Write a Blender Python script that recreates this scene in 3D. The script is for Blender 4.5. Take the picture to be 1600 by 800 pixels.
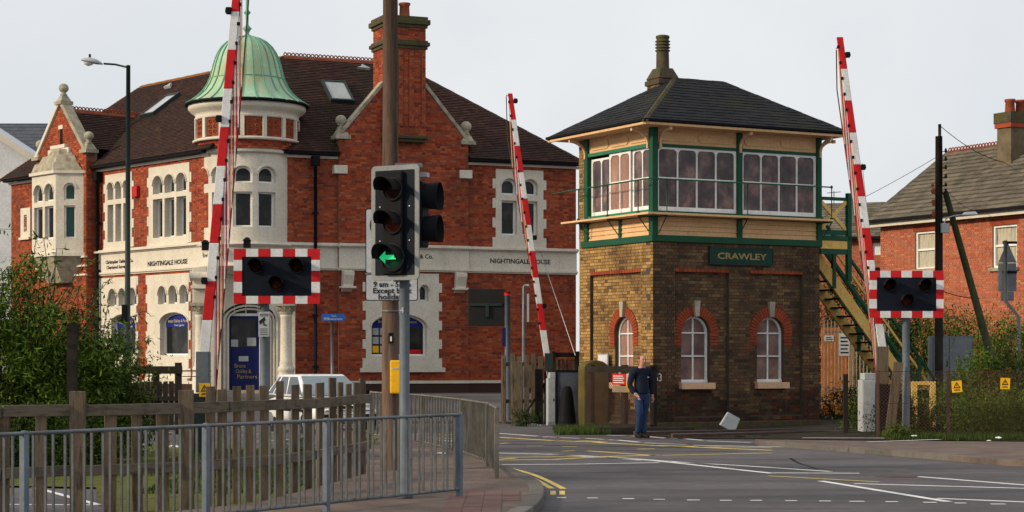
import bpy, bmesh, math, random
from mathutils import Matrix, Vector
for o in list(bpy.data.objects): bpy.data.objects.remove(o)
S = bpy.context.scene; C = S.collection; R = math.radians; PI = math.pi
random.seed(7)
# ---------------------------------------------------------------- camera
CZ = 1.65; FPX = 3095.0; HY = 563.0
cd = bpy.data.cameras.new('camera'); cam = bpy.data.objects.new('camera', cd); C.objects.link(cam)
cam.location = (0, 0, CZ); cam.rotation_euler = (PI/2, 0, 0)
cd.sensor_width = 36; cd.lens = FPX/1600*36; cd.shift_y = (HY-400)/1600; cd.clip_end = 3000; cd.clip_start = .1
S.camera = cam
# ---------------------------------------------------------------- world, sun, exposure
SUN = Vector((-.93, -.36, .40)).normalized()
W = bpy.data.worlds.new('World'); S.world = W; W.use_nodes = True
nt = W.node_tree; nt.nodes.clear()
sk = nt.nodes.new('ShaderNodeTexSky'); sk.sky_type = 'NISHITA'; sk.sun_disc = False
sk.sun_elevation = math.asin(SUN.z); sk.sun_rotation = math.atan2(SUN.x, SUN.y); sk.air_density = 1; sk.dust_density = 3
tc = nt.nodes.new('ShaderNodeTexCoord'); nz = nt.nodes.new('ShaderNodeTexNoise'); nz.inputs['Scale'].default_value = 5; nz.inputs['Detail'].default_value = 5
cr = nt.nodes.new('ShaderNodeValToRGB'); cr.color_ramp.elements[0].position = .4; cr.color_ramp.elements[0].color = (7.7, 8.05, 8.4, 1)
cr.color_ramp.elements[1].position = .7; cr.color_ramp.elements[1].color = (8.9, 9.05, 9.2, 1)
mx = nt.nodes.new('ShaderNodeMixRGB'); mx.inputs[0].default_value = .93
bg = nt.nodes.new('ShaderNodeBackground'); bg.inputs[1].default_value = .1; ow = nt.nodes.new('ShaderNodeOutputWorld')
nt.links.new(tc.outputs['Generated'], nz.inputs[0]); nt.links.new(nz.outputs[0], cr.inputs[0])
nt.links.new(sk.outputs[0], mx.inputs[1]); nt.links.new(cr.outputs[0], mx.inputs[2]); nt.links.new(mx.outputs[0], bg.inputs[0]); nt.links.new(bg.outputs[0], ow.inputs[0])
sd = bpy.data.lights.new('sun', 'SUN'); sd.energy = 3.5; sd.angle = R(5); sd.color = (1, .83, .60)
so = bpy.data.objects.new('sun', sd); C.objects.link(so); so.rotation_euler = SUN.to_track_quat('Z', 'Y').to_euler()
S.view_settings.view_transform = 'Standard'; S.view_settings.look = 'None'; S.view_settings.exposure = 0; S.view_settings.gamma = 1
# ---------------------------------------------------------------- helpers
def ss(a, b, t): t = min(1, max(0, (t-a)/(b-a))); return t*t*(3-2*t)
def gz(x, y): return .62*ss(51, 61, y)
def at(px, py, Y): return Vector(((px-800)/FPX*Y, Y, CZ+(HY-py)/FPX*Y))
def gp(px, Y, dz=0): x = (px-800)/FPX*Y; return Vector((x, Y, gz(x, Y)+dz))
def gr(px, py): Y = CZ*FPX/(py-HY); return Vector(((px-800)/FPX*Y, Y, 0))
def h01(*a): return random.Random(hash(a)).random()
class Frame:
    def __init__(s, o, u, z=0):
        u = Vector((u[0], u[1], 0)).normalized(); s.o = Vector((o[0], o[1], z)); s.u = u; s.i = Vector((-u.y, u.x, 0))
    def __call__(s, u, v, z): return s.o+s.u*u+s.i*v+Vector((0, 0, z))
    def U(s, px, v=0):
        r = (px-800)/FPX; ox, oy = s.o.x+s.i.x*v, s.o.y+s.i.y*v
        return (r*oy-ox)/(s.u.x-r*s.u.y)
    def Z(s, px, py, v=0):
        Y = s.o.y+s.i.y*v+s.u.y*s.U(px, v); return CZ+(HY-py)/FPX*Y-s.o.z
    def rect(s, x0, x1, y0, y1, v=0, ref=None):
        m = (x0+x1)/2 if ref is None else ref
        return (s.U(x0, v), s.U(x1, v), s.Z(m, y1, v), s.Z(m, y0, v))
    def sub(s, u, v, ang): # rotated frame whose origin is at (u,v)
        p = s(u, v, 0); d = s.u*math.cos(ang)+s.i*math.sin(ang); return Frame((p.x, p.y), (d.x, d.y), p.z)
class PFrame: # inclined plane: u along eave, v inward normal, z up the slope
    def __init__(s, p0, p1, p2):
        s.o = Vector(p0); s.u = (Vector(p1)-s.o).normalized(); n = s.u.cross(Vector(p2)-s.o).normalized()
        s.w = n.cross(s.u).normalized(); s.n = n if n.z > 0 else -n
        if s.w.dot(Vector(p2)-s.o) < 0: s.w = -s.w
    def __call__(s, u, v, z): return s.o+s.u*u-s.n*v+s.w*z
    def loc(s, p): d = Vector(p)-s.o; return (d.dot(s.u), d.dot(s.w))
    def ray(s, px, py):
        d = Vector(((px-800)/FPX, 1, (HY-py)/FPX)); c = Vector((0, 0, CZ)); t = (s.o-c).dot(s.n)/d.dot(s.n); return s.loc(c+d*t)
ident = lambda a, b, c: Vector((a, b, c))
def polar(cx, cy, r): # u is arc length (0 faces the camera side), v inward
    def f(u, v, z): t = u/r; return Vector((cx+(r-v)*math.sin(t), cy-(r-v)*math.cos(t), z))
    return f
def FX(x, y, z=0, a=0): return Frame((x, y), (math.cos(a), math.sin(a)), z)
class MB:
    def __init__(s, fr=ident): s.fr = fr; s.v = []; s.f = []; s.m = []; s.mi = 0; s.sm = []; s.smooth = False
    def add(s, pts, faces):
        n = len(s.v); s.v += [s.fr(*p) for p in pts]; s.f += [tuple(n+i for i in f) for f in faces]; s.m += [s.mi]*len(faces); s.sm += [s.smooth]*len(faces); return s
    def hexa(s, p): return s.add(p, [(0, 3, 2, 1), (4, 5, 6, 7), (0, 1, 5, 4), (1, 2, 6, 5), (2, 3, 7, 6), (3, 0, 4, 7)])
    def box(s, a, b, c, d, e, f): return s.hexa([(a, c, e), (b, c, e), (b, d, e), (a, d, e), (a, c, f), (b, c, f), (b, d, f), (a, d, f)])
    def taper(s, a, b, c, d, e, f, k): # box whose top is inset by k (kx,ky)
        kx, ky = k; return s.hexa([(a, c, e), (b, c, e), (b, d, e), (a, d, e), (a+kx, c+ky, f), (b-kx, c+ky, f), (b-kx, d-ky, f), (a+kx, d-ky, f)])
    def prism(s, poly, v0, v1, ax='v'): # polygon in (u,z), extruded in v ; ax 'z': polygon in (u,v)
        n = len(poly); g = (lambda p, t: (p[0], t, p[1])) if ax == 'v' else ((lambda p, t: (p[0], p[1], t)) if ax == 'z' else (lambda p, t: (t, p[0], p[1])))
        return s.add([g(p, v0) for p in poly]+[g(p, v1) for p in poly], [tuple(range(n)), tuple(range(2*n-1, n-1, -1))]+[(i, i+n, (i+1) % n+n, (i+1) % n) for i in range(n)])
    def bar(s, p, q, w, h=None, up=(0, 0, 1)): # rectangular bar between two points (local coords)
        h = w if h is None else h; p, q = Vector(p), Vector(q); d = (q-p).normalized(); x = d.cross(Vector(up))
        if x.length < 1e-4: x = Vector((1, 0, 0))
        x.normalize(); y = x.cross(d).normalized(); x *= w/2; y *= h/2
        return s.hexa([tuple(t) for t in (p-x-y, p+x-y, p+x+y, p-x+y, q-x-y, q+x-y, q+x+y, q-x+y)])
    def tube(s, path, r, n=8, caps=True):
        path = [Vector(p) for p in path]; k = len(path); rr = r if isinstance(r, (list, tuple)) else [r]*k; pts = []; pd = None
        for i, p in enumerate(path):
            d = (path[min(i+1, k-1)]-path[max(i-1, 0)]).normalized()
            if pd is None:
                x = d.cross(Vector((0, 0, 1))); x = Vector((1, 0, 0)) if x.length < 1e-3 else x
            else: x = px_-d*px_.dot(d)
            x.normalize(); px_ = x; pd = d; y = d.cross(x)
            pts += [tuple(p+(x*math.cos(2*PI*j/n)+y*math.sin(2*PI*j/n))*rr[i]) for j in range(n)]
        fs = [(i*n+j, i*n+(j+1) % n, (i+1)*n+(j+1) % n, (i+1)*n+j) for i in range(k-1) for j in range(n)]
        o = s.smooth; s.smooth = True; s.add(pts, fs)
        s.smooth = False
        if caps: nb = len(s.v)-len(pts); s.f += [tuple(nb+j for j in range(n)), tuple(nb+(k-1)*n+j for j in reversed(range(n)))]; s.m += [s.mi]*2; s.sm += [False]*2
        s.smooth = o; return s
    def lathe(s, prof, cx=0, cy=0, n=16, a0=0, a1=2*PI, smooth=True):
        full = abs(a1-a0-2*PI) < 1e-6; m = n if full else n+1
        pts = [(cx+r*math.cos(a0+(a1-a0)*j/n), cy+r*math.sin(a0+(a1-a0)*j/n), z) for r, z in prof for j in range(m)]
        fs = [(i*m+j, i*m+(j+1) % m, (i+1)*m+(j+1) % m, (i+1)*m+j) for i in range(len(prof)-1) for j in range(n)]
        o = s.smooth; s.smooth = smooth; s.add(pts, fs); s.smooth = o; return s
    def build(s, name, mat, parent=None, label=None, bev=0, kind=None, auto=True):
        me = bpy.data.meshes.new(name); inv = parent_inv(parent)
        me.from_pydata([inv @ v for v in s.v], [], s.f)
        for m in (mat if isinstance(mat, (list, tuple)) else [mat]): me.materials.append(m)
        if any(s.m): me.polygons.foreach_set('material_index', s.m)
        if any(s.sm): me.polygons.foreach_set('use_smooth', s.sm)
        o = bpy.data.objects.new(name, me); C.objects.link(o)
        if parent: o.parent = parent
        if label: o['label'] = label
        if kind: o['kind'] = kind
        if bev:
            b = o.modifiers.new('bevel', 'BEVEL'); b.width = bev; b.segments = 2; b.limit_method = 'ANGLE'
        return o
ROOT = {}
def parent_inv(p):
    M = Matrix()
    while p: M = p.matrix_basis @ M; p = p.parent
    return M.inverted()
def thing(name, label, cat, loc=(0, 0, 0), rz=0, group=None):
    o = bpy.data.objects.new(name, None); C.objects.link(o); o.location = loc; o.rotation_euler = (0, 0, rz); o.empty_display_size = .2
    o.matrix_basis = Matrix.Translation(Vector(loc)) @ Matrix.Rotation(rz, 4, 'Z')
    return tag(o, label, cat, group)
def tag(o, label, cat=None, group=None, kind=None):
    if label: o['label'] = label
    if cat: o['category'] = cat
    if group: o['group'] = group
    if kind: o['kind'] = kind
    return o
def inst(o, M, parent): # a copy of piece o (shared mesh) placed by world matrix M under parent
    c = o.copy(); C.objects.link(c); c.parent = parent; c.matrix_basis = parent_inv(parent) @ M; return c
def text(s, fr, u, v, z, size, m, parent, width=None, ext=.004, align='CENTER', bold=0, name='lettering'):
    cu = bpy.data.curves.new('t', 'FONT'); cu.body = s; cu.size = size; cu.align_x = align; cu.extrude = ext; cu.offset = bold; cu.resolution_u = 2
    t = bpy.data.objects.new('t', cu); C.objects.link(t); dg = bpy.context.evaluated_depsgraph_get()
    me = bpy.data.meshes.new_from_object(t.evaluated_get(dg)); bpy.data.objects.remove(t)
    xs = [p.co.x for p in me.vertices]; w = max(xs)-min(xs); k = width/w if width else 1; sx = k
    inv = parent_inv(parent)
    for p in me.vertices: p.co = inv @ fr(u+p.co.x*sx, v-p.co.z, z+p.co.y)
    me.materials.clear(); me.materials.append(m); me.name = name
    o = bpy.data.objects.new(name, me); C.objects.link(o); o.parent = parent; return o
# ---- walls with openings.  hole = (u0,u1,z0,z1,rise)
def arc(h, n=12, w=0):
    a, b, c, d = h[:4]; r = h[4] if len(h) > 4 else 0
    cu = (a+b)/2; ru = (b-a)/2-w
    if not r: return [(a+w, c+w), (a+w, d-w), (b-w, d-w), (b-w, c+w)]
    return [(a+w, c+w)]+[(cu-ru*math.cos(PI*i/n), d-r+(r-w)*math.sin(PI*i/n)) for i in range(n+1)]+[(b-w, c+w)]
def holewall(mb, u0, u1, z0, z1, holes, v0, v1, cuts=()):
    us = sorted({round(x, 5) for x in [u0, u1, *cuts]+[h[i] for h in holes for i in (0, 1)] if u0-1e-6 <= x <= u1+1e-6})
    zs = sorted({round(x, 5) for x in [z0, z1]+[h[i] for h in holes for i in (2, 3)] if z0-1e-6 <= x <= z1+1e-6})
    def solid(i, j):
        if i < 0 or j < 0 or i >= len(us)-1 or j >= len(zs)-1: return False
        cu, cz = (us[i]+us[i+1])/2, (zs[j]+zs[j+1])/2
        return not any(h[0] < cu < h[1] and h[2] < cz < h[3] for h in holes)
    for i in range(len(us)-1):
        for j in range(len(zs)-1):
            if not solid(i, j): continue
            a, b, c, d = us[i], us[i+1], zs[j], zs[j+1]
            mb.add([(a, v0, c), (b, v0, c), (b, v0, d), (a, v0, d)], [(0, 1, 2, 3)])
            if not solid(i-1, j): mb.add([(a, v0, c), (a, v0, d), (a, v1, d), (a, v1, c)], [(0, 1, 2, 3)])
            if not solid(i+1, j): mb.add([(b, v0, c), (b, v1, c), (b, v1, d), (b, v0, d)], [(0, 1, 2, 3)])
            if not solid(i, j-1): mb.add([(a, v0, c), (a, v1, c), (b, v1, c), (b, v0, c)], [(0, 1, 2, 3)])
            if not solid(i, j+1): mb.add([(a, v0, d), (b, v0, d), (b, v1, d), (a, v1, d)], [(0, 1, 2, 3)])
    for h in holes:
        if len(h) > 4 and h[4]:
            p = arc(h)[1:-1]; d = h[3]
            for q, r in zip(p, p[1:]):
                mb.add([(q[0], v0, q[1]), (r[0], v0, r[1]), (r[0], v0, d), (q[0], v0, d)], [(0, 1, 2, 3)])
                mb.add([(q[0], v0, q[1]), (q[0], v1, q[1]), (r[0], v1, r[1]), (r[0], v0, r[1])], [(0, 1, 2, 3)])
def ring(mb, h, w0, w1, v0, v1, n=12, closed=True): # frame following an opening between inset w0 and w1
    a, b = arc(h, n, w0), arc(h, n, w1); k = len(a)
    for i in range(k if closed else k-1):
        j = (i+1) % k
        mb.add([(a[i][0], v0, a[i][1]), (a[j][0], v0, a[j][1]), (b[j][0], v0, b[j][1]), (b[i][0], v0, b[i][1])], [(0, 1, 2, 3)])
        mb.add([(b[i][0], v0, b[i][1]), (b[j][0], v0, b[j][1]), (b[j][0], v1, b[j][1]), (b[i][0], v1, b[i][1])], [(0, 1, 2, 3)])
        mb.add([(a[i][0], v0, a[i][1]), (a[i][0], v1, a[i][1]), (a[j][0], v1, a[j][1]), (a[j][0], v0, a[j][1])], [(0, 1, 2, 3)])
def pane(fr, h, v, m, parent, w=.0, name='pane'):
    mb = MB(fr); mb.prism(arc(h, 12, w), v, v+.012); return mb.build(name, m, parent)
# ---- coursed pieces (bricks, tiles, slates, boards)
def spans(poly, z):
    xs = []
    for (a, b), (c, d) in zip(poly, poly[1:]+poly[:1]):
        if (b <= z < d) or (d <= z < b): xs.append(a+(c-a)*(z-b)/(d-b))
    xs.sort(); return list(zip(xs[::2], xs[1::2]))
def courses(poly, pat, h, holes=(), z0=None, seed=0, vary=0):
    out = []; zs = [p[1] for p in poly]; z = min(zs) if z0 is None else z0; row = 0; P = sum(pat); rnd = random.Random(seed)
    while z < max(zs)-h*.3:
        zt = min(z+h, max(zs)); zm = (z+zt)/2; iv = spans(poly, zm)
        a1, a2 = spans(poly, z+(zt-z)*.04), spans(poly, zt-(zt-z)*.04)
        if len(a1) == len(a2) == len(iv): iv = [(max(p[0], q[0]), min(p[1], q[1])) for p, q in zip(a1, a2) if min(p[1], q[1]) > max(p[0], q[0])]
        for hl in holes:
            r = hl[4] if len(hl) > 4 else 0
            if hl[2] < zm < hl[3]:
                a, b = hl[0], hl[1]
                if r and zm > hl[3]-r:
                    t = (zm-(hl[3]-r))/r; k = math.sqrt(max(0, 1-t*t)); c = (a+b)/2; a, b = c-(b-c)*k, c+(b-c)*k
                nv = []
                for x, y in iv:
                    if b <= x or a >= y: nv.append((x, y)); continue
                    if a > x: nv.append((x, a))
                    if b < y: nv.append((b, y))
                iv = nv
        off = (row % 2)*(pat[0]/2 if len(pat) == 1 else pat[0]/2+pat[1]/2) + (rnd.uniform(-.1, .1)*P if vary else 0)
        for x, y in iv:
            u = math.floor((x-off)/P)*P+off; k = 0
            while u < y:
                w = pat[k % len(pat)]; a, b = max(u, x), min(u+w, y)
                if b-a > .025: out.append((a, b, z, zt, b-a > w*.98 and zt-z > h*.98, k % len(pat)))
                u += w; k += 1
        z += h; row += 1
    return out
def lay(fr, cells, joint, t0, t1, back, name, m, parent, solo=0, key=None, pat=None, h=None, jit=.003, matfr=None):
    """t0/t1: how far bottom/top edge stands proud; solo: how many whole ones become parts of their own"""
    full = [c for c in cells if c[4]]
    if key: full.sort(key=key)
    if solo: solos = {id(c) for c in full[:solo]}
    else: solos = set()
    mb = MB(fr); masters = {}; rnd = random.Random(3)
    for c in cells:
        a, b, z, zt, _, kk = c; j = joint/2; d = rnd.uniform(-jit, jit)
        if id(c) in solos:
            if kk not in masters:
                w = b-a-joint; hh = zt-z-joint
                q = MB(); q.hexa([(0, -t0, 0), (w, -t0, 0), (w, back, 0), (0, back, 0), (0, -t1, hh), (w, -t1, hh), (w, back, hh), (0, back, hh)])
                me = bpy.data.meshes.new(name); me.from_pydata(q.v, [], q.f); me.materials.append(m); masters[kk] = me
            o = bpy.data.objects.new(name, masters[kk]); C.objects.link(o); o.parent = parent
            p = fr(a+j, -d, z+j); ex = (fr(a+j+1, -d, z+j)-p); ey = fr(a+j, 1-d, z+j)-p; ez = fr(a+j, -d, z+j+1)-p
            M = Matrix(((ex.x, ey.x, ez.x, p.x), (ex.y, ey.y, ez.y, p.y), (ex.z, ey.z, ez.z, p.z), (0, 0, 0, 1)))
            o.matrix_basis = parent_inv(parent) @ M
        else:
            A, B, Zb, Zt = a+j, b-j, z+j, zt-j
            mb.add([(A, -t0-d, Zb), (B, -t0-d, Zb), (B, back, Zb), (A, back, Zb), (A, -t1-d, Zt), (B, -t1-d, Zt), (B, back, Zt), (A, back, Zt)],
                   [(0, 1, 5, 4), (1, 2, 6, 5), (3, 0, 4, 7), (4, 5, 6, 7), (0, 3, 2, 1)])
    if mb.f: mb.build(name, m, parent, kind='stuff')
# ---------------------------------------------------------------- materials
MT = {}
def mat(name, cols, rough=.8, scale=3, bump=.0, bscale=40, piece=False, stain=None, stain2=None, spec=.14, metal=0, emit=0, detail=5, coat=0, nscale=(1, 1, 1)):
    m = bpy.data.materials.new(name); m.use_nodes = True; n = m.node_tree; N, L = n.nodes, n.links; b = N['Principled BSDF']
    b.inputs['Roughness'].default_value = rough; b.inputs['Specular IOR Level'].default_value = spec; b.inputs['Metallic'].default_value = metal
    if coat: b.inputs['Coat Weight'].default_value = coat; b.inputs['Coat Roughness'].default_value = .08
    if not isinstance(cols[0], (tuple, list)): cols = [tuple(c*.86 for c in cols), tuple(min(1, c*1.1) for c in cols)]
    geo = N.new('ShaderNodeNewGeometry'); mp = N.new('ShaderNodeMapping'); mp.inputs['Scale'].default_value = nscale; L.new(geo.outputs['Position'], mp.inputs[0])
    def noise(sc, d=detail):
        t = N.new('ShaderNodeTexNoise'); t.inputs['Scale'].default_value = sc; t.inputs['Detail'].default_value = d; t.inputs['Roughness'].default_value = .6; L.new(mp.outputs[0], t.inputs[0]); return t
    rp = N.new('ShaderNodeValToRGB'); e = rp.color_ramp.elements
    lo, hi = (0.0, 1.0) if piece else (.3, .7)
    e[0].position = lo; e[0].color = (*cols[0], 1); e[1].position = hi; e[1].color = (*cols[-1], 1)
    for i, c in enumerate(cols[1:-1], 1): q = e.new(lo+(hi-lo)*i/(len(cols)-1)); q.color = (*c, 1)
    if piece:
        oi = N.new('ShaderNodeObjectInfo'); ad = N.new('ShaderNodeMath'); fr = N.new('ShaderNodeMath'); fr.operation = 'FRACT'
        L.new(oi.outputs['Random'], ad.inputs[0]); L.new(geo.outputs['Random Per Island'], ad.inputs[1]); L.new(ad.outputs[0], fr.inputs[0]); L.new(fr.outputs[0], rp.inputs[0])
    else: L.new(noise(scale).outputs[0], rp.inputs[0])
    col = rp.outputs[0]
    nn = noise(scale*9, 4); mr = N.new('ShaderNodeMapRange'); mr.inputs[3].default_value = .86; mr.inputs[4].default_value = 1.12; mr.inputs[1].default_value = .3; mr.inputs[2].default_value = .7
    mu = N.new('ShaderNodeVectorMath'); mu.operation = 'SCALE'; L.new(nn.outputs[0], mr.inputs[0]); L.new(col, mu.inputs[0]); L.new(mr.outputs[0], mu.inputs['Scale']); col = mu.outputs[0]
    for st in (stain, stain2):
        if st:
            c, sc, a, z, amt = st[:5]; t = N.new('ShaderNodeTexNoise'); t.inputs['Scale'].default_value = sc; t.inputs['Detail'].default_value = 6; t.inputs['Roughness'].default_value = .65
            m2 = N.new('ShaderNodeMapping'); m2.inputs['Scale'].default_value = st[5] if len(st) > 5 else (1, 1, 1); m2.inputs['Location'].default_value = (sc, 3, 1); L.new(geo.outputs['Position'], m2.inputs[0]); L.new(m2.outputs[0], t.inputs[0])
            r2 = N.new('ShaderNodeMapRange'); r2.inputs[1].default_value = a; r2.inputs[2].default_value = z; r2.inputs[4].default_value = amt; L.new(t.outputs[0], r2.inputs[0])
            mm = N.new('ShaderNodeMixRGB'); L.new(r2.outputs[0], mm.inputs[0]); L.new(col, mm.inputs[1]); mm.inputs[2].default_value = (*c, 1); col = mm.outputs[0]
    L.new(col, b.inputs['Base Color'])
    if emit: L.new(col, b.inputs['Emission Color']); b.inputs['Emission Strength'].default_value = emit
    if bump:
        bp = N.new('ShaderNodeBump'); bp.inputs['Strength'].default_value = bump; bp.inputs['Distance'].default_value = .02; L.new(noise(bscale, 4).outputs[0], bp.inputs['Height']); L.new(bp.outputs[0], b.inputs['Normal'])
    MT[name] = m; return m
soot = (.03, .022, .018)
brick_r = mat('red_brick', [(.15, .030, .018), (.28, .052, .024), (.36, .074, .030), (.22, .042, .023), (.42, .11, .042), (.31, .058, .026)], .85, 4, .3, 60, True, (soot, .55, .52, .75, .6), ((.42, .12, .07), 1.2, .55, .8, .35))
brick_m = mat('old_mortar', (.22, .12, .085), .95, 8, .2, 80)
brick_y = mat('shaded_stock_brick', [(.055, .037, .025), (.15, .093, .046), (.10, .058, .034), (.21, .132, .064), (.065, .042, .029), (.155, .088, .045), (.13, .054, .034)], .9, 4, .3, 60, True, (soot, .8, .42, .68, .75), ((.24, .05, .03), .9, .6, .7, .55, (1, 1, 1.6)))  # dark copy for the front face: its shade painted in, besides the soot
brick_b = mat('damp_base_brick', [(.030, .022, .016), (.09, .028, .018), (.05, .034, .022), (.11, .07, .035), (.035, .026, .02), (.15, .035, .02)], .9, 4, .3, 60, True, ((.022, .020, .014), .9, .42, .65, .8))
brick_y_lit = mat('sunlit_stock_brick', [(.18, .10, .038), (.40, .235, .078), (.28, .15, .055), (.46, .285, .10), (.11, .065, .033)], .9, 4, .3, 60, True, (soot, .8, .45, .7, .75))  # brighter golden copy for the left face, sunlight painted into the colour
brick_o = mat('orange_brick', [(.32, .085, .045), (.44, .14, .075), (.37, .105, .055), (.48, .18, .10)], .85, 4, .3, 60, True, (soot, .6, .62, .85, .4))
arch_b = mat('rubbed_red_brick', [(.20, .042, .022), (.32, .065, .028), (.25, .05, .024)], .85, 4, .2, 60, True, (soot, 1.2, .5, .8, .6))
mortar_y = mat('dark_mortar', (.075, .06, .045), .95, 8, .2, 80)
mortar_o = mat('pale_mortar', (.32, .2, .15), .95, 8)
stone = mat('cream_painted_stone', [(.57, .52, .43), (.65, .60, .50)], .7, 2, .05, 30, False, ((.30, .26, .19), 1.3, .56, .85, .5, (1, 1, .35)), ((.22, .20, .15), 2.5, .62, .8, .5, (3, 3, .25)))
stone_w = mat('weathered_stone', [(.26, .23, .16), (.44, .40, .31)], .9, 5, .4, 40, False, ((.10, .095, .06), 3, .5, .7, .7))
chim = mat('sooty_buff_brick', [(.10, .08, .05), (.18, .14, .085)], .95, 3, .4, 40, False, ((.05, .045, .03), 2, .5, .7, .7))
moss_stone = mat('mossy_stone', [(.05, .040, .030), (.10, .078, .05)], .95, 6, .4, 40, False, ((.075, .08, .016), 3, .48, .62, .8))
tile_r = mat('plain_roof_tile', [(.030, .015, .015), (.058, .028, .024), (.042, .020, .018), (.085, .042, .028)], .85, 4, .2, 60, True, ((.035, .03, .022), .5, .45, .7, .7), ((.16, .10, .02), 1.6, .62, .74, .5))
tile_c = mat('terracotta_crest', [(.30, .07, .03), (.20, .05, .03)], .85, 4, .3, 60, False, ((.16, .10, .03), 3, .5, .7, .7))
tile_o = mat('mossy_ridge_tile', [(.34, .13, .04), (.24, .10, .03)], .9, 4, .3, 60, False, ((.13, .10, .02), 3, .5, .7, .7))
tile_g = mat('grey_concrete_tile', [(.09, .076, .058), (.17, .145, .11), (.12, .10, .078)], .9, 4, .3, 60, True, ((.05, .055, .03), 1.1, .5, .68, .7))
slate = mat('dark_slate', [(.008, .009, .012), (.018, .018, .022), (.012, .013, .015)], .8, 4, .2, 60, True, ((.028, .027, .012), .9, .5, .68, .6))
slate_b = mat('blue_slate', [(.07, .08, .10), (.09, .10, .12)], .6, 4, .1, 60, True)
copper = mat('verdigris_copper', [(.28, .44, .30), (.38, .56, .40)], .6, 2, .1, 20, False, ((.40, .38, .18), .8, .46, .68, .7, (1, 1, .7)), ((.20, .30, .18), 3, .58, .75, .4, (1, 1, .2)))
copper_d = mat('green_copper_rib', (.15, .36, .24), .6)
green = mat('green_paint', (.012, .075, .038), .45, 3, .05, 30, False, ((.02, .04, .02), 4, .55, .75, .6))
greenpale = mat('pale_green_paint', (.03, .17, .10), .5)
ochre = mat('cream_orange_paint', [(.62, .38, .19), (.72, .46, .24)], .6, 2, .05, 30, False, ((.30, .16, .07), 5, .6, .75, .6, (1, 1, .3)))
pinkp = mat('pinkish_cream_paint', [(.58, .36, .22), (.68, .43, .27)], .6, 2, 0, 30, False, ((.35, .2, .1), 4, .6, .75, .5))
yellowp = mat('ochre_yellow_paint', [(.66, .40, .10), (.76, .50, .16)], .6, 2, .05, 30, False, ((.2, .12, .04), 6, .55, .72, .6))
white = mat('white_paint', (.62, .63, .64), .55, 3, 0, 30, False, ((.33, .31, .28), 6, .55, .75, .55))
whitef = mat('white_window_paint', (.78, .78, .76), .45)
red = mat('red_paint', [(.42, .010, .014), (.52, .016, .02)], .5, 2, 0, 30, False, ((.20, .02, .02), 7, .55, .75, .6))
dark = mat('black_paint', (.009, .009, .011), .6, spec=.06)
darkb = mat('dark_blue_grey_board', [(.006, .008, .014), (.010, .013, .021)], .6, 2, spec=.08)
glass_d = mat('window_glass', [(.004, .0045, .005), (.012, .012, .012), (.05, .048, .042)], .12, 1.6, 0, spec=.22)
glass_l = mat('leaded_window_glass', [(.008, .009, .010), (.04, .04, .037)], .2, 3, 0, spec=.22)
glass_t = mat('teal_blind_glass', (.03, .085, .075), .1, 2)
board_p = mat('mauve_boarded_window', [(.045, .034, .042), (.11, .075, .076), (.30, .18, .155)], .3, 2.4, .1, 14, False, ((.03, .024, .03), 2, .45, .68, .7, (1, 1, .5)), spec=.3)
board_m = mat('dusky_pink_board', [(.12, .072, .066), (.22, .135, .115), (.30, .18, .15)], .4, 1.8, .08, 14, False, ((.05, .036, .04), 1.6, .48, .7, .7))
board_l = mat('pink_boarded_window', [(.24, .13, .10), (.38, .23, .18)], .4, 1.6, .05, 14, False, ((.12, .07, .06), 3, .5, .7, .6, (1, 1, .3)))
skyl = mat('roof_window_glass', (.34, .36, .37), .08, 2, spec=.6)
blue = mat('royal_blue_paint', (.012, .02, .17), .35, 2)
blued = mat('door_blue_paint', (.008, .013, .09), .35, 2)
gold = mat('gold_lettering', (.34, .24, .09), .5)
black = mat('black_lettering', (.02, .02, .02), .5)
cream = mat('cream_lettering', (.55, .45, .22), .5)
timber = mat('weathered_timber', [(.045, .034, .023), (.15, .115, .080), (.09, .066, .045)], .9, 3, .5, 30, False, ((.035, .028, .02), 5, .5, .68, .7, (1, 1, .15)), ((.10, .10, .05), 2, .6, .75, .5), nscale=(6, 6, .8))
timberh = mat('weathered_rail_timber', [(.050, .040, .030), (.16, .13, .098), (.10, .078, .058)], .9, 3, .5, 30, False, ((.035, .028, .02), 3, .5, .68, .7), ((.10, .10, .05), 2, .6, .75, .5), nscale=(1, 1, 7))
pole = mat('brown_pole_timber', [(.075, .047, .034), (.145, .095, .070), (.06, .038, .029)], .85, 2, .4, 30, False, ((.03, .02, .02), 1.3, .5, .7, .6, (3, 3, .3)), nscale=(5, 5, .4))
dtimber = mat('tarred_timber', [(.014, .012, .010), (.032, .026, .021)], .9, 3, .4, 30)
galv = mat('galvanised_steel', [(.10, .11, .12), (.18, .195, .205)], .45, 3, .05, 30, False, ((.10, .095, .09), 4, .55, .75, .5), metal=.35)
gbar = mat('rail_bar_steel', [(.055, .062, .068), (.11, .12, .125)], .6, 4, .03, 30, False, ((.05, .035, .025), 6, .55, .7, .6))
bgreen = mat('name_board_green', (.007, .042, .028), .4)
gblue = mat('blue_grey_post_steel', [(.10, .125, .155), (.15, .18, .215)], .5, 3, .05)
galvb = mat('worn_guardrail_steel', [(.11, .10, .085), (.21, .195, .17)], .5, 3, .05, 30, False, ((.12, .085, .05), 3, .52, .7, .6), metal=.35)
gpost = mat('grey_paint', [(.10, .12, .14), (.14, .16, .18)], .5, 1.5, .03)
lpost = mat('dark_green_grey_paint', (.025, .038, .036), .5)
cab = mat('pale_grey_cabinet', [(.33, .35, .37), (.40, .42, .43)], .5, 1, .02, 30, False, ((.22, .2, .17), 3, .66, .85, .35, (1, 1, .3)))
cabd = mat('dark_grey_cabinet', (.085, .095, .105), .5, 2)
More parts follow.
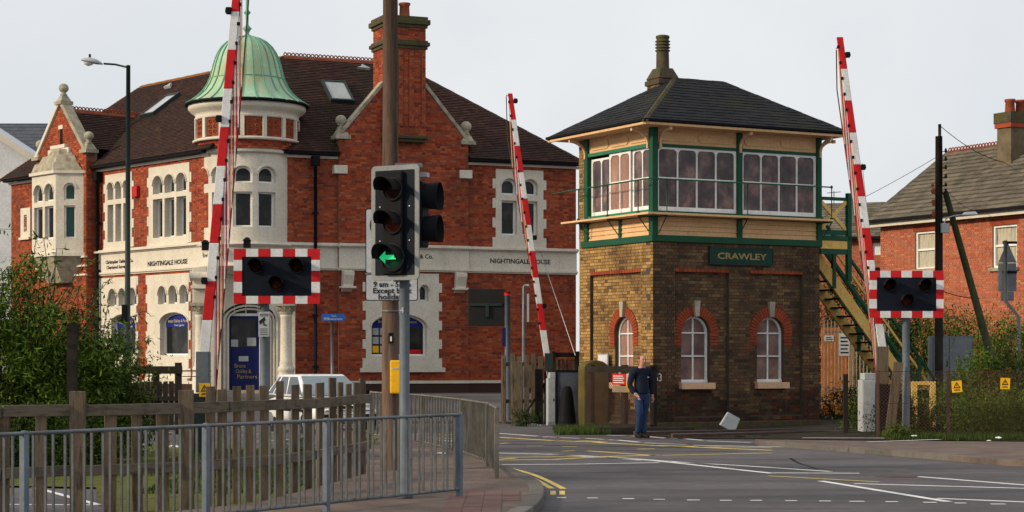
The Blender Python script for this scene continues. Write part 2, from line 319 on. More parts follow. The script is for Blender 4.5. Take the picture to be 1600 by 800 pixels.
blpanel = mat('blue_grey_panel', [(.05, .055, .075), (.10, .11, .14)], .6, 2, .1, 30, False, ((.03, .028, .03), 3, .45, .65, .7, (1, 1, .4)))
yel = mat('warning_yellow', (.80, .42, .015), .5)
asphalt = mat('asphalt', [(.10, .092, .098), (.14, .13, .135)], .85, .7, .5, 90, False, ((.065, .061, .066), .35, .46, .62, .85, (.35, 1.5, 1)), ((.14, .13, .125), 14, .62, .7, .45))
pave = mat('brown_footway', [(.115, .085, .074), (.19, .145, .125)], .9, 1.5, .5, 90, False, ((.09, .07, .06), 1.3, .5, .7, .6), ((.26, .22, .19), 18, .62, .7, .4))
kerbm = mat('kerb_concrete', [(.10, .092, .082), (.17, .155, .14)], .9, 2, .3, 60, True, ((.09, .08, .07), 2, .5, .7, .6))
slab = mat('tactile_red_paving', [(.13, .075, .068), (.165, .095, .085), (.15, .10, .09)], .9, 4, .3, 60, True, ((.1, .07, .06), 1.5, .5, .7, .6))
linew = mat('white_road_paint', (.70, .70, .70), .7, 3, .1, 60, False, ((.20, .195, .195), 5, .58, .7, .7), ((.14, .14, .14), 28, .6, .7, .5))
liney = mat('yellow_road_paint', (.66, .50, .15), .7, 3, .1, 60, False, ((.15, .14, .12), 5, .58, .7, .7), ((.14, .13, .12), 28, .58, .68, .5))
soil = mat('dark_ground', [(.02, .016, .012), (.045, .036, .027)], .95, 2, .6, 40)
ballast = mat('dark_ballast', [(.03, .026, .024), (.075, .066, .06), (.05, .042, .036)], .95, 20, .8, 40)
mossg = mat('mossy_turf', [(.035, .045, .010), (.11, .12, .018), (.07, .068, .03)], .95, 3, .7, 60)
rail_m = mat('railhead_steel', (.30, .30, .31), .3, metal=.8)
rust = mat('rusty_brown_steel', [(.06, .035, .028), (.11, .06, .045)], .7, 4)
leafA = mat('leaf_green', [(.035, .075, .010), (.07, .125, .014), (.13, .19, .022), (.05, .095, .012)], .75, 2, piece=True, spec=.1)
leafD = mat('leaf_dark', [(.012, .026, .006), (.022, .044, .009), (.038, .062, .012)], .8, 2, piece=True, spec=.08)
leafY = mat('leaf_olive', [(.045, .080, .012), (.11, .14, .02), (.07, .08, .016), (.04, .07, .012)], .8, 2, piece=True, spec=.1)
leafR = mat('leaf_russet', [(.08, .03, .008), (.14, .055, .012), (.045, .03, .01)], .8, 2, piece=True)
grassm = mat('grass_blade', [(.022, .045, .008), (.045, .08, .014), (.07, .075, .022)], .7, 2, piece=True)
bark = mat('grey_bark', (.05, .04, .03), .9, 8, .3)
skin = mat('skin', (.48, .25, .18), .5)
navy = mat('navy_sweater', [(.008, .010, .022), (.014, .018, .036)], .85, 6, .3, 60)
jean = mat('blue_denim', [(.012, .026, .070), (.028, .052, .12)], .85, 7, .3, 50)
hair = mat('brown_hair', (.05, .035, .025), .7)
carw = mat('white_car_paint', (.72, .73, .74), .3, 1, coat=.6)
rubber = mat('black_rubber', (.015, .015, .015), .7)
carg = mat('car_glass', (.03, .04, .05), .05, 1, spec=.6)
wcarg = mat('windscreen_glass', (.16, .21, .24), .06, 1, spec=.6)
chrome = mat('silver_metal', (.5, .5, .5), .25, 3, metal=.8)
render_w = mat('white_render', (.62, .63, .64), .8, 1)
litter = mat('white_litter', (.75, .75, .73), .7)
wood_c = mat('curtain', [(.30, .27, .20), (.50, .46, .36), (.12, .11, .08)], .8, 3, nscale=(8, 8, .6))
mossc = mat('mossy_concrete', [(.06, .05, .018), (.14, .11, .03)], .9, 1.4, .4, 20, False, ((.03, .035, .015), 1.2, .45, .65, .85, (1, 1, .25)))
redlamp = mat('unlit_red_lens', (.014, .003, .003), .45, spec=.08); amblamp = mat('unlit_amber_lens', (.045, .010, .004), .45, spec=.08)
greenl = mat('green_lamp', (.02, .55, .20), .4, emit=.6); signback = mat('sign_grey', (.42, .43, .45), .5)
board_dk = mat('sign_back_dark', (.018, .017, .016), .6)
red_s = mat('red_notice', (.45, .02, .02), .5)
orangep = mat('orange_panel', [(.45, .13, .03), (.58, .2, .05)], .7, 2)
# ================================================================ GROUND
def sheet(name, m, x0, x1, y0, y1, step, dz, kind='structure', f=None):
    nx, ny = max(1, int((x1-x0)/step)), max(1, int((y1-y0)/step)); mb = MB()
    pts = [(x0+(x1-x0)*i/nx, y0+(y1-y0)*j/ny) for j in range(ny+1) for i in range(nx+1)]
    mb.add([(x, y, gz(x, y)+dz) for x, y in pts], [(j*(nx+1)+i, j*(nx+1)+i+1, (j+1)*(nx+1)+i+1, (j+1)*(nx+1)+i) for j in range(ny) for i in range(nx)])
    return tag(mb.build(name, m), None, kind=kind)
sheet('ground', soil, -160, 160, -20, 420, 1.25, 0)
sheet('road', asphalt, -26, 34, 4, 61.2, .6, .004)
def flat(poly, dz, name, m, kind='structure', thick=0):
    mb = MB(); pts = [(p[0], p[1], gz(p[0], p[1])+dz) for p in poly]; n = len(pts)
    if thick: mb.add(pts+[(a, b, c-thick) for a, b, c in pts], [tuple(range(n))]+[(i, i+n, (i+1) % n+n, (i+1) % n) for i in range(n)])
    else: mb.add(pts, [tuple(range(n))])
    return tag(mb.build(name, m), None, kind=kind)
def G(px, py): p = gr(px, py); return (p.x, p.y)
def Gk(px, py): Y = (CZ-.1)*FPX/(py-HY); return ((px-800)/FPX*Y, Y)   # on top of the 0.1 m high footway
def smooth(pts, k=3):
    for _ in range(k): pts = [pts[0]]+[q for a, b in zip(pts, pts[1:]) for q in ((a[0]*.75+b[0]*.25, a[1]*.75+b[1]*.25), (a[0]*.25+b[0]*.75, a[1]*.25+b[1]*.75))]+[pts[-1]]
    return pts
# near left footway with its curved kerb
kc = smooth([(-.5, 17.5), Gk(788, 802), Gk(815, 786), Gk(827, 768), Gk(824, 753), Gk(806, 742), Gk(778, 731), Gk(735, 714), Gk(675, 690), Gk(622, 674), Gk(600, 670)], 3)
fp = flat([(-9.5, 17.5)]+kc+[(kc[-1][0]-1.2, kc[-1][1]), G(578, 702), G(570, 752), G(483, 777), G(437, 790), G(400, 800), G(200, 822), (-9.5, 19.0)], .1, 'pavement', pave, thick=.12)
def kerb_line(path, parent, h=.105, w=.19, L=.9, z0=0, side=1):
    segs = []; acc = 0; cur = [Vector((*path[0], 0))]
    for a, b in zip(path, path[1:]):
        a, b = Vector((*a, 0)), Vector((*b, 0)); d = (b-a).length
        while acc+d >= L:
            t = (L-acc)/d; a = a+(b-a)*t; cur.append(a.copy()); segs.append(cur); cur = [a.copy()]; d = (b-a).length; acc = 0
        acc += d; cur.append(b)
    segs.append(cur)
    for s in segs:
        if len(s) < 2 or (s[-1]-s[0]).length < .1: continue
        p, q = s[0], s[-1]; dd = (q-p).normalized(); p = p+dd*.006; q = q-dd*.006; m = s[len(s)//2]
        n = Vector((dd.y, -dd.x, 0))*w*side; pl = [p, m, q] if len(s) > 2 else [p, q]; k = len(pl)
        mb = MB(); a = [(t.x, t.y) for t in pl]; b = [(t.x+n.x, t.y+n.y) for t in reversed(pl)]
        mb.prism([(x, y) for x, y in a+b], gz(p.x, p.y)-.02, gz(p.x, p.y)+h, 'z'); mb.build('kerb_stone', kerbm, parent, bev=.012)
kerb_line(kc, fp)
# red tactile paving slabs near the kerb
k = 0
px0, py0 = G(700, 800)
for i in range(9):
    for j in range(13):
        x, y = -.72+i*.15*1.35, 19.9+j*.21*1.3
        ins = G(800, 770)[0]-.1
        if x > .05+min(.0, 0) and y > 23.3: continue
        if x+.2 > (-.02 if y < 21.8 else .12): continue
        mb = MB(); mb.box(x+.002, x+.2, y+.003, y+.27, .09, .105+h01(i, j)*.004); mb.build('paving_slab', slab, fp)
# right footway
rk = smooth([Gk(1185, 688.5), Gk(1240, 692), Gk(1340, 699.5), Gk(1440, 707.5), Gk(1530, 715), Gk(1600, 720.5), (12.2, 29.4)], 2)
rp = flat([rk[-1], (16, 36), (13.5, 40.6), G(1600, 692.5), G(1430, 690.8), G(1330, 690), G(1230, 688.6)]+rk[:1][::-1]+rk[1:-1], .1, 'pavement', pave, thick=.12) if False else None
back = [Gk(1180, 686.3), Gk(1260, 687.3), Gk(1345, 688.6), Gk(1440, 689), Gk(1620, 690.5), (14, 38.6), (14, 29.4)]
fp2 = flat(rk+back[::-1], .1, 'pavement', pave, thick=.12)
kerb_line(rk, fp2, side=-1)
# verge, ballast and grass
flat([G(1180, 686.6), G(1345, 688.8), G(1620, 690.6), (20, 41), (24, 60), (8, 60), (2.5, 50.6), (2.6, 45), (3.5, 41.5)], .02, 'verge', soil)
mb = MB()
# far footway in front of the big building + near left turf
tr = flat([G(200, 824), G(400, 801), G(437, 791), G(483, 778), G(520, 765), G(505, 740), G(490, 712), G(380, 700), G(200, 697), (-12, 37), (-12, 27), G(150, 765), G(155, 790)], .03, 'lawn', mossg)
# ================================================================ ROAD MARKINGS
def strip(pts, w, m, label, w2=None):
    pts = [Vector((p[0], p[1], 0)) for p in pts]; mb = MB(); V = []
    for i, p in enumerate(pts):
        d = (pts[min(i+1, len(pts)-1)]-pts[max(i-1, 0)]).normalized(); n = Vector((-d.y, d.x, 0))*w/2; V += [(p.x-n.x, p.y-n.y, .008+gz(p.x, p.y)), (p.x+n.x, p.y+n.y, .008+gz(p.x, p.y))]
    mb.add(V, [(2*i, 2*i+1, 2*i+3, 2*i+2) for i in range(len(pts)-1)]); o = mb.build('road_marking', m); o['kind'] = 'structure'; return o
def z2(zx, zy): return G(760+zx*.525, 600+zy*.525)
def z3(x, y): return G(760+x/3.81, 650+y/3.81)
for pts, w in (([(75, 105), (305, 122)], .13), ([(335, 125), (555, 135)], .12), ([(590, 135), (760, 145)], .12), ([(780, 145), (910, 158)], .13), ([(940, 162), (1190, 172)], .13), ([(1230, 176), (1900, 190)], .14),
        ([(455, 93), (550, 98), (685, 111)], .16), ([(715, 116), (900, 122)], .12), ([(960, 125), (1080, 135)], .12), ([(1090, 133), (1180, 137), (1290, 147)], .13), ([(1310, 150), (1575, 160)], .12),
        ([(-600, 205), (70, 223), (360, 230), (600, 240), (920, 266)], .13), ([(360, 228), (1000, 268), (1700, 344)], .13), ([(-600, 296), (560, 289), (1030, 280)], .12), ([(700, 243), (1000, 265), (1390, 293)], .07), ([(1100, 275), (1500, 297), (2050, 333)], .11)):
    strip([z3(*p) for p in pts], w, linew, '')
for a, b in (((855, 266), (1110, 267)), ((995, 290), (1375, 352)), ((1095, 298), (1700, 315)), ((1285, 277), (1700, 310)), ((1340, 342), (1700, 357)), ((940, 176), (1185, 177)), ((1135, 189), (1350, 181))):
    o = strip([z2(*a), z2(*b)], .12, linew, ''); o.location.z = .1 if a in ((940, 176), (1135, 189)) else 0
for a, b, y in [(210, 238, 340), (300, 332, 341), (405, 440, 343), (497, 532, 345), (597, 635, 347), (695, 730, 348), (785, 820, 348), (890, 925, 349), (990, 1025, 350), (1080, 1125, 351), (1188, 1225, 352), (1300, 1340, 354), (1393, 1428, 356), (1500, 1545, 359)]:
    strip([z2(a, y), z2(b, y)], .1, linew, '')
for pts, w in (([(75, 130), (420, 150), (600, 155), (700, 163), (1000, 178), (1700, 207)], .20), ([(1050, 182), (1700, 192)], .14), ([(600, 210), (1000, 238)], .13), ([(1000, 238), (1700, 223)], .12), ([(-300, 250), (70, 249), (590, 245)], .14),
        ([(-300, 270), (70, 266), (400, 262), (720, 244), (1040, 236)], .15), ([(70, 262), (180, 252)], .12), ([(75, 166), (130, 163)], .16), ([(240, 182), (340, 180)], .1), ([(450, 185), (540, 184)], .12), ([(450, 212), (525, 210)], .12), ([(900, 200), (1000, 198)], .15), ([(560, 150), (690, 158)], .3), ([(1030, 176), (1400, 190)], .1)):
    o = strip([z3(*p) for p in pts], w, liney, ''); o.location.z = .001
strip([z2(840, 275), z2(1170, 293)], .08, liney, '')
for pts in ([(60, 296), (90, 303), (230, 335), (330, 370), (460, 437)], [(60, 306), (150, 325), (230, 350), (300, 385), (390, 435)]): strip(smooth([z3(*p) for p in pts], 2), .085, liney, '')
for zx in (397, 451): strip([z3(zx, 449), z3(zx, 472)], .07, liney, '')
for k, (x0, y0, x1, y1, w) in enumerate(((60, 170, 1500, 196, .10), (60, 200, 1500, 214, .07), (60, 208, 700, 216, .07))): strip([z3(x0, y0), z3(x1, y1)], w, rust if k else soil, '')
patch = mat('asphalt_patch', [(.075, .071, .075), (.10, .095, .10)], .85, .8, .5, 90)
for pts in ([G(1240, 726), G(1420, 733), G(1425, 739), G(1240, 732)],): 
    o = flat(pts, .0065, 'road_patch', patch)
mb = MB(); q = G(1400, 745); mb.lathe([(0, .009), (.3, .009), (.3, .005)], q[0], q[1], 20, smooth=False); o = mb.build('manhole_cover', rust); o['kind'] = 'structure'
for a, b in (((0, 755), (60, 764)), ((60, 764), (155, 790)), ((0, 789), (155, 790))): strip([G(*a), G(*b)], .09, linew, '')
for a, b in (((420, 672), (560, 668)), ((400, 690), (470, 686)), ((560, 700), (720, 694)), ((100, 679), (300, 676)), ((300, 668), (380, 667)), ((660, 686), (710, 690))): strip([G(*a), G(*b)], .12, linew if a[0] != 400 else liney, '')
for a, b in (((585, 676), (720, 680)), ((640, 683), (745, 688)), ((380, 680), (440, 676))): strip([G(*a), G(*b)], .14, liney, '')
strip(smooth([z2(905, 222), z2(925, 236), z2(985, 254)], 2), .05, dark, '')
# ================================================================ SIGNAL BOX
BX = Frame((3.23, 45.4), (.879, .477)); BW = 4.75; BD = 3.33
box = thing('signal_box', 'yellow and brown brick signal box with boarded windows under a dark hipped slate roof', 'signal box', (3.23, 45.4, 0), math.atan2(.477, .879))
LF = Frame(tuple(BX(0, BD, 0))[:2], tuple(-BX.i)[:2])   # left face, u runs from back to front corner
zb = 4.38
def bwin(fr, x0, x1, y0, y1, arch=.5):
    r = fr.rect(x0, x1, y0, y1); return (*r, (r[1]-r[0])*arch)
w1 = bwin(BX, 1068, 1112, 495, 598); w2 = bwin(BX, 1186.5, 1228, 495, 598)
w3 = bwin(LF, 956, 984, 496, 600)
w1 = (w1[0]+.0, w1[1], 1.13, 2.68, w1[4]); w2 = (w2[0], w2[1], 1.13, 2.68, w2[4]); w3 = (w3[0], w3[1], 1.13, 2.68, w3[4])
rc = [(BX.U(1055), BX.U(1139), .35, 3.78), (BX.U(1172), BX.U(1254), .35, 3.78)]
rl = [(LF.U(922), LF.U(1001), .35, 3.78)]
mb = MB(BX); holewall(mb, 0, BW, -.3, zb, [w1, w2], .10, .35); mb.box(.36, BW, 2.9, BD, -.3, 7); mb.box(BW-.1, BW, .36, BD, -.3, zb); mb.box(.05, BW-.05, .3, BD-.05, 4.2, 4.37)
mb.fr = LF; holewall(mb, 0, BD-.1, -.3, zb, [w3], .10, .35); mb.build('wall', mortar_y, box)
# piers and frames stand 90 mm in front of the recessed panels
def pframe(fr, u0, u1, recs):
    mb = MB(fr); holewall(mb, u0, u1, -.3, zb, recs, .012, .11); mb.build('pier', mortar_y, box)
pframe(BX, .012, BW, rc); pframe(LF, 0, BD-.012, rl)
def camkey(fr): return lambda c: (fr((c[0]+c[1])/2, 0, c[2])-Vector((0, 0, CZ))).length+abs(c[2]-1.2)*.02
pat = [.225, .1125]
ext = .19
def grow(h, e): return (h[0]-e, h[1]+e, h[2]-.01, h[3]+e, h[4]+e)
def jambs(w): zs = w[3]-w[4]; return [(w[0], w[1], w[2]-.15, zs-.31), (w[0]-ext, w[1]+ext, zs-.31, w[3]+ext+.02, w[4]+ext+.02)]
def lay2(fr, cells, m, solo, key=None):
    lo = [c for c in cells if c[2] < .62+.34*math.sin(c[0]*1.7)+.22*h01(int(c[0]*9), int(c[2]*13))]; ids = {id(c) for c in lo}; hi = [c for c in cells if id(c) not in ids]
    lay(fr, lo, .012, .002, .002, .014, 'brick', brick_b, box, solo//3, key); lay(fr, hi, .012, .002, .002, .014, 'brick', m, box, solo-solo//3, key)
cells_f = courses([(0, -.05), (BW, -.05), (BW, zb), (0, zb)], pat, .075, rc)
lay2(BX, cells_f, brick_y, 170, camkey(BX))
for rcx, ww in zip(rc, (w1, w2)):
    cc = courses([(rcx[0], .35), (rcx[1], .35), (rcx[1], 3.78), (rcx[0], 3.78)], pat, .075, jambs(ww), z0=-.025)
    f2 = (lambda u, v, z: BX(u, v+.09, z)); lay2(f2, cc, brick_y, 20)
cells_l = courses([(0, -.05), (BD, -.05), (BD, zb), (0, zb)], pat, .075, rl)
lay2(LF, cells_l, brick_y_lit, 60, camkey(LF))
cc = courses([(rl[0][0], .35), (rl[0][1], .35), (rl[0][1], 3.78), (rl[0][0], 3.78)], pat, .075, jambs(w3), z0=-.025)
lay2((lambda u, v, z: LF(u, v+.09, z)), cc, brick_y_lit, 20)
for fr, rr, ww in ((BX, rc[0], w1), (BX, rc[1], w2), (LF, rl[0], w3)):
    c = (ww[0]+ww[1])/2; ru = (ww[1]-ww[0])/2; zs = ww[3]-ww[4]
    n = 23
    for i in range(n): # red voussoirs
        if i == n//2: continue
        a0, a1 = PI*i/n+.012, PI*(i+1)/n-.012; r0, r1 = ru+.005, ru+.235
        mb = MB(fr); mb.prism([(c-r*math.cos(a), zs+(r*math.sin(a))*(ww[4]/ru if False else 1)) for r, a in ((r0, a0), (r1, a0), (r1, a1), (r0, a1))], .062, .2)
        mb.build('arch_brick', arch_b, box)
    for k in range(4): # red springer blocks
        for sgn in (-1, 1):
            for q in range(2 if k % 2 else 1):
                a = c+sgn*(ru+.005); b = c+sgn*(ru+.225); 
                if k % 2: a, b = c+sgn*(ru+.005+.112*q), c+sgn*(ru+.108+.112*q)
                if abs(b-c) > 0: mb = MB(fr); mb.box(min(a, b), max(a, b), .072, .2, zs-.075*(k+1)+.006, zs-.075*k-.006); mb.build('arch_brick', arch_b, box)
    mb = MB(fr); mb.prism([(c-.055, ww[3]-.01), (c+.055, ww[3]-.01), (c+.085, ww[3]+.36), (c-.085, ww[3]+.36)], .0, .2); mb.build('keystone', stone_w, box, bev=.006)
    # red lintel course at the head of the recess
    nn = int((rr[1]-rr[0])/.1125)
    for i in range(nn):
        a = rr[0]+(rr[1]-rr[0])*i/nn; mb = MB(fr); mb.box(a+.005, a+(rr[1]-rr[0])/nn-.005, -.012, .12, 3.70, 3.775); mb.build('arch_brick', arch_b, box)
    mb = MB(fr); mb.box(rr[0], rr[1], .004, .1, 3.775, 3.86); mb.build('lintel', mortar_y, box)
    # window
    wo = MB(fr); ring(wo, ww, 0, .05, .19, .27); wo.box(c-.016, c+.016, .2, .25, ww[2]+.04, ww[3]-.03)
    for zz in (1.13+.62, zs): wo.box(ww[0]+.04, ww[1]-.04, .2, .25, zz-.014, zz+.014)
    wo.box(ww[0], ww[1], .17, .27, ww[2], ww[2]+.07)
    wn = wo.build('window', whitef, box)
    for a, b in ((ww[0]+.04, c), (c, ww[1]-.04)):
        for z0, z1 in ((ww[2]+.05, 1.75), (1.75, zs)):
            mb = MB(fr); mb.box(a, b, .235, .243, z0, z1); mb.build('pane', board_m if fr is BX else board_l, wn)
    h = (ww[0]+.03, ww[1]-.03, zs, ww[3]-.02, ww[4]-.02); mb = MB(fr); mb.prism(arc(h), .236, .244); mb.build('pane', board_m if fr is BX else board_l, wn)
    mb = MB(fr); mb.box(ww[0]-.07, ww[1]+.08, -.05, .24, .98, 1.127); mb.build('sill', pinkp, box, bev=.008)
# plinth course at the base
mb = MB(BX); mb.box(-.05, BW+.03, -.05, .2, -.2, .22); mb.box(-.05, .2, .2, BD, -.2, .22); mb.build('plinth', moss_stone, box, bev=.02)
# green timber frame
def part(fr, name, m, *boxes, bev=0, parent=box):
    mb = MB(fr)
    for b in boxes: mb.box(*b)
    return mb.build(name, m, parent, bev=bev)
part(BX, 'sill_beam', green, (-.06, BW+.04, -.06, .1, 4.38, 4.53), bev=.006)
part(LF, 'sill_beam', green, (.15, BD-.1, -.055, .1, 4.375, 4.525), bev=.006)
zc, zw, zwt, zt = 4.96, 5.09, 6.56, 7.0
part(BX, 'corner_post', green, (-.05, .11, -.055, .11, 4.53, zt), bev=.008)
mid = BX.U(1155)
part(BX, 'post', green, (mid-.07, mid+.07, -.045, .1, 4.53, zt), bev=.006)
part(BX, 'post', green, (BW-.10, BW+.03, -.05, .12, 4.53, zt), bev=.006)
lu0 = LF.U(918)
part(LF, 'post', green, (lu0-.1, lu0+.06, -.045, .1, 4.53, zt), bev=.006)
part(LF, 'pier', mortar_y, (0, lu0-.11, 0, .3, zb, zt+.02))
lay(LF, courses([(0, zb), (lu0-.1, zb), (lu0-.1, zt), (0, zt)], pat, .075), .012, .012, .012, .01, 'brick', brick_y_lit, box)
# clapboards below the walkway
def boards(fr, u0, u1):
    n = 4
    for i in range(n):
        z = 4.53+i*(zc-4.53)/n; h = (zc-4.53)/n; mb = MB(fr)
        mb.hexa([(u0, -.005, z+.003), (u1, -.005, z+.003), (u1, .06, z+.003), (u0, .06, z+.003), (u0, .022, z+h), (u1, .022, z+h), (u1, .06, z+h), (u0, .06, z+h)]); mb.build('board', ochre, box)
boards(BX, .11, mid-.07); boards(BX, mid+.07, BW-.1)
lm = (lu0+BD)/2+.05
boards(LF, lu0+.06, lm-.05); boards(LF, lm+.05, BD-.11); part(LF, 'post', green, (lm-.05, lm+.05, -.03, .08, 4.53, zc))
# walkway plank and brackets
part(BX, 'walkway', ochre, (-.38, BW+.12, -.40, .0, 4.97, 5.02), bev=.004)
part(LF, 'walkway', ochre, (-.25, BD+.01, -.38, 0, 4.972, 5.018), bev=.004)
def post_rail(fr, u, v=-.36):
    mb = MB(fr); mb.tube([(u, v, 4.93), (u, v, 5.78)], .014, 6); mb.tube([(u, v, 4.95), (u, -.02, 4.58)], .013, 6); mb.box(u-.02, u+.02, v-.02, 0, 4.94, 4.968); mb.box(u-.03, u+.03, v-.03, v+.03, 5.02, 5.06); mb.build('rail_post', green, box)
for px in (1042, 1168): post_rail(BX, BX.U(px, -.36))
post_rail(BX, BW+.08)
for px in (904, 949, 997): post_rail(LF, LF.U(px, -.34), -.34)
mb = MB(); pth = [LF(-.75, -.34, 5.74), LF(0, -.34, 5.76), LF(BD+.2, -.34, 5.78), BX(-.25, -.37, 5.78), BX(BW+.08, -.36, 5.79)]
mb.tube(pth, .017, 8); mb.lathe([(0, 5.84), (.03, 5.81), (.03, 5.77), (0, 5.75)], pth[-1].x, pth[-1].y, 8); mb.build('handrail', green, box)
# frieze panels over the windows
def frieze(fr, u0, u1, n):
    mb = MB(fr); mb.box(u0, u1, .02, .08, 6.62, zt); mb.build('fascia', ochre, box)
    w = (u1-u0-.1)/n
    for i in range(n):
        a, b = u0+.05+w*i+.04, u0+.05+w*(i+1)-.04; c0, c1 = 6.70, 6.92; r = .09
        pts = [(a+r-r*math.cos(t), c1-r+r*math.sin(t)) for t in [PI/2*k/4 for k in range(5)]]+[(b-r+r*math.sin(t), c1-r+r*math.cos(t)) for t in [PI/2*k/4 for k in range(5)]]
        pts += [(b-r+r*math.cos(t), c0+r-r*math.sin(t)) for t in [PI/2*k/4 for k in range(5)]]+[(a+r-r*math.sin(t), c0+r-r*math.cos(t)) for t in [PI/2*k/4 for k in range(5)]]
        mb = MB(fr); mb.prism(pts, -.004, .03); mb.build('panel', ochre, box, bev=.01)
frieze(BX, .11, mid-.07, 2); frieze(BX, mid+.07, BW-.1, 2); frieze(LF, lu0+.06, BD-.11, 3)
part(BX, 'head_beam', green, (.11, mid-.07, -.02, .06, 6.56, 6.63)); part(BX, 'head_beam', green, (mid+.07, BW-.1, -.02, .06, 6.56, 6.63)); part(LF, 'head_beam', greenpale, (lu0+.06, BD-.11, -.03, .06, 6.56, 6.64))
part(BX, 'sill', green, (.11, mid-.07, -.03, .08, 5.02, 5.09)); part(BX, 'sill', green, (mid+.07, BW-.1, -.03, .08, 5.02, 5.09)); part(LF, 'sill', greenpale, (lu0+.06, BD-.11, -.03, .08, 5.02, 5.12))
def sashes(fr, u0, u1, z0, z1, n, v, bm, fm=whitef, mid_z=.52, bot=.1):
    holes = []; mw = .035; w = (u1-u0-.08-.0)/n
    mb = MB(fr); zz = z0+(z1-z0)*mid_z
    hs = []
    for i in range(n):
        a, b = u0+.045+w*i*(1)+.012, u0+.045+w*(i+1)-.012-.01
        hs.append((a, b, z0+bot, z1-.05))
    hh = [(a, b, c, d, .0) for a, b, c, d in hs]
    holewall(mb, u0, u1, z0, z1, hh, v, v+.04)
    for a, b, c, d in hs: # rounded top corners
        r = .10
        for s, x in ((1, a), (-1, b)):
            pts = [(x, d)]+[(x+s*(r-r*math.cos(t)), d-r+r*math.sin(t)) for t in [PI/2*k/5 for k in range(6)]]; mb.prism(pts, v+.001, v+.035)
        mb.box(a, b, v+.004, v+.03, zz-.013, zz+.013)
    wn = mb.build('window', fm, box)
    for a, b, c, d in hs:
        for e, f in ((c, zz), (zz, d)): q = MB(fr); q.box(a, b, v+.03, v+.036, e, f); q.build('pane', bm() if callable(bm) else bm, wn)
sashes(BX, .115, mid-.075, 5.09, 6.56, 4, .015, board_p); sashes(BX, mid+.075, BW-.105, 5.09, 6.56, 4, .015, board_p)
lA, lB, lC = lu0+.065, LF.U(984), BD-.115; lq = LF.U(951)
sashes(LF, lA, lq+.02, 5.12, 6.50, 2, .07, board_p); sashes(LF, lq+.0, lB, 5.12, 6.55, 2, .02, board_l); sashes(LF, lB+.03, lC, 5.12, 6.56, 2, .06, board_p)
# eaves and roof
ov, ovr = .55, .42; ze = 7.06
P = lambda u, v, z: BX(u, v, z)
part(BX, 'soffit', pinkp, (-ov+.05, BW+ovr-.05, -ov+.05, BD+.4, 6.995, 7.02))
mb = MB(BX); mb.box(-ov, BW+ovr, -ov-.02, -ov+.05, 6.98, 7.07); mb.box(-ov-.02, -ov+.05, -ov+.05, BD+ov, 6.981, 7.069); mb.build('eaves_board', ochre, box, bev=.006)
mb = MB(BX); mb.box(-ov-.06, BW+ovr+.04, -ov-.07, -ov-.02, 7.055, 7.115); mb.box(-ov-.07, -ov-.02, -ov-.02, BD+ov+.04, 7.055, 7.115); mb.build('gutter', dark, box, bev=.01)
e0, e1, e2, e3 = P(-ov-.05, -ov-.05, 7.08), P(BW+ovr+.05, -ov-.05, 7.08), P(BW+ovr+.05, BD+ov, 7.08), P(-ov-.05, BD+ov, 7.08); r0, r1 = P(1.67, 1.67, 8.43), P(3.12, 1.67, 8.43)
def roof_face(pts, m, parent, pat, h, joint=.006, t0=.016, t1=.005, solo=0, under=dark, name='slate', vary=0, holes=(), base=None):
    fr = PFrame(*(base or pts[:3])); poly = [fr.loc(p) for p in pts]
    mb = MB(fr); mb.prism(poly, .004, .05); mb.build('roof_deck', under, parent)
    cells = courses(poly, pat, h, holes, vary=vary)
    lay(fr, cells, joint, t0, t1, .003, name, m, parent, solo, camkey(fr), jit=.0025); return fr
roof_face([e0, e1, r1, r0], slate, box, [.26], .17, solo=150); roof_face([e3, e0, r0], slate, box, [.26], .17, solo=100); roof_face([e1, e2, r1], slate, box, [.26], .17); roof_face([e2, e3, r0, r1], slate, box, [.26], .17)
def ridge(p, q, m, parent, w=.12, L=.33, name='ridge_tile', crest=False):
    p, q = Vector(p), Vector(q); n = max(1, int((q-p).length/L)); d = (q-p)/n; x = d.cross(Vector((0, 0, 1))).normalized()
    for i in range(n):
        a = p+d*i; b = p+d*(i+.97); mb = MB(); hs = w*.75
        for sg in (1, -1): mb.hexa([tuple(t) for t in (a+x*sg*w-Vector((0, 0, hs)), b+x*sg*w-Vector((0, 0, hs)), b+Vector((0, 0, -.02)), a+Vector((0, 0, -.02)), a+x*sg*w-Vector((0, 0, hs-.03)), b+x*sg*w-Vector((0, 0, hs-.03)), b+Vector((0, 0, .025+.005*(i % 2))), a+Vector((0, 0, .025+.005*(i % 2))))])
        if crest:
            k = 2; dl = d.normalized(); 
            for j in range(k):
                c = a+d*((j+.5)/k)+Vector((0, 0, .075)); rr = d.length/k*.5
                mb.tube([c+dl*(rr*.8*math.cos(t))+Vector((0, 0, rr*.8*math.sin(t))) for t in [2*PI*s/8 for s in range(9)]], .022, 5, False)
        mb.build(name, m, parent)
ridge(r0, r1, slate, box); ridge(e0, r0, moss_stone, box, .07, .4, 'hip_tile'); ridge(e1, r1, slate, box, .07, .4, 'hip_tile'); ridge(e3, r0, slate, box, .07, .4, 'hip_tile')
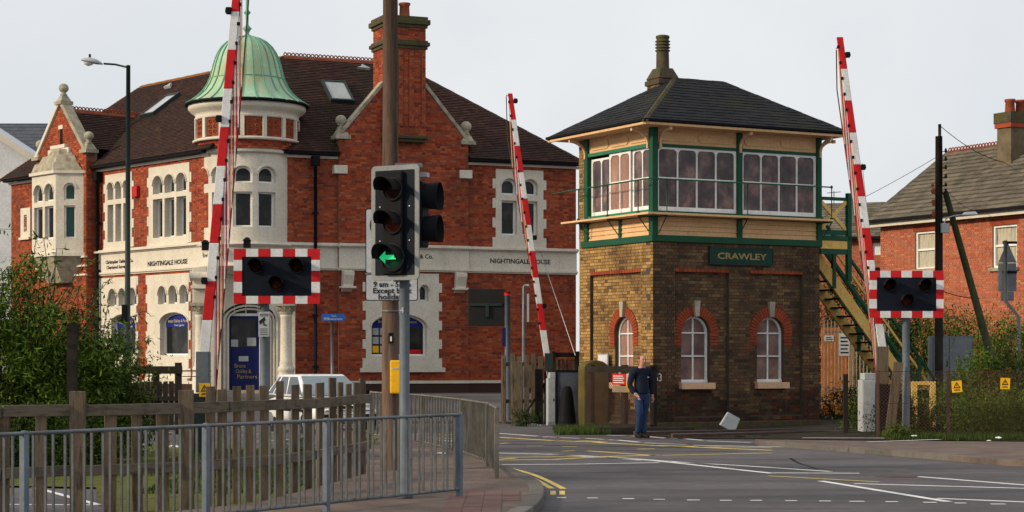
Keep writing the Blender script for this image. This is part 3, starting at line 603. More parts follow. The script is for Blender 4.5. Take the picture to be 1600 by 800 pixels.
# curved eaves brackets
def bracket(fr, u, top=7.0, out=.42, drop=.42):
    mb = MB(fr); n = 10; pts = []
    for k in range(n+1): t = PI/2*k/n; pts.append((-.02-out*(1-math.cos(t)), top-drop+(drop-.05)*math.sin(t)))
    outer = [(p[0]-.045, p[1]-.0) if i < 5 else (p[0]-.02, p[1]-.05) for i, p in enumerate(pts)]
    for i in range(n):
        a, b, c, d = pts[i], pts[i+1], outer[i+1], outer[i]
        mb.hexa([(u-.03, a[0], a[1]), (u+.03, a[0], a[1]), (u+.03, b[0], b[1]), (u-.03, b[0], b[1]), (u-.03, d[0], d[1]), (u+.03, d[0], d[1]), (u+.03, c[0], c[1]), (u-.03, c[0], c[1])])
    mb.box(u-.03, u+.03, -.075, -.0, top-drop-.06, top-drop+.03); mb.box(u-.035, u+.035, -.5, -.42, top-.1, top-.02)
    mb.build('bracket', pinkp, box)
for u in (.17, mid, BW-.02): bracket(BX, u)
for u in (BD-.14, lu0-.03): bracket(LF, u)
RF = Frame(tuple(BX(BW, 0, 0))[:2], tuple(BX.i)[:2]); bracket(RF, .06, out=.36)
mb = MB(RF); mb.box(.12, BD-.3, .0, .06, zb, 7.0); mb.build('wall', green, box)
# chimney
cx = BX(1.62, 2.1, 0); CF = FX(cx.x, cx.y, 0, math.atan2(.477, .879))
mb = MB(CF); mb.box(-.27, .27, -.27, .27, 7.6, 8.45); mb.build('chimney_stack', mortar_y, box)
for fr in (CF, Frame(tuple(CF(-.27, .27, 0))[:2], tuple(-CF.i)[:2])):
    off = -.27 if fr is CF else 0
    g = (lambda u, v, z, fr=fr: fr(u, v-.27, z)) if fr is CF else fr
    lay(g, courses([(off, 7.7), (off+.54, 7.7), (off+.54, 8.45), (off, 8.45)], pat, .075), .01, .01, .01, .0, 'brick', brick_y, box)
mb = MB(CF); mb.box(-.32, .32, -.32, .32, 8.3, 8.42); mb.taper(-.30, .30, -.30, .30, 8.452, 8.72, (.12, .12)); mb.build('chimney_cap', moss_stone, box, bev=.015)
mb = MB(); prof = [(.16, 8.7), (.155, 9.05), (.15, 9.12)]
for k in range(4): z = 9.13+k*.075; prof += [(.15, z), (.185, z+.012), (.185, z+.03), (.15, z+.045)]
prof += [(.15, 9.44), (.17, 9.46), (.165, 9.51), (.11, 9.53), (.10, 9.4)]; mb.lathe(prof, cx.x, cx.y, 20); mb.build('chimney_pot', moss_stone, box)
# name board
nb = thing('name_board', 'green station name board reading CRAWLEY on the signal box wall', 'sign', tuple(BX(BX.U(1156), -.02, 3.95)))
u0, u1, z0, z1 = BX.rect(1108, 1204, 389, 412.5)
mb = MB(BX); mb.box(u0, u1, -.075, -.01, z0, z1); mb.build('board', bgreen, nb, bev=.004)
mb = MB(BX)
for a, b, c, d in ((u0-.012, u1+.012, z1, z1+.03), (u0-.012, u1+.012, z0-.03, z0), (u0-.03, u0, z0-.03, z1+.03), (u1, u1+.03, z0-.03, z1+.03)): mb.box(a, b, -.085, -.005, c, d)
mb.build('frame', lpost, nb)
text('CRAWLEY', BX, (u0+u1)/2, -.078, (z0+z1)/2-.072, .205, gold, nb, (u1-u0)*.80, bold=.004)
# small number on the wall
sn = thing('number_sign', 'white number 63 painted at the corner of the signal box', 'number', tuple(BX(.12, -.02, 1.2)))
text('63', BX, .14, -.004, 1.17, .26, white, sn, .2)
nt_ = thing('notice', 'white paper notice on the left wall of the signal box', 'notice', tuple(LF(LF.U(943), -.02, 1.6)))
a = LF.rect(936, 950, 555, 575); part(LF, 'paper', white, (a[0], a[1], -.03, -.012, a[2], a[3]), parent=nt_); part(LF, 'frame', cab, (a[0]-.03, a[1]+.03, -.02, -.003, a[2]-.03, a[3]+.03), parent=nt_)
# ================================================================ STAIRCASE AND LANDING (part of the box yet walked on its own)
st = thing('staircase', 'yellow and green timber staircase with landing climbing the side of the signal box', 'staircase', tuple(BX(BW+.5, 0, 0)), math.atan2(.477, .879))
uo = BX.U(1328); zl = 4.66
part(BX, 'landing', yellowp, (BW+.02, uo, -.02, 1.75, zl-.32, zl-.12), parent=st, bev=.005); part(BX, 'landing', green, (BW+.02, uo+.02, -.04, 1.75, zl-.11, zl), parent=st)
part(BX, 'beam', green, (BW+.02, uo, -.03, .06, zl-.45, zl-.325), parent=st)
zr = BX.Z(1322, 305)
part(BX, 'post', green, (uo-.09, uo+.03, -.04, .07, zl-1.1, zr+.05), parent=st, bev=.006); part(BX, 'post', green, (uo-.1, uo+.03, 1.66, 1.75, zl-.6, zr), parent=st)
part(BX, 'rail', green, (BW+.03, uo-.09, 0, .05, zr-.14, zr-.06), parent=st); part(BX, 'rail', green, (BW+.03, uo-.09, 0, .05, zl+.02, zl+.14), parent=st)
for a, b in (((BW+.04, .02, zl+.16), (uo-.1, .02, zr-.16)), ((BW+.04, .035, zr-.16), (uo-.1, .035, zl+.16))):
    mb = MB(BX); mb.bar(a, b, .03, .1, up=(0, 1, 0)) if False else mb.hexa([(a[0], a[1]-.02, a[2]-.06), (b[0], b[1]-.02, b[2]-.06), (b[0], b[1]+.02, b[2]-.06), (a[0], a[1]+.02, a[2]-.06), (a[0], a[1]-.02, a[2]+.06), (b[0], b[1]-.02, b[2]+.06), (b[0], b[1]+.02, b[2]+.06), (a[0], a[1]+.02, a[2]+.06)]); mb.build('brace', yellowp, st)
mb = MB(BX); mb.hexa([(uo-.6, .5, zl+.9-.05), (uo, 1.7, zl+.2-.05), (uo, 1.74, zl+.2-.05), (uo-.6, .54, zl+.85), (uo-.6, .5, zl+.95), (uo, 1.7, zl+.25), (uo, 1.74, zl+.25), (uo-.6, .54, zl+.95)]); mb.build('brace', green, st)
s0, s1 = (5.05, zl+.12), (9.35, .0); sl = (s1[1]-s0[1])/(s1[0]-s0[0])
zst = lambda u: s0[1]+sl*(u-s0[0])
def incl(v0, v1, dz, h, m, name, ua=None, ub=None):
    ua = s0[0] if ua is None else ua; ub = s1[0] if ub is None else ub
    mb = MB(BX); mb.hexa([(ua, v0, zst(ua)+dz-h), (ub, v0, zst(ub)+dz-h), (ub, v1, zst(ub)+dz-h), (ua, v1, zst(ua)+dz-h), (ua, v0, zst(ua)+dz), (ub, v0, zst(ub)+dz), (ub, v1, zst(ub)+dz), (ua, v1, zst(ua)+dz)]); mb.build(name, m, st)
incl(.93, .99, 0, .42, yellowp, 'stringer'); incl(1.73, 1.79, 0, .42, yellowp, 'stringer')
n = 22
for i in range(n):
    u = s0[0]+(i+.5)*(s1[0]-s0[0])/n; part(BX, 'tread', dtimber, (u-.11, u+.12, .99, 1.73, zst(u)-.20, zst(u)-.16), parent=st)
for v in (.95, 1.75):
    incl(v-.02, v+.02, .32, .12, green, 'rail'); incl(v-.02, v+.02, .62, .09, yellowp, 'rail'); incl(v-.03, v+.03, .95, .09, green, 'handrail')
    for u in (5.9, 7.3, 8.6, 9.2): part(BX, 'post', green, (u-.05, u+.05, v-.045, v+.045, max(0, zst(u)-.4), zst(u)+.93), parent=st)
part(BX, 'bottom_landing', yellowp, (8.0, 9.1, .9, 1.8, .9, 1.0), parent=st)
for u in (8.05, 9.0): part(BX, 'support', yellowp, (u-.06, u+.06, .86, .98, 0, .9), parent=st)
# ================================================================ NIGHTINGALE HOUSE
RFm = Frame((-6.41, 62), (.921, .39)); Lu = (.647, -.763); LFm = Frame((-9.92, 62), Lu)
GZ0 = .62
nh = thing('corner_building', 'red brick corner building with copper domed turret, cream stone windows and brown tiled roof', 'building', (-8.2, 64, GZ0))
TX, TY, TR = -8.33, 62.3, 1.7; TP = polar(TX, TY, TR)
uR = RFm.U(900); zF1 = 5.28; zF0 = 4.53; zE = 8.0; zP = .97
# --- windows
def gwin(fr, sur, holes, v=-.05, depth=.30, quoin=True, banner=False, pm=None, sill=True, cuts=(), name='window', fm=whitef, sashw=.05):
    """stone window: surround rect, list of openings (u0,u1,z0,z1,rise[,style])"""
    u0, u1, z0, z1 = sur
    if quoin: u0 += .09; u1 -= .09
    mb = MB(fr); holewall(mb, u0, u1, z0, z1, [h[:5] for h in holes], v, depth, cuts)
    if quoin:
        n = max(2, int((z1-z0)/.3)); hh = (z1-z0)/n
        for i in range(0, n, 2):
            zz = z0+hh*i
            mb.box(u0-.11, u0, v+.006, .05, zz, zz+hh); mb.box(u1, u1+.11, v+.006, .05, zz, zz+hh)
    wn = mb.build(name, stone, nh)
    for h in holes:
        if len(h) > 4 and h[4]:
            mm = MB(fr); ring(mm, (h[0]-.05, h[1]+.05, h[3]-h[4], h[3]+.05, h[4]+.05), 0, .035, v-.03, v+.01, closed=False); mm.build('moulding', stone, wn)
    if sill: mm = MB(fr); mm.box(u0-.02, u1+.02, v-.07, v+.05, z0-.09, z0-.0); mm.build('sill', stone, wn)
    for h in holes:
        hh = h[:5]; s = MB(fr); ring(s, hh, 0, sashw, depth-.11, depth-.04)
        if len(h) > 5 and h[5]: zc_ = (h[2]+h[3])/2; s.box(h[0]+.03, h[1]-.03, depth-.1, depth-.05, zc_-.02, zc_+.02)
        s.build('sash', fm, wn)
        p = MB(fr); p.prism(arc(hh, 12, .01), depth-.06, depth-.05); p.build('pane', pm or (glass_l if hh[4] and hh[3]-hh[2] < .8 else glass_d), wn)
    return wn
def hole(fr, x0, x1, y0, y1, rise=0, ref=None): r = fr.rect(x0, x1, y0, y1, 0, ref); return (*r, rise)
def row(fr, u0, u1, n, mul, z0, z1, rise):
    w = (u1-u0-mul*(n-1))/n; return [(u0+i*(w+mul), u0+i*(w+mul)+w, z0, z1, rise*w) for i in range(n)]
HL = []; HR = []
L = LFm; Rr = RFm
# left facade, upper
for sx, (l0, l1), ref in (((232, 300), (241, 293), 266), ((164, 210), (170, 204), 187)):
    s = L.rect(sx[0]+.0, sx[1], 258 if ref == 266 else 271, 381 if ref == 266 else 387, ref=ref); HL.append(s)
    a, b = L.U(l0), L.U(l1)
    zz = L.rect(0, 1, 273, 301, ref=266); zl_ = L.rect(0, 1, 309, 370, ref=266)
    hs = row(L, a, b, 3, .13, zz[2], zz[3], .5)+row(L, a, b, 3, .13, zl_[2], zl_[3], 0)
    gwin(L, s, hs, depth=.26)
# left facade, lower
for sx, ref, (l0, l1), (b0, b1) in (((230, 299), 264, (249, 296), (252, 296)), ((155, 217), 186, (172, 215), (176, 214))):
    s = L.rect(sx[0], sx[1], 432, 572, ref=264); s = (s[0], s[1], zP+.12, 4.40); HL.append(s)
    a, b = L.U(l0), L.U(l1); zz = L.rect(0, 1, 447, 475, ref=264); zb_ = L.rect(0, 1, 489, 555, ref=264)
    hs = row(L, a, b, 3, .16, zz[2], zz[3], .55)+[(L.U(b0), L.U(b1), zb_[2], zb_[3], .32)]
    w_ = gwin(L, s, hs, depth=.24)
    hb = hs[-1]; mb = MB(L); hv = (hb[0]+.05, hb[1]-.05, hb[3]-.45, hb[3]-.05, .27); mb.prism(arc(hv), .15, .165); ban = mb.build('banner', blue, w_)
    text('Brace Oakley & Partners', L, (hb[0]+hb[1])/2, .148, hb[3]-.30, .14, cream, w_, (hb[1]-hb[0])*.8); text('Your agents', L, (hb[0]+hb[1])/2, .148, hb[3]-.42, .09, white, w_, (hb[1]-hb[0])*.35)
    for k in range(4): q = MB(L); q.box(hb[1]-.32, hb[1]-.1, .155, .17, hb[2]+.12+k*.2, hb[2]+.26+k*.2); q.build('poster', cab, w_)
# right facade
s = Rr.rect(770, 852, 265, 388); s = (s[0], s[1], zF1+.06, zE-.12); HR.append(s)
a, b = Rr.U(783), Rr.U(839); z1_ = Rr.rect(0, 1, 280, 305, ref=811); z2_ = Rr.rect(0, 1, 314, 368, ref=811)
hs = row(Rr, a, b, 2, .2, z1_[2], z1_[3], .45)+row(Rr, a, b, 2, .2, z2_[2], z2_[3], 0)
gwin(Rr, s, hs, depth=.22, sashw=.06)
GV = -.15; RG = Frame(tuple(RFm(0, GV, 0))[:2], (.921, .39))
s = RG.rect(567, 689, 437, 577); s = (s[0], s[1], s[2]+.05, 4.42); HG = [s]
a, b = RG.U(585), RG.U(669); z1_ = RG.rect(0, 1, 445, 470, ref=628); zb_ = RG.rect(0, 1, 491, 556, ref=628)
hs = row(RG, a, b, 4, .2, z1_[2], z1_[3], .55)+[(RG.U(580), RG.U(666), zb_[2], zb_[3], .4)]
w_ = gwin(RG, s, hs, depth=.24)
hb = hs[-1]; mb = MB(RG); mb.prism(arc((hb[0]+.05, hb[1]-.05, hb[3]-.42, hb[3]-.05, .35)), .15, .165); mb.build('banner', blue, w_); text('Brace Oakley & Partners', RG, (hb[0]+hb[1])/2, .148, hb[3]-.28, .14, cream, w_, 1.3)
for k in range(3):
    for j in range(2): q = MB(RG); q.box(hb[0]+.1+j*.25, hb[0]+.3+j*.25, .155, .17, hb[2]+.1+k*.28, hb[2]+.32+k*.28); q.build('poster', yel if (k, j) == (0, 0) else cab, w_)
q = MB(RG); q.box(hb[1]-.55, hb[1]-.12, .155, .17, hb[2]+.05, hb[2]+.2); q.build('poster', red, w_)
part(RG, 'sill', stone, (s[0]-.1, s[1]+.1, -.13, 0, s[2]-.14, s[2]-.0), parent=nh)
# --- walls and brickwork
g0, g1 = RFm.U(527), RFm.U(729); uL0 = L.U(18); uGl, uGr = -9.8, -6.2
def brickwall(fr, poly, holes, solo=0, thick=.3, m=brick_r, mm=brick_m, parent=nh, h=.075, pt=None):
    if parent is nh: holes = [(q[0]+.09, q[1]-.09, *q[2:]) for q in holes]
    mb = MB(fr); us = [p[0] for p in poly]; zs = [p[1] for p in poly]
    if len(poly) == 4: holewall(mb, min(us), max(us), min(zs), max(zs), holes, 0, thick)
    else: mb.prism(poly, 0.0, thick)
    mb.build('wall', mm, parent)
    lay(fr, courses(poly, pt or [.225, .1125], h, holes), .012, .012, .012, .002, 'brick', m, parent, solo, camkey(fr))
def rectp(a, b, c, d): return [(a, c), (b, c), (b, d), (a, d)]
brickwall(L, rectp(uL0, .1, GZ0-.2, zE), HL, 90); brickwall(L, rectp(.1, .95, zF0-.1, zE), [])
brickwall(RFm, rectp(-.42, g0, GZ0-.2, zE), [], 90); brickwall(RFm, rectp(-1.25, -.42, zF0-.1, zE), [])
brickwall(RFm, rectp(g1, uR, GZ0-.2, zE), HR, 60)
zk = RG.Z(729, 225); zk0 = zk
gm = (g0+g1)/2; zap = RG.Z(630, 104)
brickwall(RG, rectp(g0, g1, GZ0-.2, zE-.3), HG, 60, .45)
# gable triangle (stepping up over the eaves)
brickwall(RG, [(g0, zE-.3), (g1, zE-.3), (g1, zk), (gm+.6, zap-.5), (gm-.6, zap-.5), (g0, zk)], [], 0, .45)
def bar3(a, b, w, h, name, m, parent, bev=0, fr=ident):
    mb = MB(fr); mb.bar(a, b, w, h); return mb.build(name, m, parent, bev=bev)
for sgn in (-1, 1): # copings
    a = RG(gm+sgn*(g1-gm+.1), .15, zk-.02); b = RG(gm+sgn*.45, .15, zap-.25); bar3(a, b, .4, .12, 'coping', stone_w, nh, .02)
def finial(fr, u, v, z, k=1.0):
    p = fr(u, v, 0); mb = MB(FX(p.x, p.y, 0, math.atan2(fr.u.y, fr.u.x)))
    mb.box(-.25*k, .25*k, -.25*k, .25*k, z, z+.12*k); mb.taper(-.21*k, .21*k, -.21*k, .21*k, z+.12*k, z+.32*k, (.1*k, .1*k))
    mb.lathe([(.1*k, z+.3*k), (.14*k, z+.36*k), (.07*k, z+.42*k), (.10*k, z+.45*k)]+[(.18*k*math.cos(t), z+.60*k+.17*k*math.sin(t)) for t in [-1.0+2.57*i/8 for i in range(9)]], n=16); mb.build('finial', stone_w, nh)
finial(RG, g0+.12, .15, zk-.02); finial(RG, g1-.02, .15, zk-.02)
for u in (g0+.05, g1-.1): part(RG, 'kneeler', stone, (u-.22, u+.22, -.08, .2, RG.Z(725, 279), RG.Z(725, 266)), parent=nh, bev=.02)
# --- frieze bands with mouldings and consoles
def band(fr, a, b, v, parent=nh):
    mb = MB(fr); mb.box(a, b, v-.06, .1, zF0+.06, zF1-.08); mb.build('frieze', stone, parent)
    mb = MB(fr)
    for z0, z1, o in ((zF1-.08, zF1-.04, .12), (zF1-.04, zF1+.02, .2), (zF1+.02, zF1+.05, .15), (zF0, zF0+.06, .12), (zF0-.05, zF0, .07)): mb.box(a-.02, b+.02, v-o, .1, z0, z1)
    mb.build('cornice', stone_w if False else stone, parent)
band(L, L.U(152), .9, 0); band(RFm, -1.2, g0, 0); band(RG, g0, g1, 0); band(RFm, g1, uR, 0)
for px in (541, 717):
    u = RG.U(px); mb = MB(RG); mb.prism([(-.06, zF0-.05), (-.32, zF0-.08), (-.32, zF0-.2), (-.2, zF0-.5), (-.2, zF0-.6), (-.03, zF0-.72), (0, zF0-.72)][::-1], u-.17, u+.17, 'u'); mb.box(u-.24, u+.24, -.3, 0, zF0-.62, zF0-.55); mb.build('console', stone, nh, bev=.01)
# plinth
for fr, a, b in ((L, uL0, .1), (RFm, -.2, g0), (RG, g0, g1), (RFm, g1, uR)):
    part(fr, 'plinth', moss_stone if False else tile_r, (a, b, -.09, .05, GZ0-.3, zP-.06), parent=nh); part(fr, 'plinth_course', stone, (a, b, -.12, .05, zP-.06, zP+.03), parent=nh)
# lettering
text('NIGHTINGALE HOUSE', RFm, RFm.U(812), -.064, RFm.Z(812, 412), .21, black, nh, RFm.U(859)-RFm.U(765), bold=.004)
text('Brace Oakley & Co.', RG, RG.U(640), -.064, RG.Z(660, 404), .2, black, nh, RG.U(674)-RG.U(603), bold=.003)
text('NIGHTINGALE HOUSE', L, L.U(264), -.064, L.Z(264, 414), .21, black, nh, L.U(295)-L.U(233), bold=.006)
text('Christopher Oakley & Co.', L, L.U(189), -.064, L.Z(189, 411), .16, black, nh, L.U(209)-L.U(166), bold=.004)
text('Chartered Surveyors', L, L.U(187), -.064, L.Z(187, 419.5), .15, black, nh, L.U(205)-L.U(169), bold=.004)
# --- eaves cornice, gutters, downpipes
def eave(fr, a, b, v=0):
    part(fr, 'eaves_moulding', stone, (a, b, v-.1, .05, zE-.02, zE+.06), parent=nh)
    mb = MB(fr); mb.box(a, b, v-.32, v-.1, zE+.062, zE+.2); mb.build('gutter', dark, nh, bev=.03)
eave(L, uL0-.1, -6.0); eave(L, -6.0, .9); eave(RFm, -1.2, g0); eave(RFm, g1, uR+.1)
def downpipe(fr, px, z0, z1, v=-.12):
    u = fr.U(px, v); mb = MB(fr); mb.tube([(u, v, z0), (u, v, z1)], .055, 8); mb.box(u-.12, u+.12, v-.1, v+.1, z1-.02, z1+.28)
    z = z0+.8
    while z < z1: mb.box(u-.08, u+.08, v-.05, v+.11, z, z+.07); z += 1.6
    mb.build('downpipe', dark, nh)
downpipe(RFm, 493, GZ0, zE-.25, -.2); downpipe(L, 152, GZ0, zE-.3, -.15)
# --- chimney stack on the right gable
c0, c1 = RG.U(598), RG.U(660); zc0, zc1 = RG.Z(630, 216), RG.Z(630, 30)
def stack(fr, a, b, v0, v1, z0, z1, solo=0):
    mb = MB(fr); mb.box(a, b, v0, v1, z0, z1); mb.build('chimney_stack', brick_m, nh)
    g = lambda u, v, z: fr(u, v+v0, z)
    lay(g, courses(rectp(a, b, z0, z1), [.225, .1125], .075), .012, .012, .012, .002, 'brick', brick_r, nh, solo)
    p = fr(a, v1, 0); s_ = Frame((p.x, p.y), tuple(-fr.i)[:2]); lay(s_, courses(rectp(0, v1-v0, z0, z1), [.225, .1125], .075), .012, .012, .012, .002, 'brick', brick_r, nh)
    p = fr(b, v0, 0); s_ = Frame((p.x, p.y), tuple(fr.i)[:2]); lay(s_, courses(rectp(0, v1-v0, z0, z1), [.225, .1125], .075), .012, .012, .012, .002, 'brick', brick_r, nh)
stack(RG, c0, c1, -.28, .9, zc0, zc1)
mbb = [(c0+.02, c0+.14), ((c0+c1)/2-.25, (c0+c1)/2-.11), ((c0+c1)/2+.11, (c0+c1)/2+.25), (c1-.14, c1-.02)]
zm = RG.Z(630, 72)
for a, b in mbb:
    part(RG, 'pilaster', brick_m, (a, b, -.335, -.29, zc0+.35, zm-.2), parent=nh)
    lay((lambda u, v, z: RG(u, v-.335, z)), courses(rectp(a, b, zc0+.35, zm-.2), [b-a+.001], .075), .012, .012, .012, .002, 'brick', brick_r, nh)
for z0, z1, o in ((zm-.12, zm-.02, .06), (zm-.02, zm+.1, .12), (zm+.1, zm+.16, .07), (zc1-.3, zc1-.2, .06), (zc1-.2, zc1-.04, .13), (zc1-.04, zc1+.06, .07)): part(RG, 'chimney_cornice', moss_stone, (c0-o, c1+o, -.28-o, .9+o, z0, z1), parent=nh, bev=.015)
for z0, z1, o in ((zc0-.14, zc0-.04, .0), (zc0-.04, zc0+.06, .08)): part(RG, 'chimney_cornice', moss_stone, (c0-o, c1+o, -.3-o, .1, z0, z1), parent=nh, bev=.015)
for px in (637, 614):
    p = RG(RG.U(px), .3, 0); mb = MB(); z = zc1+.05; mb.lathe([(.22, z), (.22, z+.06), (.17, z+.1), (.155, z+.42), (.19, z+.46), (.19, z+.52), (.12, z+.52), (.12, z+.3)], p.x, p.y, 16); mb.build('chimney_pot', arch_b if False else tile_c, nh)
# --- main roof
zRg = 11.85; zr0 = zE+.16
def J(): return Vector((-7.67, 66.46, zRg))
Lr = lambda u, v, z: L(u, v, z)
kcn = Vector((-8.99, 60.9, 0)); ovh = .34
RL0 = RFm(-2.8, -ovh, zr0); RR = RFm(uR+.25, -ovh, zr0); Ew = RFm(4.66, 4.6, zRg); Jn = J()
LL = L(-12.9-.1, -ovh, zr0); LK = L(1.43, -ovh, zr0); Wn = L(-11.4, 4.6, zRg)
KC = Vector((-9.1, 60.6, zr0))
def pe(fr, u, v): return fr(u, v, zr0+(v+ovh)*(zRg-zr0)/(4.6+ovh))
fR = roof_face([RL0, pe(RFm, g0, -ovh), pe(RFm, g0, .3), pe(RFm, g1, .3), pe(RFm, g1, -ovh), RR, Ew, Jn], tile_r, nh, [.17], .11, base=(RL0, RR, Ew), joint=.006, t0=.032, t1=.008, solo=70, under=dark, name='roof_tile')
fL = roof_face([LL, pe(L, uGl, -ovh), pe(L, uGl, .3), pe(L, uGr, .3), pe(L, uGr, -ovh), LK, Jn, Wn], tile_r, nh, [.17], .11, base=(LL, LK, Jn), joint=.006, t0=.032, t1=.008, solo=0, under=dark, name='roof_tile')
RB = RFm(uR+.25, 9.5, zr0); roof_face([RR, RB, Ew], tile_r, nh, [.17], .11, t0=.032, t1=.008, name='roof_tile')
mb = MB(); bk = L(-12.9, 9.3, zr0); bj = Vector((-5.4, 71.4, zr0))
mb.add([tuple(t) for t in (LL, bk, Wn, Jn, bj, Ew, RB)], [(0, 1, 2), (1, 4, 3, 2), (4, 6, 5, 3)]); mb.build('roof_deck', tile_r, nh)
mb = MB(); g = [L(uL0, 0, 0), L(uL0, 9, 0), Vector((-5.4, 71.2, 0)), RFm(uR, 9.2, 0), RFm(uR, 0, 0)]
for a, b in zip(g, g[1:]):
    mb.add([(a.x, a.y, .4), (b.x, b.y, .4), (b.x, b.y, zE+.1), (a.x, a.y, zE+.1)], [(0, 1, 2, 3)])
mb.build('wall', brick_m, nh)
ridge(Jn, Ew+Vector((0, 0, 0)), tile_c, nh, .14, .26, 'ridge_tile', True); ridge(Wn, Jn, tile_o, nh, .16, .33); ridge(Ew, RR, tile_r, nh, .12, .3, 'hip_tile'); ridge(Wn, LL, tile_o, nh, .14, .3, 'hip_tile')
# gable roofs running back into the main roof
def cross_roof(fr, um, hw, za, zk, v0, v1, crest):
    A = fr(um-hw, v0, zk); B = fr(um, v0, za); B2 = fr(um, v1, za); sl_ = (za-zk); A2 = fr(um-hw, v1*.1, zk); D = fr(um+hw, v0, zk)
    dz = 0; vb = v0+(v1-v0)*.35
    roof_face([fr(um+hw, v0, zk), fr(um+hw, vb, zk), B2, B], tile_r, nh, [.17], .11, t0=.032, t1=.008, name='roof_tile')
    roof_face([fr(um-hw, vb, zk), fr(um-hw, v0, zk), B, B2], tile_r, nh, [.17], .11, t0=.032, t1=.008, name='roof_tile')
    ridge(B, B2, tile_c, nh, .14, .26, 'ridge_tile', crest)
GL = Frame(tuple(L(0, -.45, 0))[:2], Lu); um = (uGl+uGr)/2; zga = GL.Z(100, 158); zgk = GL.Z(138, 236)
cross_roof(GL, um, (uGr-uGl)/2, zga-.25, zgk+.1, .1, 3.4, True)
cross_roof(RG, gm, (g1-g0)/2-.05, zap-.6, zk-.1, .2, 3.4, False)
brickwall(GL, rectp(uGl, uGr, GZ0-.2, zE-.5), [], 0, .4)
brickwall(GL, [(uGl, zE-.5), (uGr, zE-.5), (uGr, zgk), (um, zga-.1), (uGl, zgk)], [], 0, .4)
p = GL(uGr, 0, 0); sf = Frame((p.x, p.y), tuple(GL.i)[:2]); brickwall(sf, rectp(0, .6, GZ0-.2, zgk-.3), [], 0, .3)
for sgn in (-1, 1): bar3(GL(um+sgn*(uGr-um+.05), .1, zgk-.02), GL(um+sgn*.05, .1, zga-.02), .38, .14, 'coping', stone_w if sgn > 0 else stone, nh, .02)
finial(GL, um, .1, zga-.1, .95); finial(GL, uGr-.02, .1, zgk-.05, .95); finial(GL, uGl+.1, .1, zgk-.05, .95)
a = GL.rect(93, 98, 196, 232); part(GL, 'slit_window', dark, (um-.03, um+.13, -.03, .05, GL.Z(96, 226), GL.Z(96, 202)), parent=nh); part(GL, 'slit_surround', stone, (um-.1, um+.2, -.05, .04, GL.Z(96, 202), GL.Z(96, 196)), (um-.1, um+.2, -.05, .04, GL.Z(96, 232), GL.Z(96, 226)), parent=nh)
# stone bay window on the left gable
vb = -.75; BA, BB, BC = GL.U(50, vb), GL.U(87, vb), GL.U(131, 0); zb0, zb1 = GL.Z(90, 398), GL.Z(90, 277)
A_, B_, C_, D_ = GL(BA, vb, 0), GL(BB, vb, 0), GL(BC, 0, 0), GL(BA-.7, 0, 0)
for p, q, n, lab in ((A_, B_, 2, 0), (B_, C_, 1, 1), (D_, A_, 1, 2)):
    d = q-p; fr = Frame((p.x, p.y), (d.x, d.y)); w = d.length; z1_ = GL.rect(0, 1, 292, 318, ref=90); z2_ = GL.rect(0, 1, 326, 376, ref=90); mg = .16
    if n == 1: mg = .28
    hs = row(fr, mg, w-mg, n, .16, z1_[2], z1_[3], .5)+row(fr, mg, w-mg, n, .16, z2_[2], z2_[3], 0)
    gwin(fr, (0, w, zb0, zb1), hs, v=0, depth=.22, quoin=False, sill=False, pm=glass_t if lab == 1 else None)
pl = [GL(BA-.75, .0, 0), GL(BA-.03, vb-.1, 0), GL(BB+.03, vb-.1, 0), GL(BC+.08, 0, 0)]
mb = MB(); mb.prism([(p.x, p.y) for p in pl], zb1, zb1+.1, 'z'); mb.prism([(p.x, p.y) for p in pl], zb0-.12, zb0, 'z'); mb.build('bay_cornice', stone, nh)
cm = (A_+B_+C_+D_)/4
for k, (s_, zz) in enumerate(((.92, 0), (.72, .26), (.5, .5))):
    pp = [cm+(p-cm)*s_ for p in pl]; pq = [cm+(p-cm)*(s_-.16) for p in pl]; off = GL.i*(.08*k); mb = MB()
    n = 4; mb.add([(p.x+off.x, p.y+off.y, zb1+.1+zz) for p in pp]+[(p.x+off.x*1.5, p.y+off.y*1.5, zb1+.1+zz+.3) for p in pq], [(3, 2, 1, 0), (4, 5, 6, 7)]+[(i, (i+1) % n, (i+1) % n+n, i+n) for i in range(n)]); mb.build('bay_roof', stone_w, nh)
part(GL, 'crest_stone', stone, (um-.75, um+.75, -.12, .1, zb1+.75, zb1+.95), (um-.55, um+.5, -.14, .1, zb1+.95, zb1+1.08), parent=nh, bev=.02)
mb = MB(); pp = [cm+(p-cm)*.9 for p in pl]; pq = [cm+(p-cm)*.55+GL.i*.3 for p in pl]; mb.add([(p.x, p.y, zb0-.12) for p in pp]+[(p.x, p.y, zb0-1.0) for p in pq], [(0, 1, 2, 3), (4, 5, 6, 7)]+[(i, (i+1) % 4, (i+1) % 4+4, i+4) for i in range(4)]); mb.build('bay_corbel', stone_w, nh)
for k in range(3): part(GL, 'band', stone, (uGl, uGr+.02, -.06-.02*k, .02, 4.5+k*.3, 4.56+k*.3), parent=nh)
a = L.rect(34, 49, 325, 362); gwin(L, (a[0], a[1], a[2]-.2, a[3]), [(a[0]+.25, a[1]-.25, a[2], a[3]-.25, 0)], depth=.1, quoin=False)
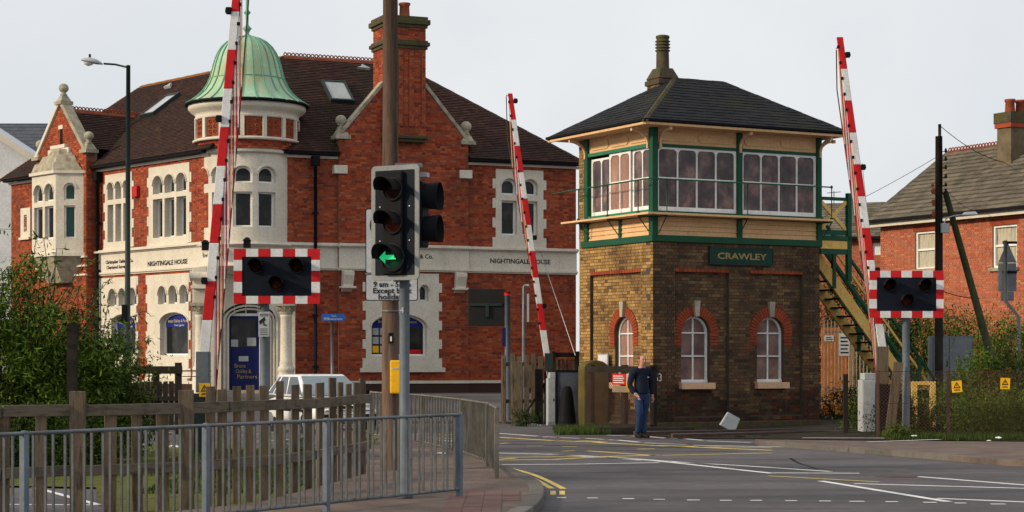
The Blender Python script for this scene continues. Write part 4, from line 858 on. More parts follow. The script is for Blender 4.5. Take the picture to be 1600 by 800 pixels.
# --- roof windows and cowls
def rooflight(fr, px, py, w, h):
    u, z = fr.ray(px, py); mb = MB(fr); holewall(mb, u-w/2, u+w/2, z-h/2, z+h/2, [(u-w/2+.07, u+w/2-.07, z-h/2+.08, z+h/2-.08, 0)], -.14, 0); f = mb.build('roof_window', lpost, nh)
    mb = MB(fr); mb.box(u-w/2+.07, u+w/2-.07, -.11, -.09, z-h/2+.08, z+h/2-.08); mb.build('pane', skyl, f)
rooflight(fR, 527, 146, .82, 1.3); rooflight(fL, 252, 167, .9, 1.35)
for fr, px, py in ((fR, 566, 108), (fL, 265, 137)):
    u, z = fr.ray(px, py); mb = MB(fr); mb.prism([(u-.22, z-.08), (u+.25, z-.1), (u+.12, z+.02), (u, z+.16), (u-.06, z)], -.12, -.02); mb.build('roof_vent', cab, nh)
# --- turret
TPs = lambda r: polar(TX, TY, r)
rb = 1.44; cuts = [i*.12 for i in range(-30, 30)]
zt0, zt1 = zF1, 8.05
hs = []
for deg in (33, 2, -29, -60, -91):
    c = R(deg)*rb; w = .30; hs += [(c-w, c+w, 5.76, 6.84, 0), (c-w, c+w, 7.12, 7.62, .26)]
TU = polar(TX, TY, rb)
wn = gwin(TU, (-R(118)*rb, R(105)*rb, zt0, zt1), hs, v=0, depth=.22, quoin=False, cuts=cuts, sill=False)
wn.name = 'turret_bay'
def drum(r, z0, z1, m, name, a0=-200, a1=20, n=40): # angles in math convention: front is -90
    mb = MB(); mb.lathe([(r-.5, z1), (r, z1), (r, z0), (r-.5, z0)], TX, TY, n, R(a0), R(a1), smooth=False); return mb.build(name, m, nh)
def lather(prof, m, name, a0=0, a1=360, n=48, smooth=True):
    mb = MB(); mb.lathe(prof, TX, TY, n, R(a0), R(a1), smooth); return mb.build(name, m, nh)
lather([(1.3, zt0-.01), (1.58, zt0-.01), (1.64, zt0-.06), (1.56, zt0-.1), (1.5, zt0-.12), (1.5, zF0+.1), (1.54, zF0+.08), (1.6, zF0+.04), (1.56, zF0), (1.3, zF0-.03), (1.2, zF0-.18), (.9, zF0-.2), (0, zF0-.2)], stone, 'turret_frieze', -205, 25)
text('Bow', polar(TX, TY, 1.5), -R(52)*1.5, -.002, 4.84, .2, black, nh, .3); text('ery', polar(TX, TY, 1.5), -R(22)*1.5, -.002, 4.85, .2, black, nh, .22)
lather([(1.3, 8.05), (1.53, 8.05), (1.57, 8.1), (1.54, 8.16), (1.56, 8.17), (1.4, 8.17)], stone, 'turret_cornice')
lather([(1.55, 8.16), (1.56, 9.2)], brick_m, 'turret_wall')
TD = polar(TX, TY, 1.56)
cy_ = courses(rectp(-R(110)*1.56, R(110)*1.56, 8.17, 9.2), [.225, .1125], .075); lay(TD, cy_, .012, .012, .012, .002, 'brick', brick_r, nh)
lather([(1.5, 8.44), (1.68, 8.44), (1.7, 8.5), (1.62, 8.54), (1.5, 8.55)], stone, 'turret_cornice')
for i in range(-5, 6):
    t = (i+.1)*R(24.5); mb = MB(TD); mb.box(t*1.56-.06, t*1.56+.06, -.09, .02, 8.54, 9.16); mb.build('pilaster', stone, nh)
    tc_ = (i+.6)*R(24.5)*1.56; mb = MB(TD); mb.box(tc_-.22, tc_+.22, -.03, .02, 8.60, 9.12)
    pn = mb.build('panel', tile_c, nh)
    mb = MB(TD)
    for k in range(3):
        for s_ in (-1, 1):
            cxx, czz = tc_+s_*.1, 8.7+k*.16; mb.tube([(cxx+.06*math.cos(t_), -.035, czz+.05*math.sin(t_)) for t_ in [2*PI*q/7*s_ for q in range(7)]], .014, 4, False)
    mb.build('relief', brick_r, pn)
lather([(1.5, 9.14), (1.62, 9.14), (1.64, 9.2), (1.6, 9.26), (1.66, 9.34), (1.78, 9.42), (1.84, 9.5), (1.84, 9.6), (1.5, 9.62)], stone, 'turret_cornice')
zd = 9.66; lather([(1.7, zd-.06), (1.93, zd-.06), (1.95, zd), (1.88, zd+.04)], dark, 'turret_gutter')
prof = [(1.93, 0), (1.78, .08), (1.58, .22), (1.39, .40), (1.26, .60), (1.16, .82), (1.10, 1.05), (1.05, 1.25), (.99, 1.45), (.9, 1.65), (.78, 1.83), (.62, 1.98), (.42, 2.09), (.2, 2.15), (.05, 2.18)]
lather([(r, zd+z) for r, z in prof], copper, 'dome', n=48)
for i in range(24):
    t = i*2*PI/24+.03; mb = MB(); mb.tube([(TX+(r+.012)*math.cos(t), TY+(r+.012)*math.sin(t), zd+z+.008) for r, z in prof[:-1]], .022, 5); mb.build('dome_rib', copper_d, nh)
lather([(1.175, zd+.8), (1.19, zd+.82), (1.165, zd+.84)], copper_d, 'dome_seam')
z = zd+2.1; lather([(.16, z), (.14, z+.1), (.05, z+.15), (.09, z+.25), (.15, z+.32), (.09, z+.38), (.045, z+.45), (.05, z+.75), (.10, z+.8), (.11, z+.84), (.05, z+.9), (.04, z+1.5), (.015, z+2.2)], copper_d, 'spire', n=12)
# --- corner entrance below the turret
EN = Frame((-9.92, 61.75), (1, 0)); eu = lambda px: EN.U(px)
ho = (eu(345), eu(432), GZ0-.1, 3.46, .55)
mb = MB(EN); holewall(mb, -.05, eu(461), GZ0-.3, zF0, [ho], 0, .5); mb.build('entrance_wall', stone, nh)
mb = MB(EN)
for w_i, v_i in ((.0, -.03), (.12, .08), (.22, .18)): ring(mb, (ho[0]-.05+w_i, ho[1]+.05-w_i, ho[2], ho[3]+.05-w_i, .6-w_i), 0, .06, v_i, v_i+.05, closed=False)
mb.build('arch_moulding', stone, nh)
for px, r in ((447, .15), (314, .15)):
    p = Vector(((px-800)/FPX*61.2, 61.2, 0)); mb = MB()
    zc_ = EN.Z(447, 494); mb.lathe([(.27, GZ0-.1), (.27, GZ0+.55), (.24, GZ0+.6), (.24, 1.3), (.27, 1.35), (.25, 1.42), (.19, 1.5), (.21, 1.56), (.185, 1.62), (.17, zc_-.05), (.2, zc_), (.17, zc_+.03)], p.x, p.y, 20)
    col = mb.build('column', stone, nh); mb = MB(); mb.lathe([(.17, zc_+.03), (.22, zc_+.1), (.2, zc_+.16), (.28, zc_+.26), (.31, zc_+.3)], p.x, p.y, 20); mb.box(p.x-.3, p.x+.3, p.y-.3, p.y+.3, zc_+.3, zc_+.4)
    for i in range(12):
        t = i*PI/6; mb.tube([(p.x+(.23+.05*math.cos(s_))*math.cos(t), p.y+(.23+.05*math.cos(s_))*math.sin(t), zc_+.2+.06*math.sin(s_)) for s_ in [q*PI/3 for q in range(7)]], .018, 4, False)
    mb.build('capital', stone_w, col)
# scrolled console beside the entrance
p = at(314, 470, 61.1); mb = MB(FX(p.x, p.y)); mb.prism([(.35, 4.5), (-.3, 4.5), (-.32, 4.2), (-.12, 4.05), (-.16, 3.75), (-.05, 3.4), (.1, 3.1), (.35, 3.1)], -.2, .22, 'u'); mb.box(-.26, .26, -.34, .3, 3.85, 3.95); mb.tube([(-.3, -.2, 4.25), (.3, -.2, 4.25)], .16, 12); mb.build('console', stone_w if False else stone, nh, bev=.01)
# door, fanlight, side light
D = Frame((-9.92, 62.1), (1, 0)); du = lambda px: D.U(px)
part(D, 'door_frame', whitef, (du(348), du(355), 0, .08, GZ0, 3.04), (du(405), du(408), 0, .08, GZ0, 3.04), (du(343), du(436), -.01, .09, 3.04, 3.12), (du(429), du(436), 0, .08, GZ0, 3.04), parent=nh)
dr = part(D, 'door', blued, (du(355), du(405), .03, .09, GZ0+.1, 3.04), parent=nh)
part(D, 'pane', glass_d, (du(361), du(400), .015, .03, 2.05, 2.95), parent=dr); part(D, 'letter_plate', cab, (du(373), du(388), .01, .03, 1.62, 1.78), parent=dr)
part(D, 'poster', cab, (du(361), du(372), .005, .015, 2.08, 2.3), parent=dr); part(D, 'poster', cab, (du(386), du(400), .005, .015, 2.1, 2.36), parent=dr)
for i, t_ in enumerate(('Brace', 'Oakley &', 'Partners')): text(t_, D, du(366+i*2.0), .022, 1.42-i*.17, .18, gold, dr, .34+.14*i, align='LEFT')
part(D, 'side_light', blued, (du(408), du(429), .04, .09, GZ0+.1, 3.04), parent=nh)
part(D, 'fanlight', glass_d, (du(343), du(436), .05, .09, 3.12, 3.6), parent=nh); part(D, 'fanlight_bar', whitef, *[(du(px)-.02, du(px)+.02, 0, .05, 3.12, 3.55) for px in (366, 384, 403)], parent=nh)
part(EN, 'step', stone_w, (ho[0]-.1, ho[1]+.1, -.4, .4, GZ0-.2, GZ0+.1), parent=nh)
# lanterns and alarm box
for px, Y, py in ((321, 60.6, 385), (386, 60.2, 381)):
    p = at(px, py, Y); mb = MB(); mb.box(p.x-.1, p.x+.1, p.y-.1, p.y+.1, p.z-.12, p.z+.1); mb.taper(p.x-.13, p.x+.13, p.y-.13, p.y+.13, p.z+.1, p.z+.2, (.1, .1)); mb.tube([(p.x, p.y, p.z+.15), (p.x, p.y+.5, p.z+.2)], .02, 6); tag(mb.build('wall_lantern', dark), 'black wall lantern %s' % ('above the left console of the corner entrance' if px < 350 else 'under the middle of the domed turret bay'), 'lantern')
a = L.rect(211, 219, 291, 308); tag(part(L, 'alarm_box', red_s, (a[0], a[1], -.14, -.01, a[2], a[3]), parent=None, bev=.02), 'small red alarm box on the brick pier between two stone windows', 'alarm')
p = RG(RG.U(690), -.1, 0); 
# ================================================================ OTHER BUILDINGS
RH = Frame((at(1376, 0, 66).x, 66), (.48, -.877))
rh = thing('brick_house', 'orange brick house with grey tiled roof and sash windows at the right', 'house', (RH.o.x, RH.o.y, GZ0))
ez = RH.Z(1400, 346); rz_ = RH.Z(1480, 238, 3.8); gz0 = GZ0
ws = [RH.rect(1430, 1461, 361, 421), RH.rect(1551, 1589, 351, 418, ref=1570)]
hb_ = RH.U(1700)
brickwall(RH, rectp(0, hb_, gz0-.2, ez), [(*w,) for w in ws], 120, .3, brick_o, mortar_o, rh)
p = RH(0, 8, 0); sf = Frame((p.x, p.y), tuple(-RH.i)[:2]); brickwall(sf, rectp(0, 8, gz0-.2, ez), [], 0, .3, brick_o, mortar_o, rh)
mb = MB(RH); mb.box(hb_-.3, hb_, 0, 8, gz0-.2, ez); mb.box(0, hb_, 7.7, 8, gz0-.2, ez); mb.build('wall', mortar_o, rh)
for w in ws:
    mb = MB(RH); ring(mb, w, 0, .07, .05, .2); zm_ = w[2]+(w[3]-w[2])*.52; mb.box(w[0]+.05, w[1]-.05, .07, .16, zm_-.03, zm_+.03); c = (w[0]+w[1])/2; mb.box(c-.012, c+.012, .09, .14, w[2]+.05, w[3]-.05) if False else None
    f = mb.build('window', whitef, rh)
    for a, b in ((w[2]+.06, zm_), (zm_, w[3]-.06)):
        q = MB(RH); q.box(w[0]+.06, w[1]-.06, .13, .14, a, b); q.build('pane', wood_c, f)
    part(RH, 'sill', stone_w, (w[0]-.1, w[1]+.1, -.1, .1, w[2]-.1, w[2]-.0), parent=rh); part(RH, 'lintel', arch_b, (w[0]-.1, w[1]+.1, -.018, .03, w[3]+.0, w[3]+.2), parent=rh)
ul = RH.U(1482, 3.8)
E0, E1, R0, R1 = RH(-.35, -.35, ez+.05), RH(hb_, -.35, ez+.05), RH(ul, 3.8, rz_), RH(hb_, 3.8, rz_)
fH = roof_face([E0, E1, R1, R0], tile_g, rh, [.36], .30, joint=.014, t0=.05, t1=.01, solo=200, name='roof_tile', vary=1)
E3 = RH(-.35, 8, ez+.05); roof_face([E3, E0, R0], tile_g, rh, [.36], .30, t0=.05, t1=.01, name='roof_tile'); mb = MB(); mb.add([tuple(t) for t in (E3, R0, R1, RH(hb_, 8, ez+.05))], [(0, 1, 2, 3)]); mb.build('roof_deck', tile_g, rh)
ridge(R0, R1, tile_c, rh, .15, .3, 'ridge_tile', True); ridge(R0+Vector((0, 0, .05)), E0+Vector((0, 0, .06)), tile_g, rh, .2, .3, 'hip_tile')
part(RH, 'gutter', dark, (-.4, hb_, -.5, -.36, ez-.02, ez+.07), parent=rh); part(RH, 'fascia', stone, (-.35, hb_, -.34, -.28, ez-.16, ez+.02), parent=rh)
u, z = fH.ray(1568, 258); pz = fH(u, 0, z); cu_, cv_ = (pz-RH.o).dot(RH.u), (pz-RH.o).dot(RH.i)
zt_ = RH.Z(1575, 182, cv_); CH = RH.sub(cu_, cv_, 0); CH.o.z = 0
mb = MB(CH); mb.box(-.3, .35, 0, 1.5, pz.z-.5, zt_-.35); cs = mb.build('chimney_stack', chim, rh)
part(CH, 'chimney_cap', arch_b, (-.36, .41, -.06, 1.56, zt_-.35+.003, zt_-.2), parent=rh); part(CH, 'chimney_cap', moss_stone, (-.38, .43, -.08, 1.58, zt_-.2+.003, zt_+.15), parent=rh)
for k in range(3):
    p = CH(.03, .25+k*.45, 0); mb = MB(); z = zt_+.14; mb.lathe([(.17, z), (.15, z+.35), (.18, z+.38), (.18, z+.45), (.1, z+.45)], p.x, p.y, 14); mb.build('chimney_pot', tile_c, rh)
# farther low house
FH = Frame(tuple(at(1250, 0, 84))[:2], (.95, -.3)); fh = thing('far_house', 'farther house with brown tiled roof glimpsed behind the staircase', 'house', (FH.o.x, FH.o.y, GZ0))
e_, r_ = FH.Z(1370, 372), FH.Z(1370, 316, 3.5); wq = FH.rect(1364, 1386, 379, 398)
brickwall(FH, rectp(0, 7.2, gz0-.2, e_), [wq], 0, .3, brick_o, mortar_o, fh)
roof_face([FH(-.3, -.3, e_), FH(7.2, -.3, e_), FH(7.2, 3.5, r_), FH(-.3, 3.5, r_)], tile_g, fh, [.33], .28, t0=.03, t1=.01, name='roof_tile'); part(FH, 'window', whitef, (wq[0], wq[1], .05, .1, wq[2], wq[3]), parent=fh); part(FH, 'gutter', dark, (-.3, 7.2, -.42, -.3, e_-.05, e_+.06), parent=fh)
part(FH, 'wall', brick_o, (0, 7.2, 6, 6.3, 0, e_), (.0, .3, .3, 6, 0, e_), (6.9, 7.2, .3, 6, 0, e_), parent=fh); mb = MB(FH); mb.add([(-.3, 3.5, r_), (7.2, 3.5, r_), (7.2, 7, e_), (-.3, 7, e_)], [(0, 1, 2, 3)]); mb.build('roof_deck', tile_g, fh)
p = FH(FH.U(1303, 3.5), 3.5, r_); mb = MB(); mb.tube([p, p+Vector((0, 0, .55))], .02, 5); mb.tube([p+Vector((-.3, 0, .45)), p+Vector((.3, 0, .5))], .015, 5)
for k in range(5): mb.tube([p+Vector((-.25+k*.12, -.15, .46+k*.01)), p+Vector((-.25+k*.12, .15, .46+k*.01))], .01, 4)
mb.build('aerial', galv, fh)
# white rendered building at the left edge
WB = FX(at(-160, 0, 88).x, 88); wb = thing('rendered_building', 'white rendered building with blue slate roof behind the left gable', 'building', (WB.o.x, 88, GZ0))
we, wr = WB.Z(50, 244), WB.Z(50, 190); x1_ = WB.U(50)
mb = MB(WB); mb.prism([(0, 0), (x1_, 0), (x1_, we), (x1_-5, we+3.3), (0, we+1)], 0, 6); mb.build('wall', render_w, wb)
a, b = WB(x1_+.15, -.1, we-.15), WB(x1_-5, -.1, we+3.2); bar3(a, b, .2, .25, 'bargeboard', stone, wb)
W2 = FX(at(-160, 0, 94).x, 94); z1_, z0_ = W2.Z(40, 181), W2.Z(40, 300); roof_face([W2(0, -1, z0_), W2(W2.U(50), -1, z0_), W2(W2.U(84, 3), 3, z1_), W2(0, 3, z1_)], slate_b, wb, [.35], .28, name='slate')
mb = MB(W2); mb.prism([(0, 0), (W2.U(46), 0), (W2.U(46), z0_), (0, z0_)], 0, 5); mb.build('wall', render_w, wb)
# ================================================================ RAILINGS AND FENCES
def railing(pts, z0, z1, sp, m, pm, label, group=None, offs=.025, post_every=None):
    t = thing('guard_railing', label, 'railing', (*pts[0], z0), 0, group)
    for a, b in zip(pts, pts[1:]):
        A, B = Vector((*a, 0)), Vector((*b, 0)); d = (B-A); L_ = d.length; d.normalize(); n = Vector((-d.y, d.x, 0)); Z = Vector((0, 0, 1))
        mb = MB(); mb.tube([A+Z*z1, B+Z*z1], .017, 8); mb.build('top_rail', m, t); mb = MB(); mb.tube([A+Z*(z0+.09), B+Z*(z0+.09)], .018, 8); mb.build('bottom_rail', m, t)
        k = int(L_/sp)
        for i in range(1, k):
            p = A+d*(L_*i/k)+n*(offs if i % 2 else -offs)*.5; mb = MB(FX(p.x, p.y, 0, math.atan2(d.y, d.x))); mb.box(-.006, .006, -.013, .013, z0+.09, z1-.012); mb.build('bar', gbar if m is galv else m, t)
    for p in pts:
        A = Vector((*p, 0)); mb = MB(FX(A.x, A.y, 0, math.atan2(pts[-1][1]-pts[0][1], pts[-1][0]-pts[0][0]))); mb.box(-.03, .03, -.03, .03, z0-.15, z1-.01); mb.build('post', pm, t, bev=.006)
        mb = MB(); mb.lathe([(0, z1-.02), (.03, z1-.02), (.03, z1+.02), (0, z1+.028)], A.x, A.y, 8); mb.build('coupling', m, t)
    return t
def onl(px, A, B): # point of line A-B (plan) seen at px
    r = (px-800)/FPX; dx, dy = B[0]-A[0], B[1]-A[1]; t = (r*A[1]-A[0])/(dx-r*dy); return (A[0]+dx*t, A[1]+dy*t)
A, B = (-4.24, 16.4), (gr(719, 790).x, 22.5)
railing([(A[0]-1.1, A[1]-1.85), onl(38, A, B), onl(322, A, B), onl(510, A, B), onl(718, A, B)], .1, 1.035, .118, galv, gblue, 'grey steel guard railing along the near footway in the foreground')
fr_ = [(776, 26), (762, 28.9), (721, 31.9), (660, 35.6), (580, 39.2)]
railing([((px-800)/FPX*Y, Y) for px, Y in fr_][:3], .1, 1.02, .105, galvb, galvb, 'brown stained guard railing panels curving round the kerb by the crossing')
railing([((px-800)/FPX*Y, Y) for px, Y in fr_][2:], .1, 1.02, .14, galvb, galvb, 'pale guard railing running back from the kerb towards the white car')
# wooden fence
wp = [((px-800)/FPX*Y, Y) for px, Y in ((-120, 20), (0, 20.3), (122, 20.8), (291, 21.6), (350, 22.1), (437, 23.1), (483, 24.1), (520, 25.2), (548, 26.1), (572, 27.2))]
wf = thing('wooden_fence', 'weathered brown timber post and rail fence with upright pales behind the steel railing', 'fence', (wp[1][0], wp[1][1], 0))
for a, b in zip(wp, wp[1:]):
    A, B = Vector((*a, 0)), Vector((*b, 0)); d = (B-A).normalized()*.004
    for z, h in ((1.13, .12), (.50, .11)):
        mb = MB(); off = Vector((d.y, -d.x, 0)).normalized()*.06; mb.bar(A+off+d+Vector((0, 0, z+random.uniform(-.008, .008))), B+off-d+Vector((0, 0, z+random.uniform(-.008, .008))), .05, h); mb.build('rail', timberh, wf, bev=.006)
def along(path, s):
    for a, b in zip(path, path[1:]):
        L_ = math.dist(a, b)
        if s <= L_: t = s/L_; return (a[0]+(b[0]-a[0])*t, a[1]+(b[1]-a[1])*t, math.atan2(b[1]-a[1], b[0]-a[0]))
        s -= L_
def fy(px):
    q = ((-120, 20), (0, 20.3), (122, 20.8), (291, 21.6), (350, 22.1), (437, 23.1), (483, 24.1), (520, 25.2), (548, 26.1), (572, 27.2))
    for (a, ya), (b, yb) in zip(q, q[1:]):
        if px <= b: return ya+(yb-ya)*(px-a)/(b-a)
    return 27.2
for i, px in enumerate((-80, -38, 6, 64, 172, 215, 255, 327, 346, 370, 389, 412, 437, 461, 482, 501, 520, 531, 545, 556, 567)):
    Y = fy(px); x = (px-800)/FPX*Y; tall = px > 300; ht = (1.32+.09*h01(i, 3)) if tall else 1.08; w = (.056 if not tall else (.044 if px < 525 else .034))+.010*h01(i, 1); back = i % 3 == 1 and tall
    F = FX(x, Y+(.0 if not back else .06), 0, .25+(.2 if px > 450 else 0)); k = random.uniform(-.012, .012); d_ = random.uniform(0, .012); zt = ht+(.05 if i in (12, 16) else 0)
    mb = MB(F); mb.hexa([(-w, -.02+d_, .02), (w, -.02+d_, .02), (w, .03, .02), (-w, .03, .02), (-w+k, -.02+d_, zt), (w+k, -.02+d_, zt+random.uniform(-.015, .015)), (w+k, .03, zt), (-w+k, .03, zt)]); mb.build('pale', timber, wf, bev=.004)
for px in (122, 291):
    Y = fy(px); mb = MB(FX((px-800)/FPX*Y, Y, 0, .2)); w = .083
    mb.hexa([(-w, -.13, -.1), (w, -.13, -.1), (w, .03, -.1), (-w, .03, -.1), (-w-.004, -.13, 1.33), (w-.006, -.13, 1.33), (w, .03, 1.32), (-w, .03, 1.32)]); mb.build('post', timber, wf, bev=.008)
# dark fence behind, left of the entrance
df = thing('dark_fence', 'dark tarred timber fence with mesh near the blue front door', 'fence', tuple(gp(235, 44)))
dF = FX(gp(190, 44).x, 44)
uu = dF.U
part(dF, 'rail', dtimber, (uu(185), uu(285), -.06, .0, 1.35, 1.52), (uu(185), uu(285), -.05, 0, .75, .85), parent=df, bev=.005); part(dF, 'rail', rust, (uu(285), uu(330), -.03, .0, 1.4, 1.43), (uu(285), uu(330), -.03, .0, 1.28, 1.3), parent=df)
for px in (190, 243, 278): part(dF, 'post', dtimber, (uu(px)-.07, uu(px)+.07, 0, .12, -.1, 1.6 if px == 278 else 1.4), parent=df, bev=.005)
for k in range(9): u = uu(200)+k*.13; part(dF, 'board', dtimber, (u, u+.1, .005, .03, .1, 1.2-.1*h01(k)), parent=df)
def chainlink(fr, u0, u1, z0, z1, sp, m, parent, r=.0022, name='wire_mesh'):
    mb = MB(fr); H = z1-z0; x = u0-H
    while x < u1:
        for sg in (0, 1):
            a, b = x, x+H
            za, zb_ = (z0, z1) if sg == 0 else (z1, z0)
            if a < u0: za += (zb_-za)*(u0-a)/H; a = u0
            if b > u1: zb_ = za+(zb_-za)*(u1-a)/(b-a); b = u1
            if b-a > .01: mb.bar((a, sg*.004, za), (b, sg*.004, zb_), r*2, r*2, up=(0, 1, 0))
        x += sp
    mb.build(name, m, parent, kind='stuff')
# chain link fence on the right
A, B = (gr(1378, 688).x, 41.3), (14.4, 40.2); CL = Frame(A, (B[0]-A[0], B[1]-A[1])); cl = thing('chain_link_fence', 'low chain link fence with rusty posts in front of the bushes at the right', 'fence', (*A, 0))
chainlink(CL, 0, math.dist(A, B), .08, 1.42, .075, rust, cl, .0028); Lc = math.dist(A, B)
mb = MB(CL); mb.tube([(0, 0, 1.42), (Lc, 0, 1.42)], .005, 5); mb.tube([(0, 0, .75), (Lc, 0, .75)], .005, 5); mb.build('line_wire', rust, cl)
for u in (0, CL.U(1482), Lc-.1): part(CL, 'post', rust, (u-.035, u+.035, .01, .08, -.1, 1.45), parent=cl)
def wsign(fr, x0, x1, y0, y1, label, tilt=0, v=-.03):
    r = fr.rect(x0, x1, y0, y1, v); cu, cz = (r[0]+r[1])/2, (r[2]+r[3])/2; w, h = (r[1]-r[0])/2, (r[3]-r[2])/2; o = fr(cu, v, 0); an = math.atan2(fr.u.y, fr.u.x)
    t = thing('warning_sign', label, 'sign', (o.x, o.y, cz), an); F = FX(o.x, o.y, cz, an); ct, st_ = math.cos(tilt), math.sin(tilt); f2 = lambda u, v_, z: F(u*ct-z*st_, v_, u*st_+z*ct)
    mb = MB(f2); mb.box(-w, w, -.004, .004, -h, h); mb.build('plate', yel, t)
    mb = MB(f2); tri = lambda k, c: [(-w*k, c-w*k*.8), (w*k, c-w*k*.8), (0, c+w*k*.95)]
    a, b = tri(.72, h*.22), tri(.44, h*.20)
    for i in range(3): j = (i+1) % 3; mb.hexa([(a[i][0], -.008, a[i][1]), (a[j][0], -.008, a[j][1]), (a[j][0], -.004, a[j][1]), (a[i][0], -.004, a[i][1]), (b[i][0], -.008, b[i][1]), (b[j][0], -.008, b[j][1]), (b[j][0], -.004, b[j][1]), (b[i][0], -.004, b[i][1])])
    c = h*.16; mb.prism([(.02*w, c+.3*w), (-.14*w, c-.02*w), (.0, c-.02*w), (-.04*w, c-.3*w), (.14*w, c+.06*w), (.0, c+.06*w), (.1*w, c+.3*w)], -.008, -.0045)
    mb.box(-w*.6, w*.6, -.0075, -.0045, -h*.72, -h*.62); mb.box(-w*.5, w*.5, -.0075, -.0045, -h*.55, -h*.47); mb.build('symbol', black, t)
wsign(CL, 1487, 1503, 595, 613, 'yellow lightning warning sign tilted on the chain link fence, nearer the grey cabinet', .08); wsign(CL, 1563, 1578, 590.5, 608, 'yellow lightning warning sign on the chain link fence above the grass, nearest the right edge', -.04)
# palisade gate behind the box
PGf = FX(at(1286, 0, 53).x, 53, 0, .1); pg = thing('palisade_fence', 'pale steel palisade fence between signal box and staircase', 'fence', (PGf.o.x, 53, 0))
z1_, z0_ = PGf.Z(1300, 500), .45; n = 19
for i in range(n):
    u = i*.098+.03; mb = MB(PGf); mb.prism([(u-.014, z0_), (u+.014, z0_), (u+.014, z1_-.04), (u, z1_), (u-.014, z1_-.04)], -.015, .0); mb.build('pale', stone_w, pg)
for z in (z0_+.4, z1_-.35): part(PGf, 'rail', stone_w, (0, 1.9, .003, .03, z, z+.05), parent=pg)
tag(part(PGf, 'orange_panel', orangep, (.05, .75, .3, .35, .1, z1_-.2), parent=None), 'orange boarded screen standing behind the pale palisade fence', 'screen')
tag(part(PGf, 'timber_post', ochre, (.78, .92, .2, .32, 0, z1_-.3), parent=None), 'cream timber post behind the palisade fence beside the orange screen', 'post')
for (x0, x1, y0, y1), lb in (((1288, 1302, 524, 533), 'small white notice at the left of the palisade fence'), ((1311, 1327, 521, 556), 'tall white notice on the palisade fence under the stairs')):
    r = PGf.rect(x0, x1, y0, y1); t = thing('notice', lb, 'notice', tuple(PGf(r[0], -.03, r[2]))); part(PGf, 'plate', white, (r[0], r[1], -.03, -.02, r[2], r[3]), parent=t)
    n_ = 2 if y1-y0 < 15 else 5; h = (r[3]-r[2])/(n_+1); part(PGf, 'print', dark, *[(r[0]+.03, r[1]-.03-.03*(k % 2), -.035, -.031, r[2]+h*(k+.7), r[2]+h*(k+.7)+h*.35) for k in range(n_)], parent=t)
# ================================================================ BARRIERS
bcount = 0
def barrier(Y, px0, py0, px1, py1, w0, w1, side, rail, label, first_red=True, base=True, lamps=(0.03, .5, .93), band=.68):
    A, B = at(px0, py0, Y), at(px1, py1, Y); t = thing('level_crossing_barrier', label, 'barrier', (A.x, Y, 0), 0, 'raised crossing barriers'); F = FX(A.x, Y, 0)
    a = Vector((0, 0, A.z)); b = Vector((B.x-A.x, 0, B.z)); d = b-a; Ln = d.length; d.normalize(); nrm = Vector((d.z, 0, -d.x))
    n = int(Ln/band+.99)
    for i in range(n):   # bands counted from the tip
        s1 = Ln-i*band; s0 = max(0, s1-band); wa, wb_ = w0+(w1-w0)*s0/Ln, w0+(w1-w0)*s1/Ln; p, q = a+d*s0, a+d*(s1-.002)
        mb = MB(F); mb.hexa([(p.x-wa/2, -.04, p.z), (p.x+wa/2, -.04, p.z), (p.x+wa/2, .04, p.z), (p.x-wa/2, .04, p.z), (q.x-wb_/2, -.04, q.z), (q.x+wb_/2, -.04, q.z), (q.x+wb_/2, .04, q.z), (q.x-wb_/2, .04, q.z)])
        mb.build('boom_band', red if (i % 2 == 0) == first_red else white, t, bev=.01)
    # hanging skirt folded beside the boom
    R_ = [at(x, y, Y) for x, y in rail]; R_ = [Vector((p.x-A.x, 0, p.z)) for p in R_]
    mb = MB(F); mb.tube([tuple(p+Vector((0, .02, 0))) for p in R_], .014, 6); mb.build('skirt_rail', rust, t)
    def onr(s):
        segs = [(p, q, (q-p).length) for p, q in zip(R_, R_[1:])]; T = sum(x[2] for x in segs); s *= T
        for p, q, l in segs:
            if s <= l: return p+(q-p)*(s/l)
            s -= l
        return R_[-1]
    K = 17; top = R_[0]
    for k in range(K):
        s = Ln*(1-.03-.86*k/K); p = a+d*s+nrm*side*(w0+(w1-w0)*s/Ln)/2; q = onr(min(1, .2+.8*(k+1)/K)); mb = MB(F)
        mb.bar((p.x, .0, p.z), (q.x, .015, q.z), .020, .02, up=(0, 1, 0)); mb.build('skirt_strip', red if k % 2 else (white if k % 3 else ochre), t)
        mb = MB(F); mb.box(p.x-.02, p.x+.02, -.05, -.0, p.z-.03, p.z+.03); mb.build('hinge', dark, t)
    mb = MB(F); p = a+d*(Ln-.08); mb.bar((p.x, 0, p.z), (top.x, .02, top.z+.02), .02, .02, up=(0, 1, 0)); mb.build('link', rust, t)
    for s in lamps:
        p = a+d*Ln*(1-s)-nrm*side*(.11); mb = MB(F); mb.box(p.x-.05, p.x+.05, -.09, .02, p.z-.06, p.z+.06); lm_ = mb.build('lamp', dark, t, bev=.015)
        mb = MB(F); q = p-nrm*side*.06; mb.tube([(p.x, -.03, p.z), (q.x+.0, -.03, q.z)], [.045, .04], 10); mb.build('lens', redlamp, lm_)
    return t, F, A
t, F, A = barrier(35, 319, 560, 373, -42, .18, .145, 1, [(390, -30), (385, 45), (370, 225), (355, 405), (341, 560), (335, 640)], 'nearest raised red and white barrier beside the blue front door, its tip above the picture', True, lamps=(.10, .38, .80), band=.684)
mb = MB(F); mb.box(-.13, .1, -.12, .12, A.z-.6, A.z+.12); mb.build('drive_arm', gpost, t, bev=.01); mb = MB(F); mb.box(-.22, .16, -.15, .25, 0, A.z-.62); mb.build('pedestal', lpost, t, bev=.015)
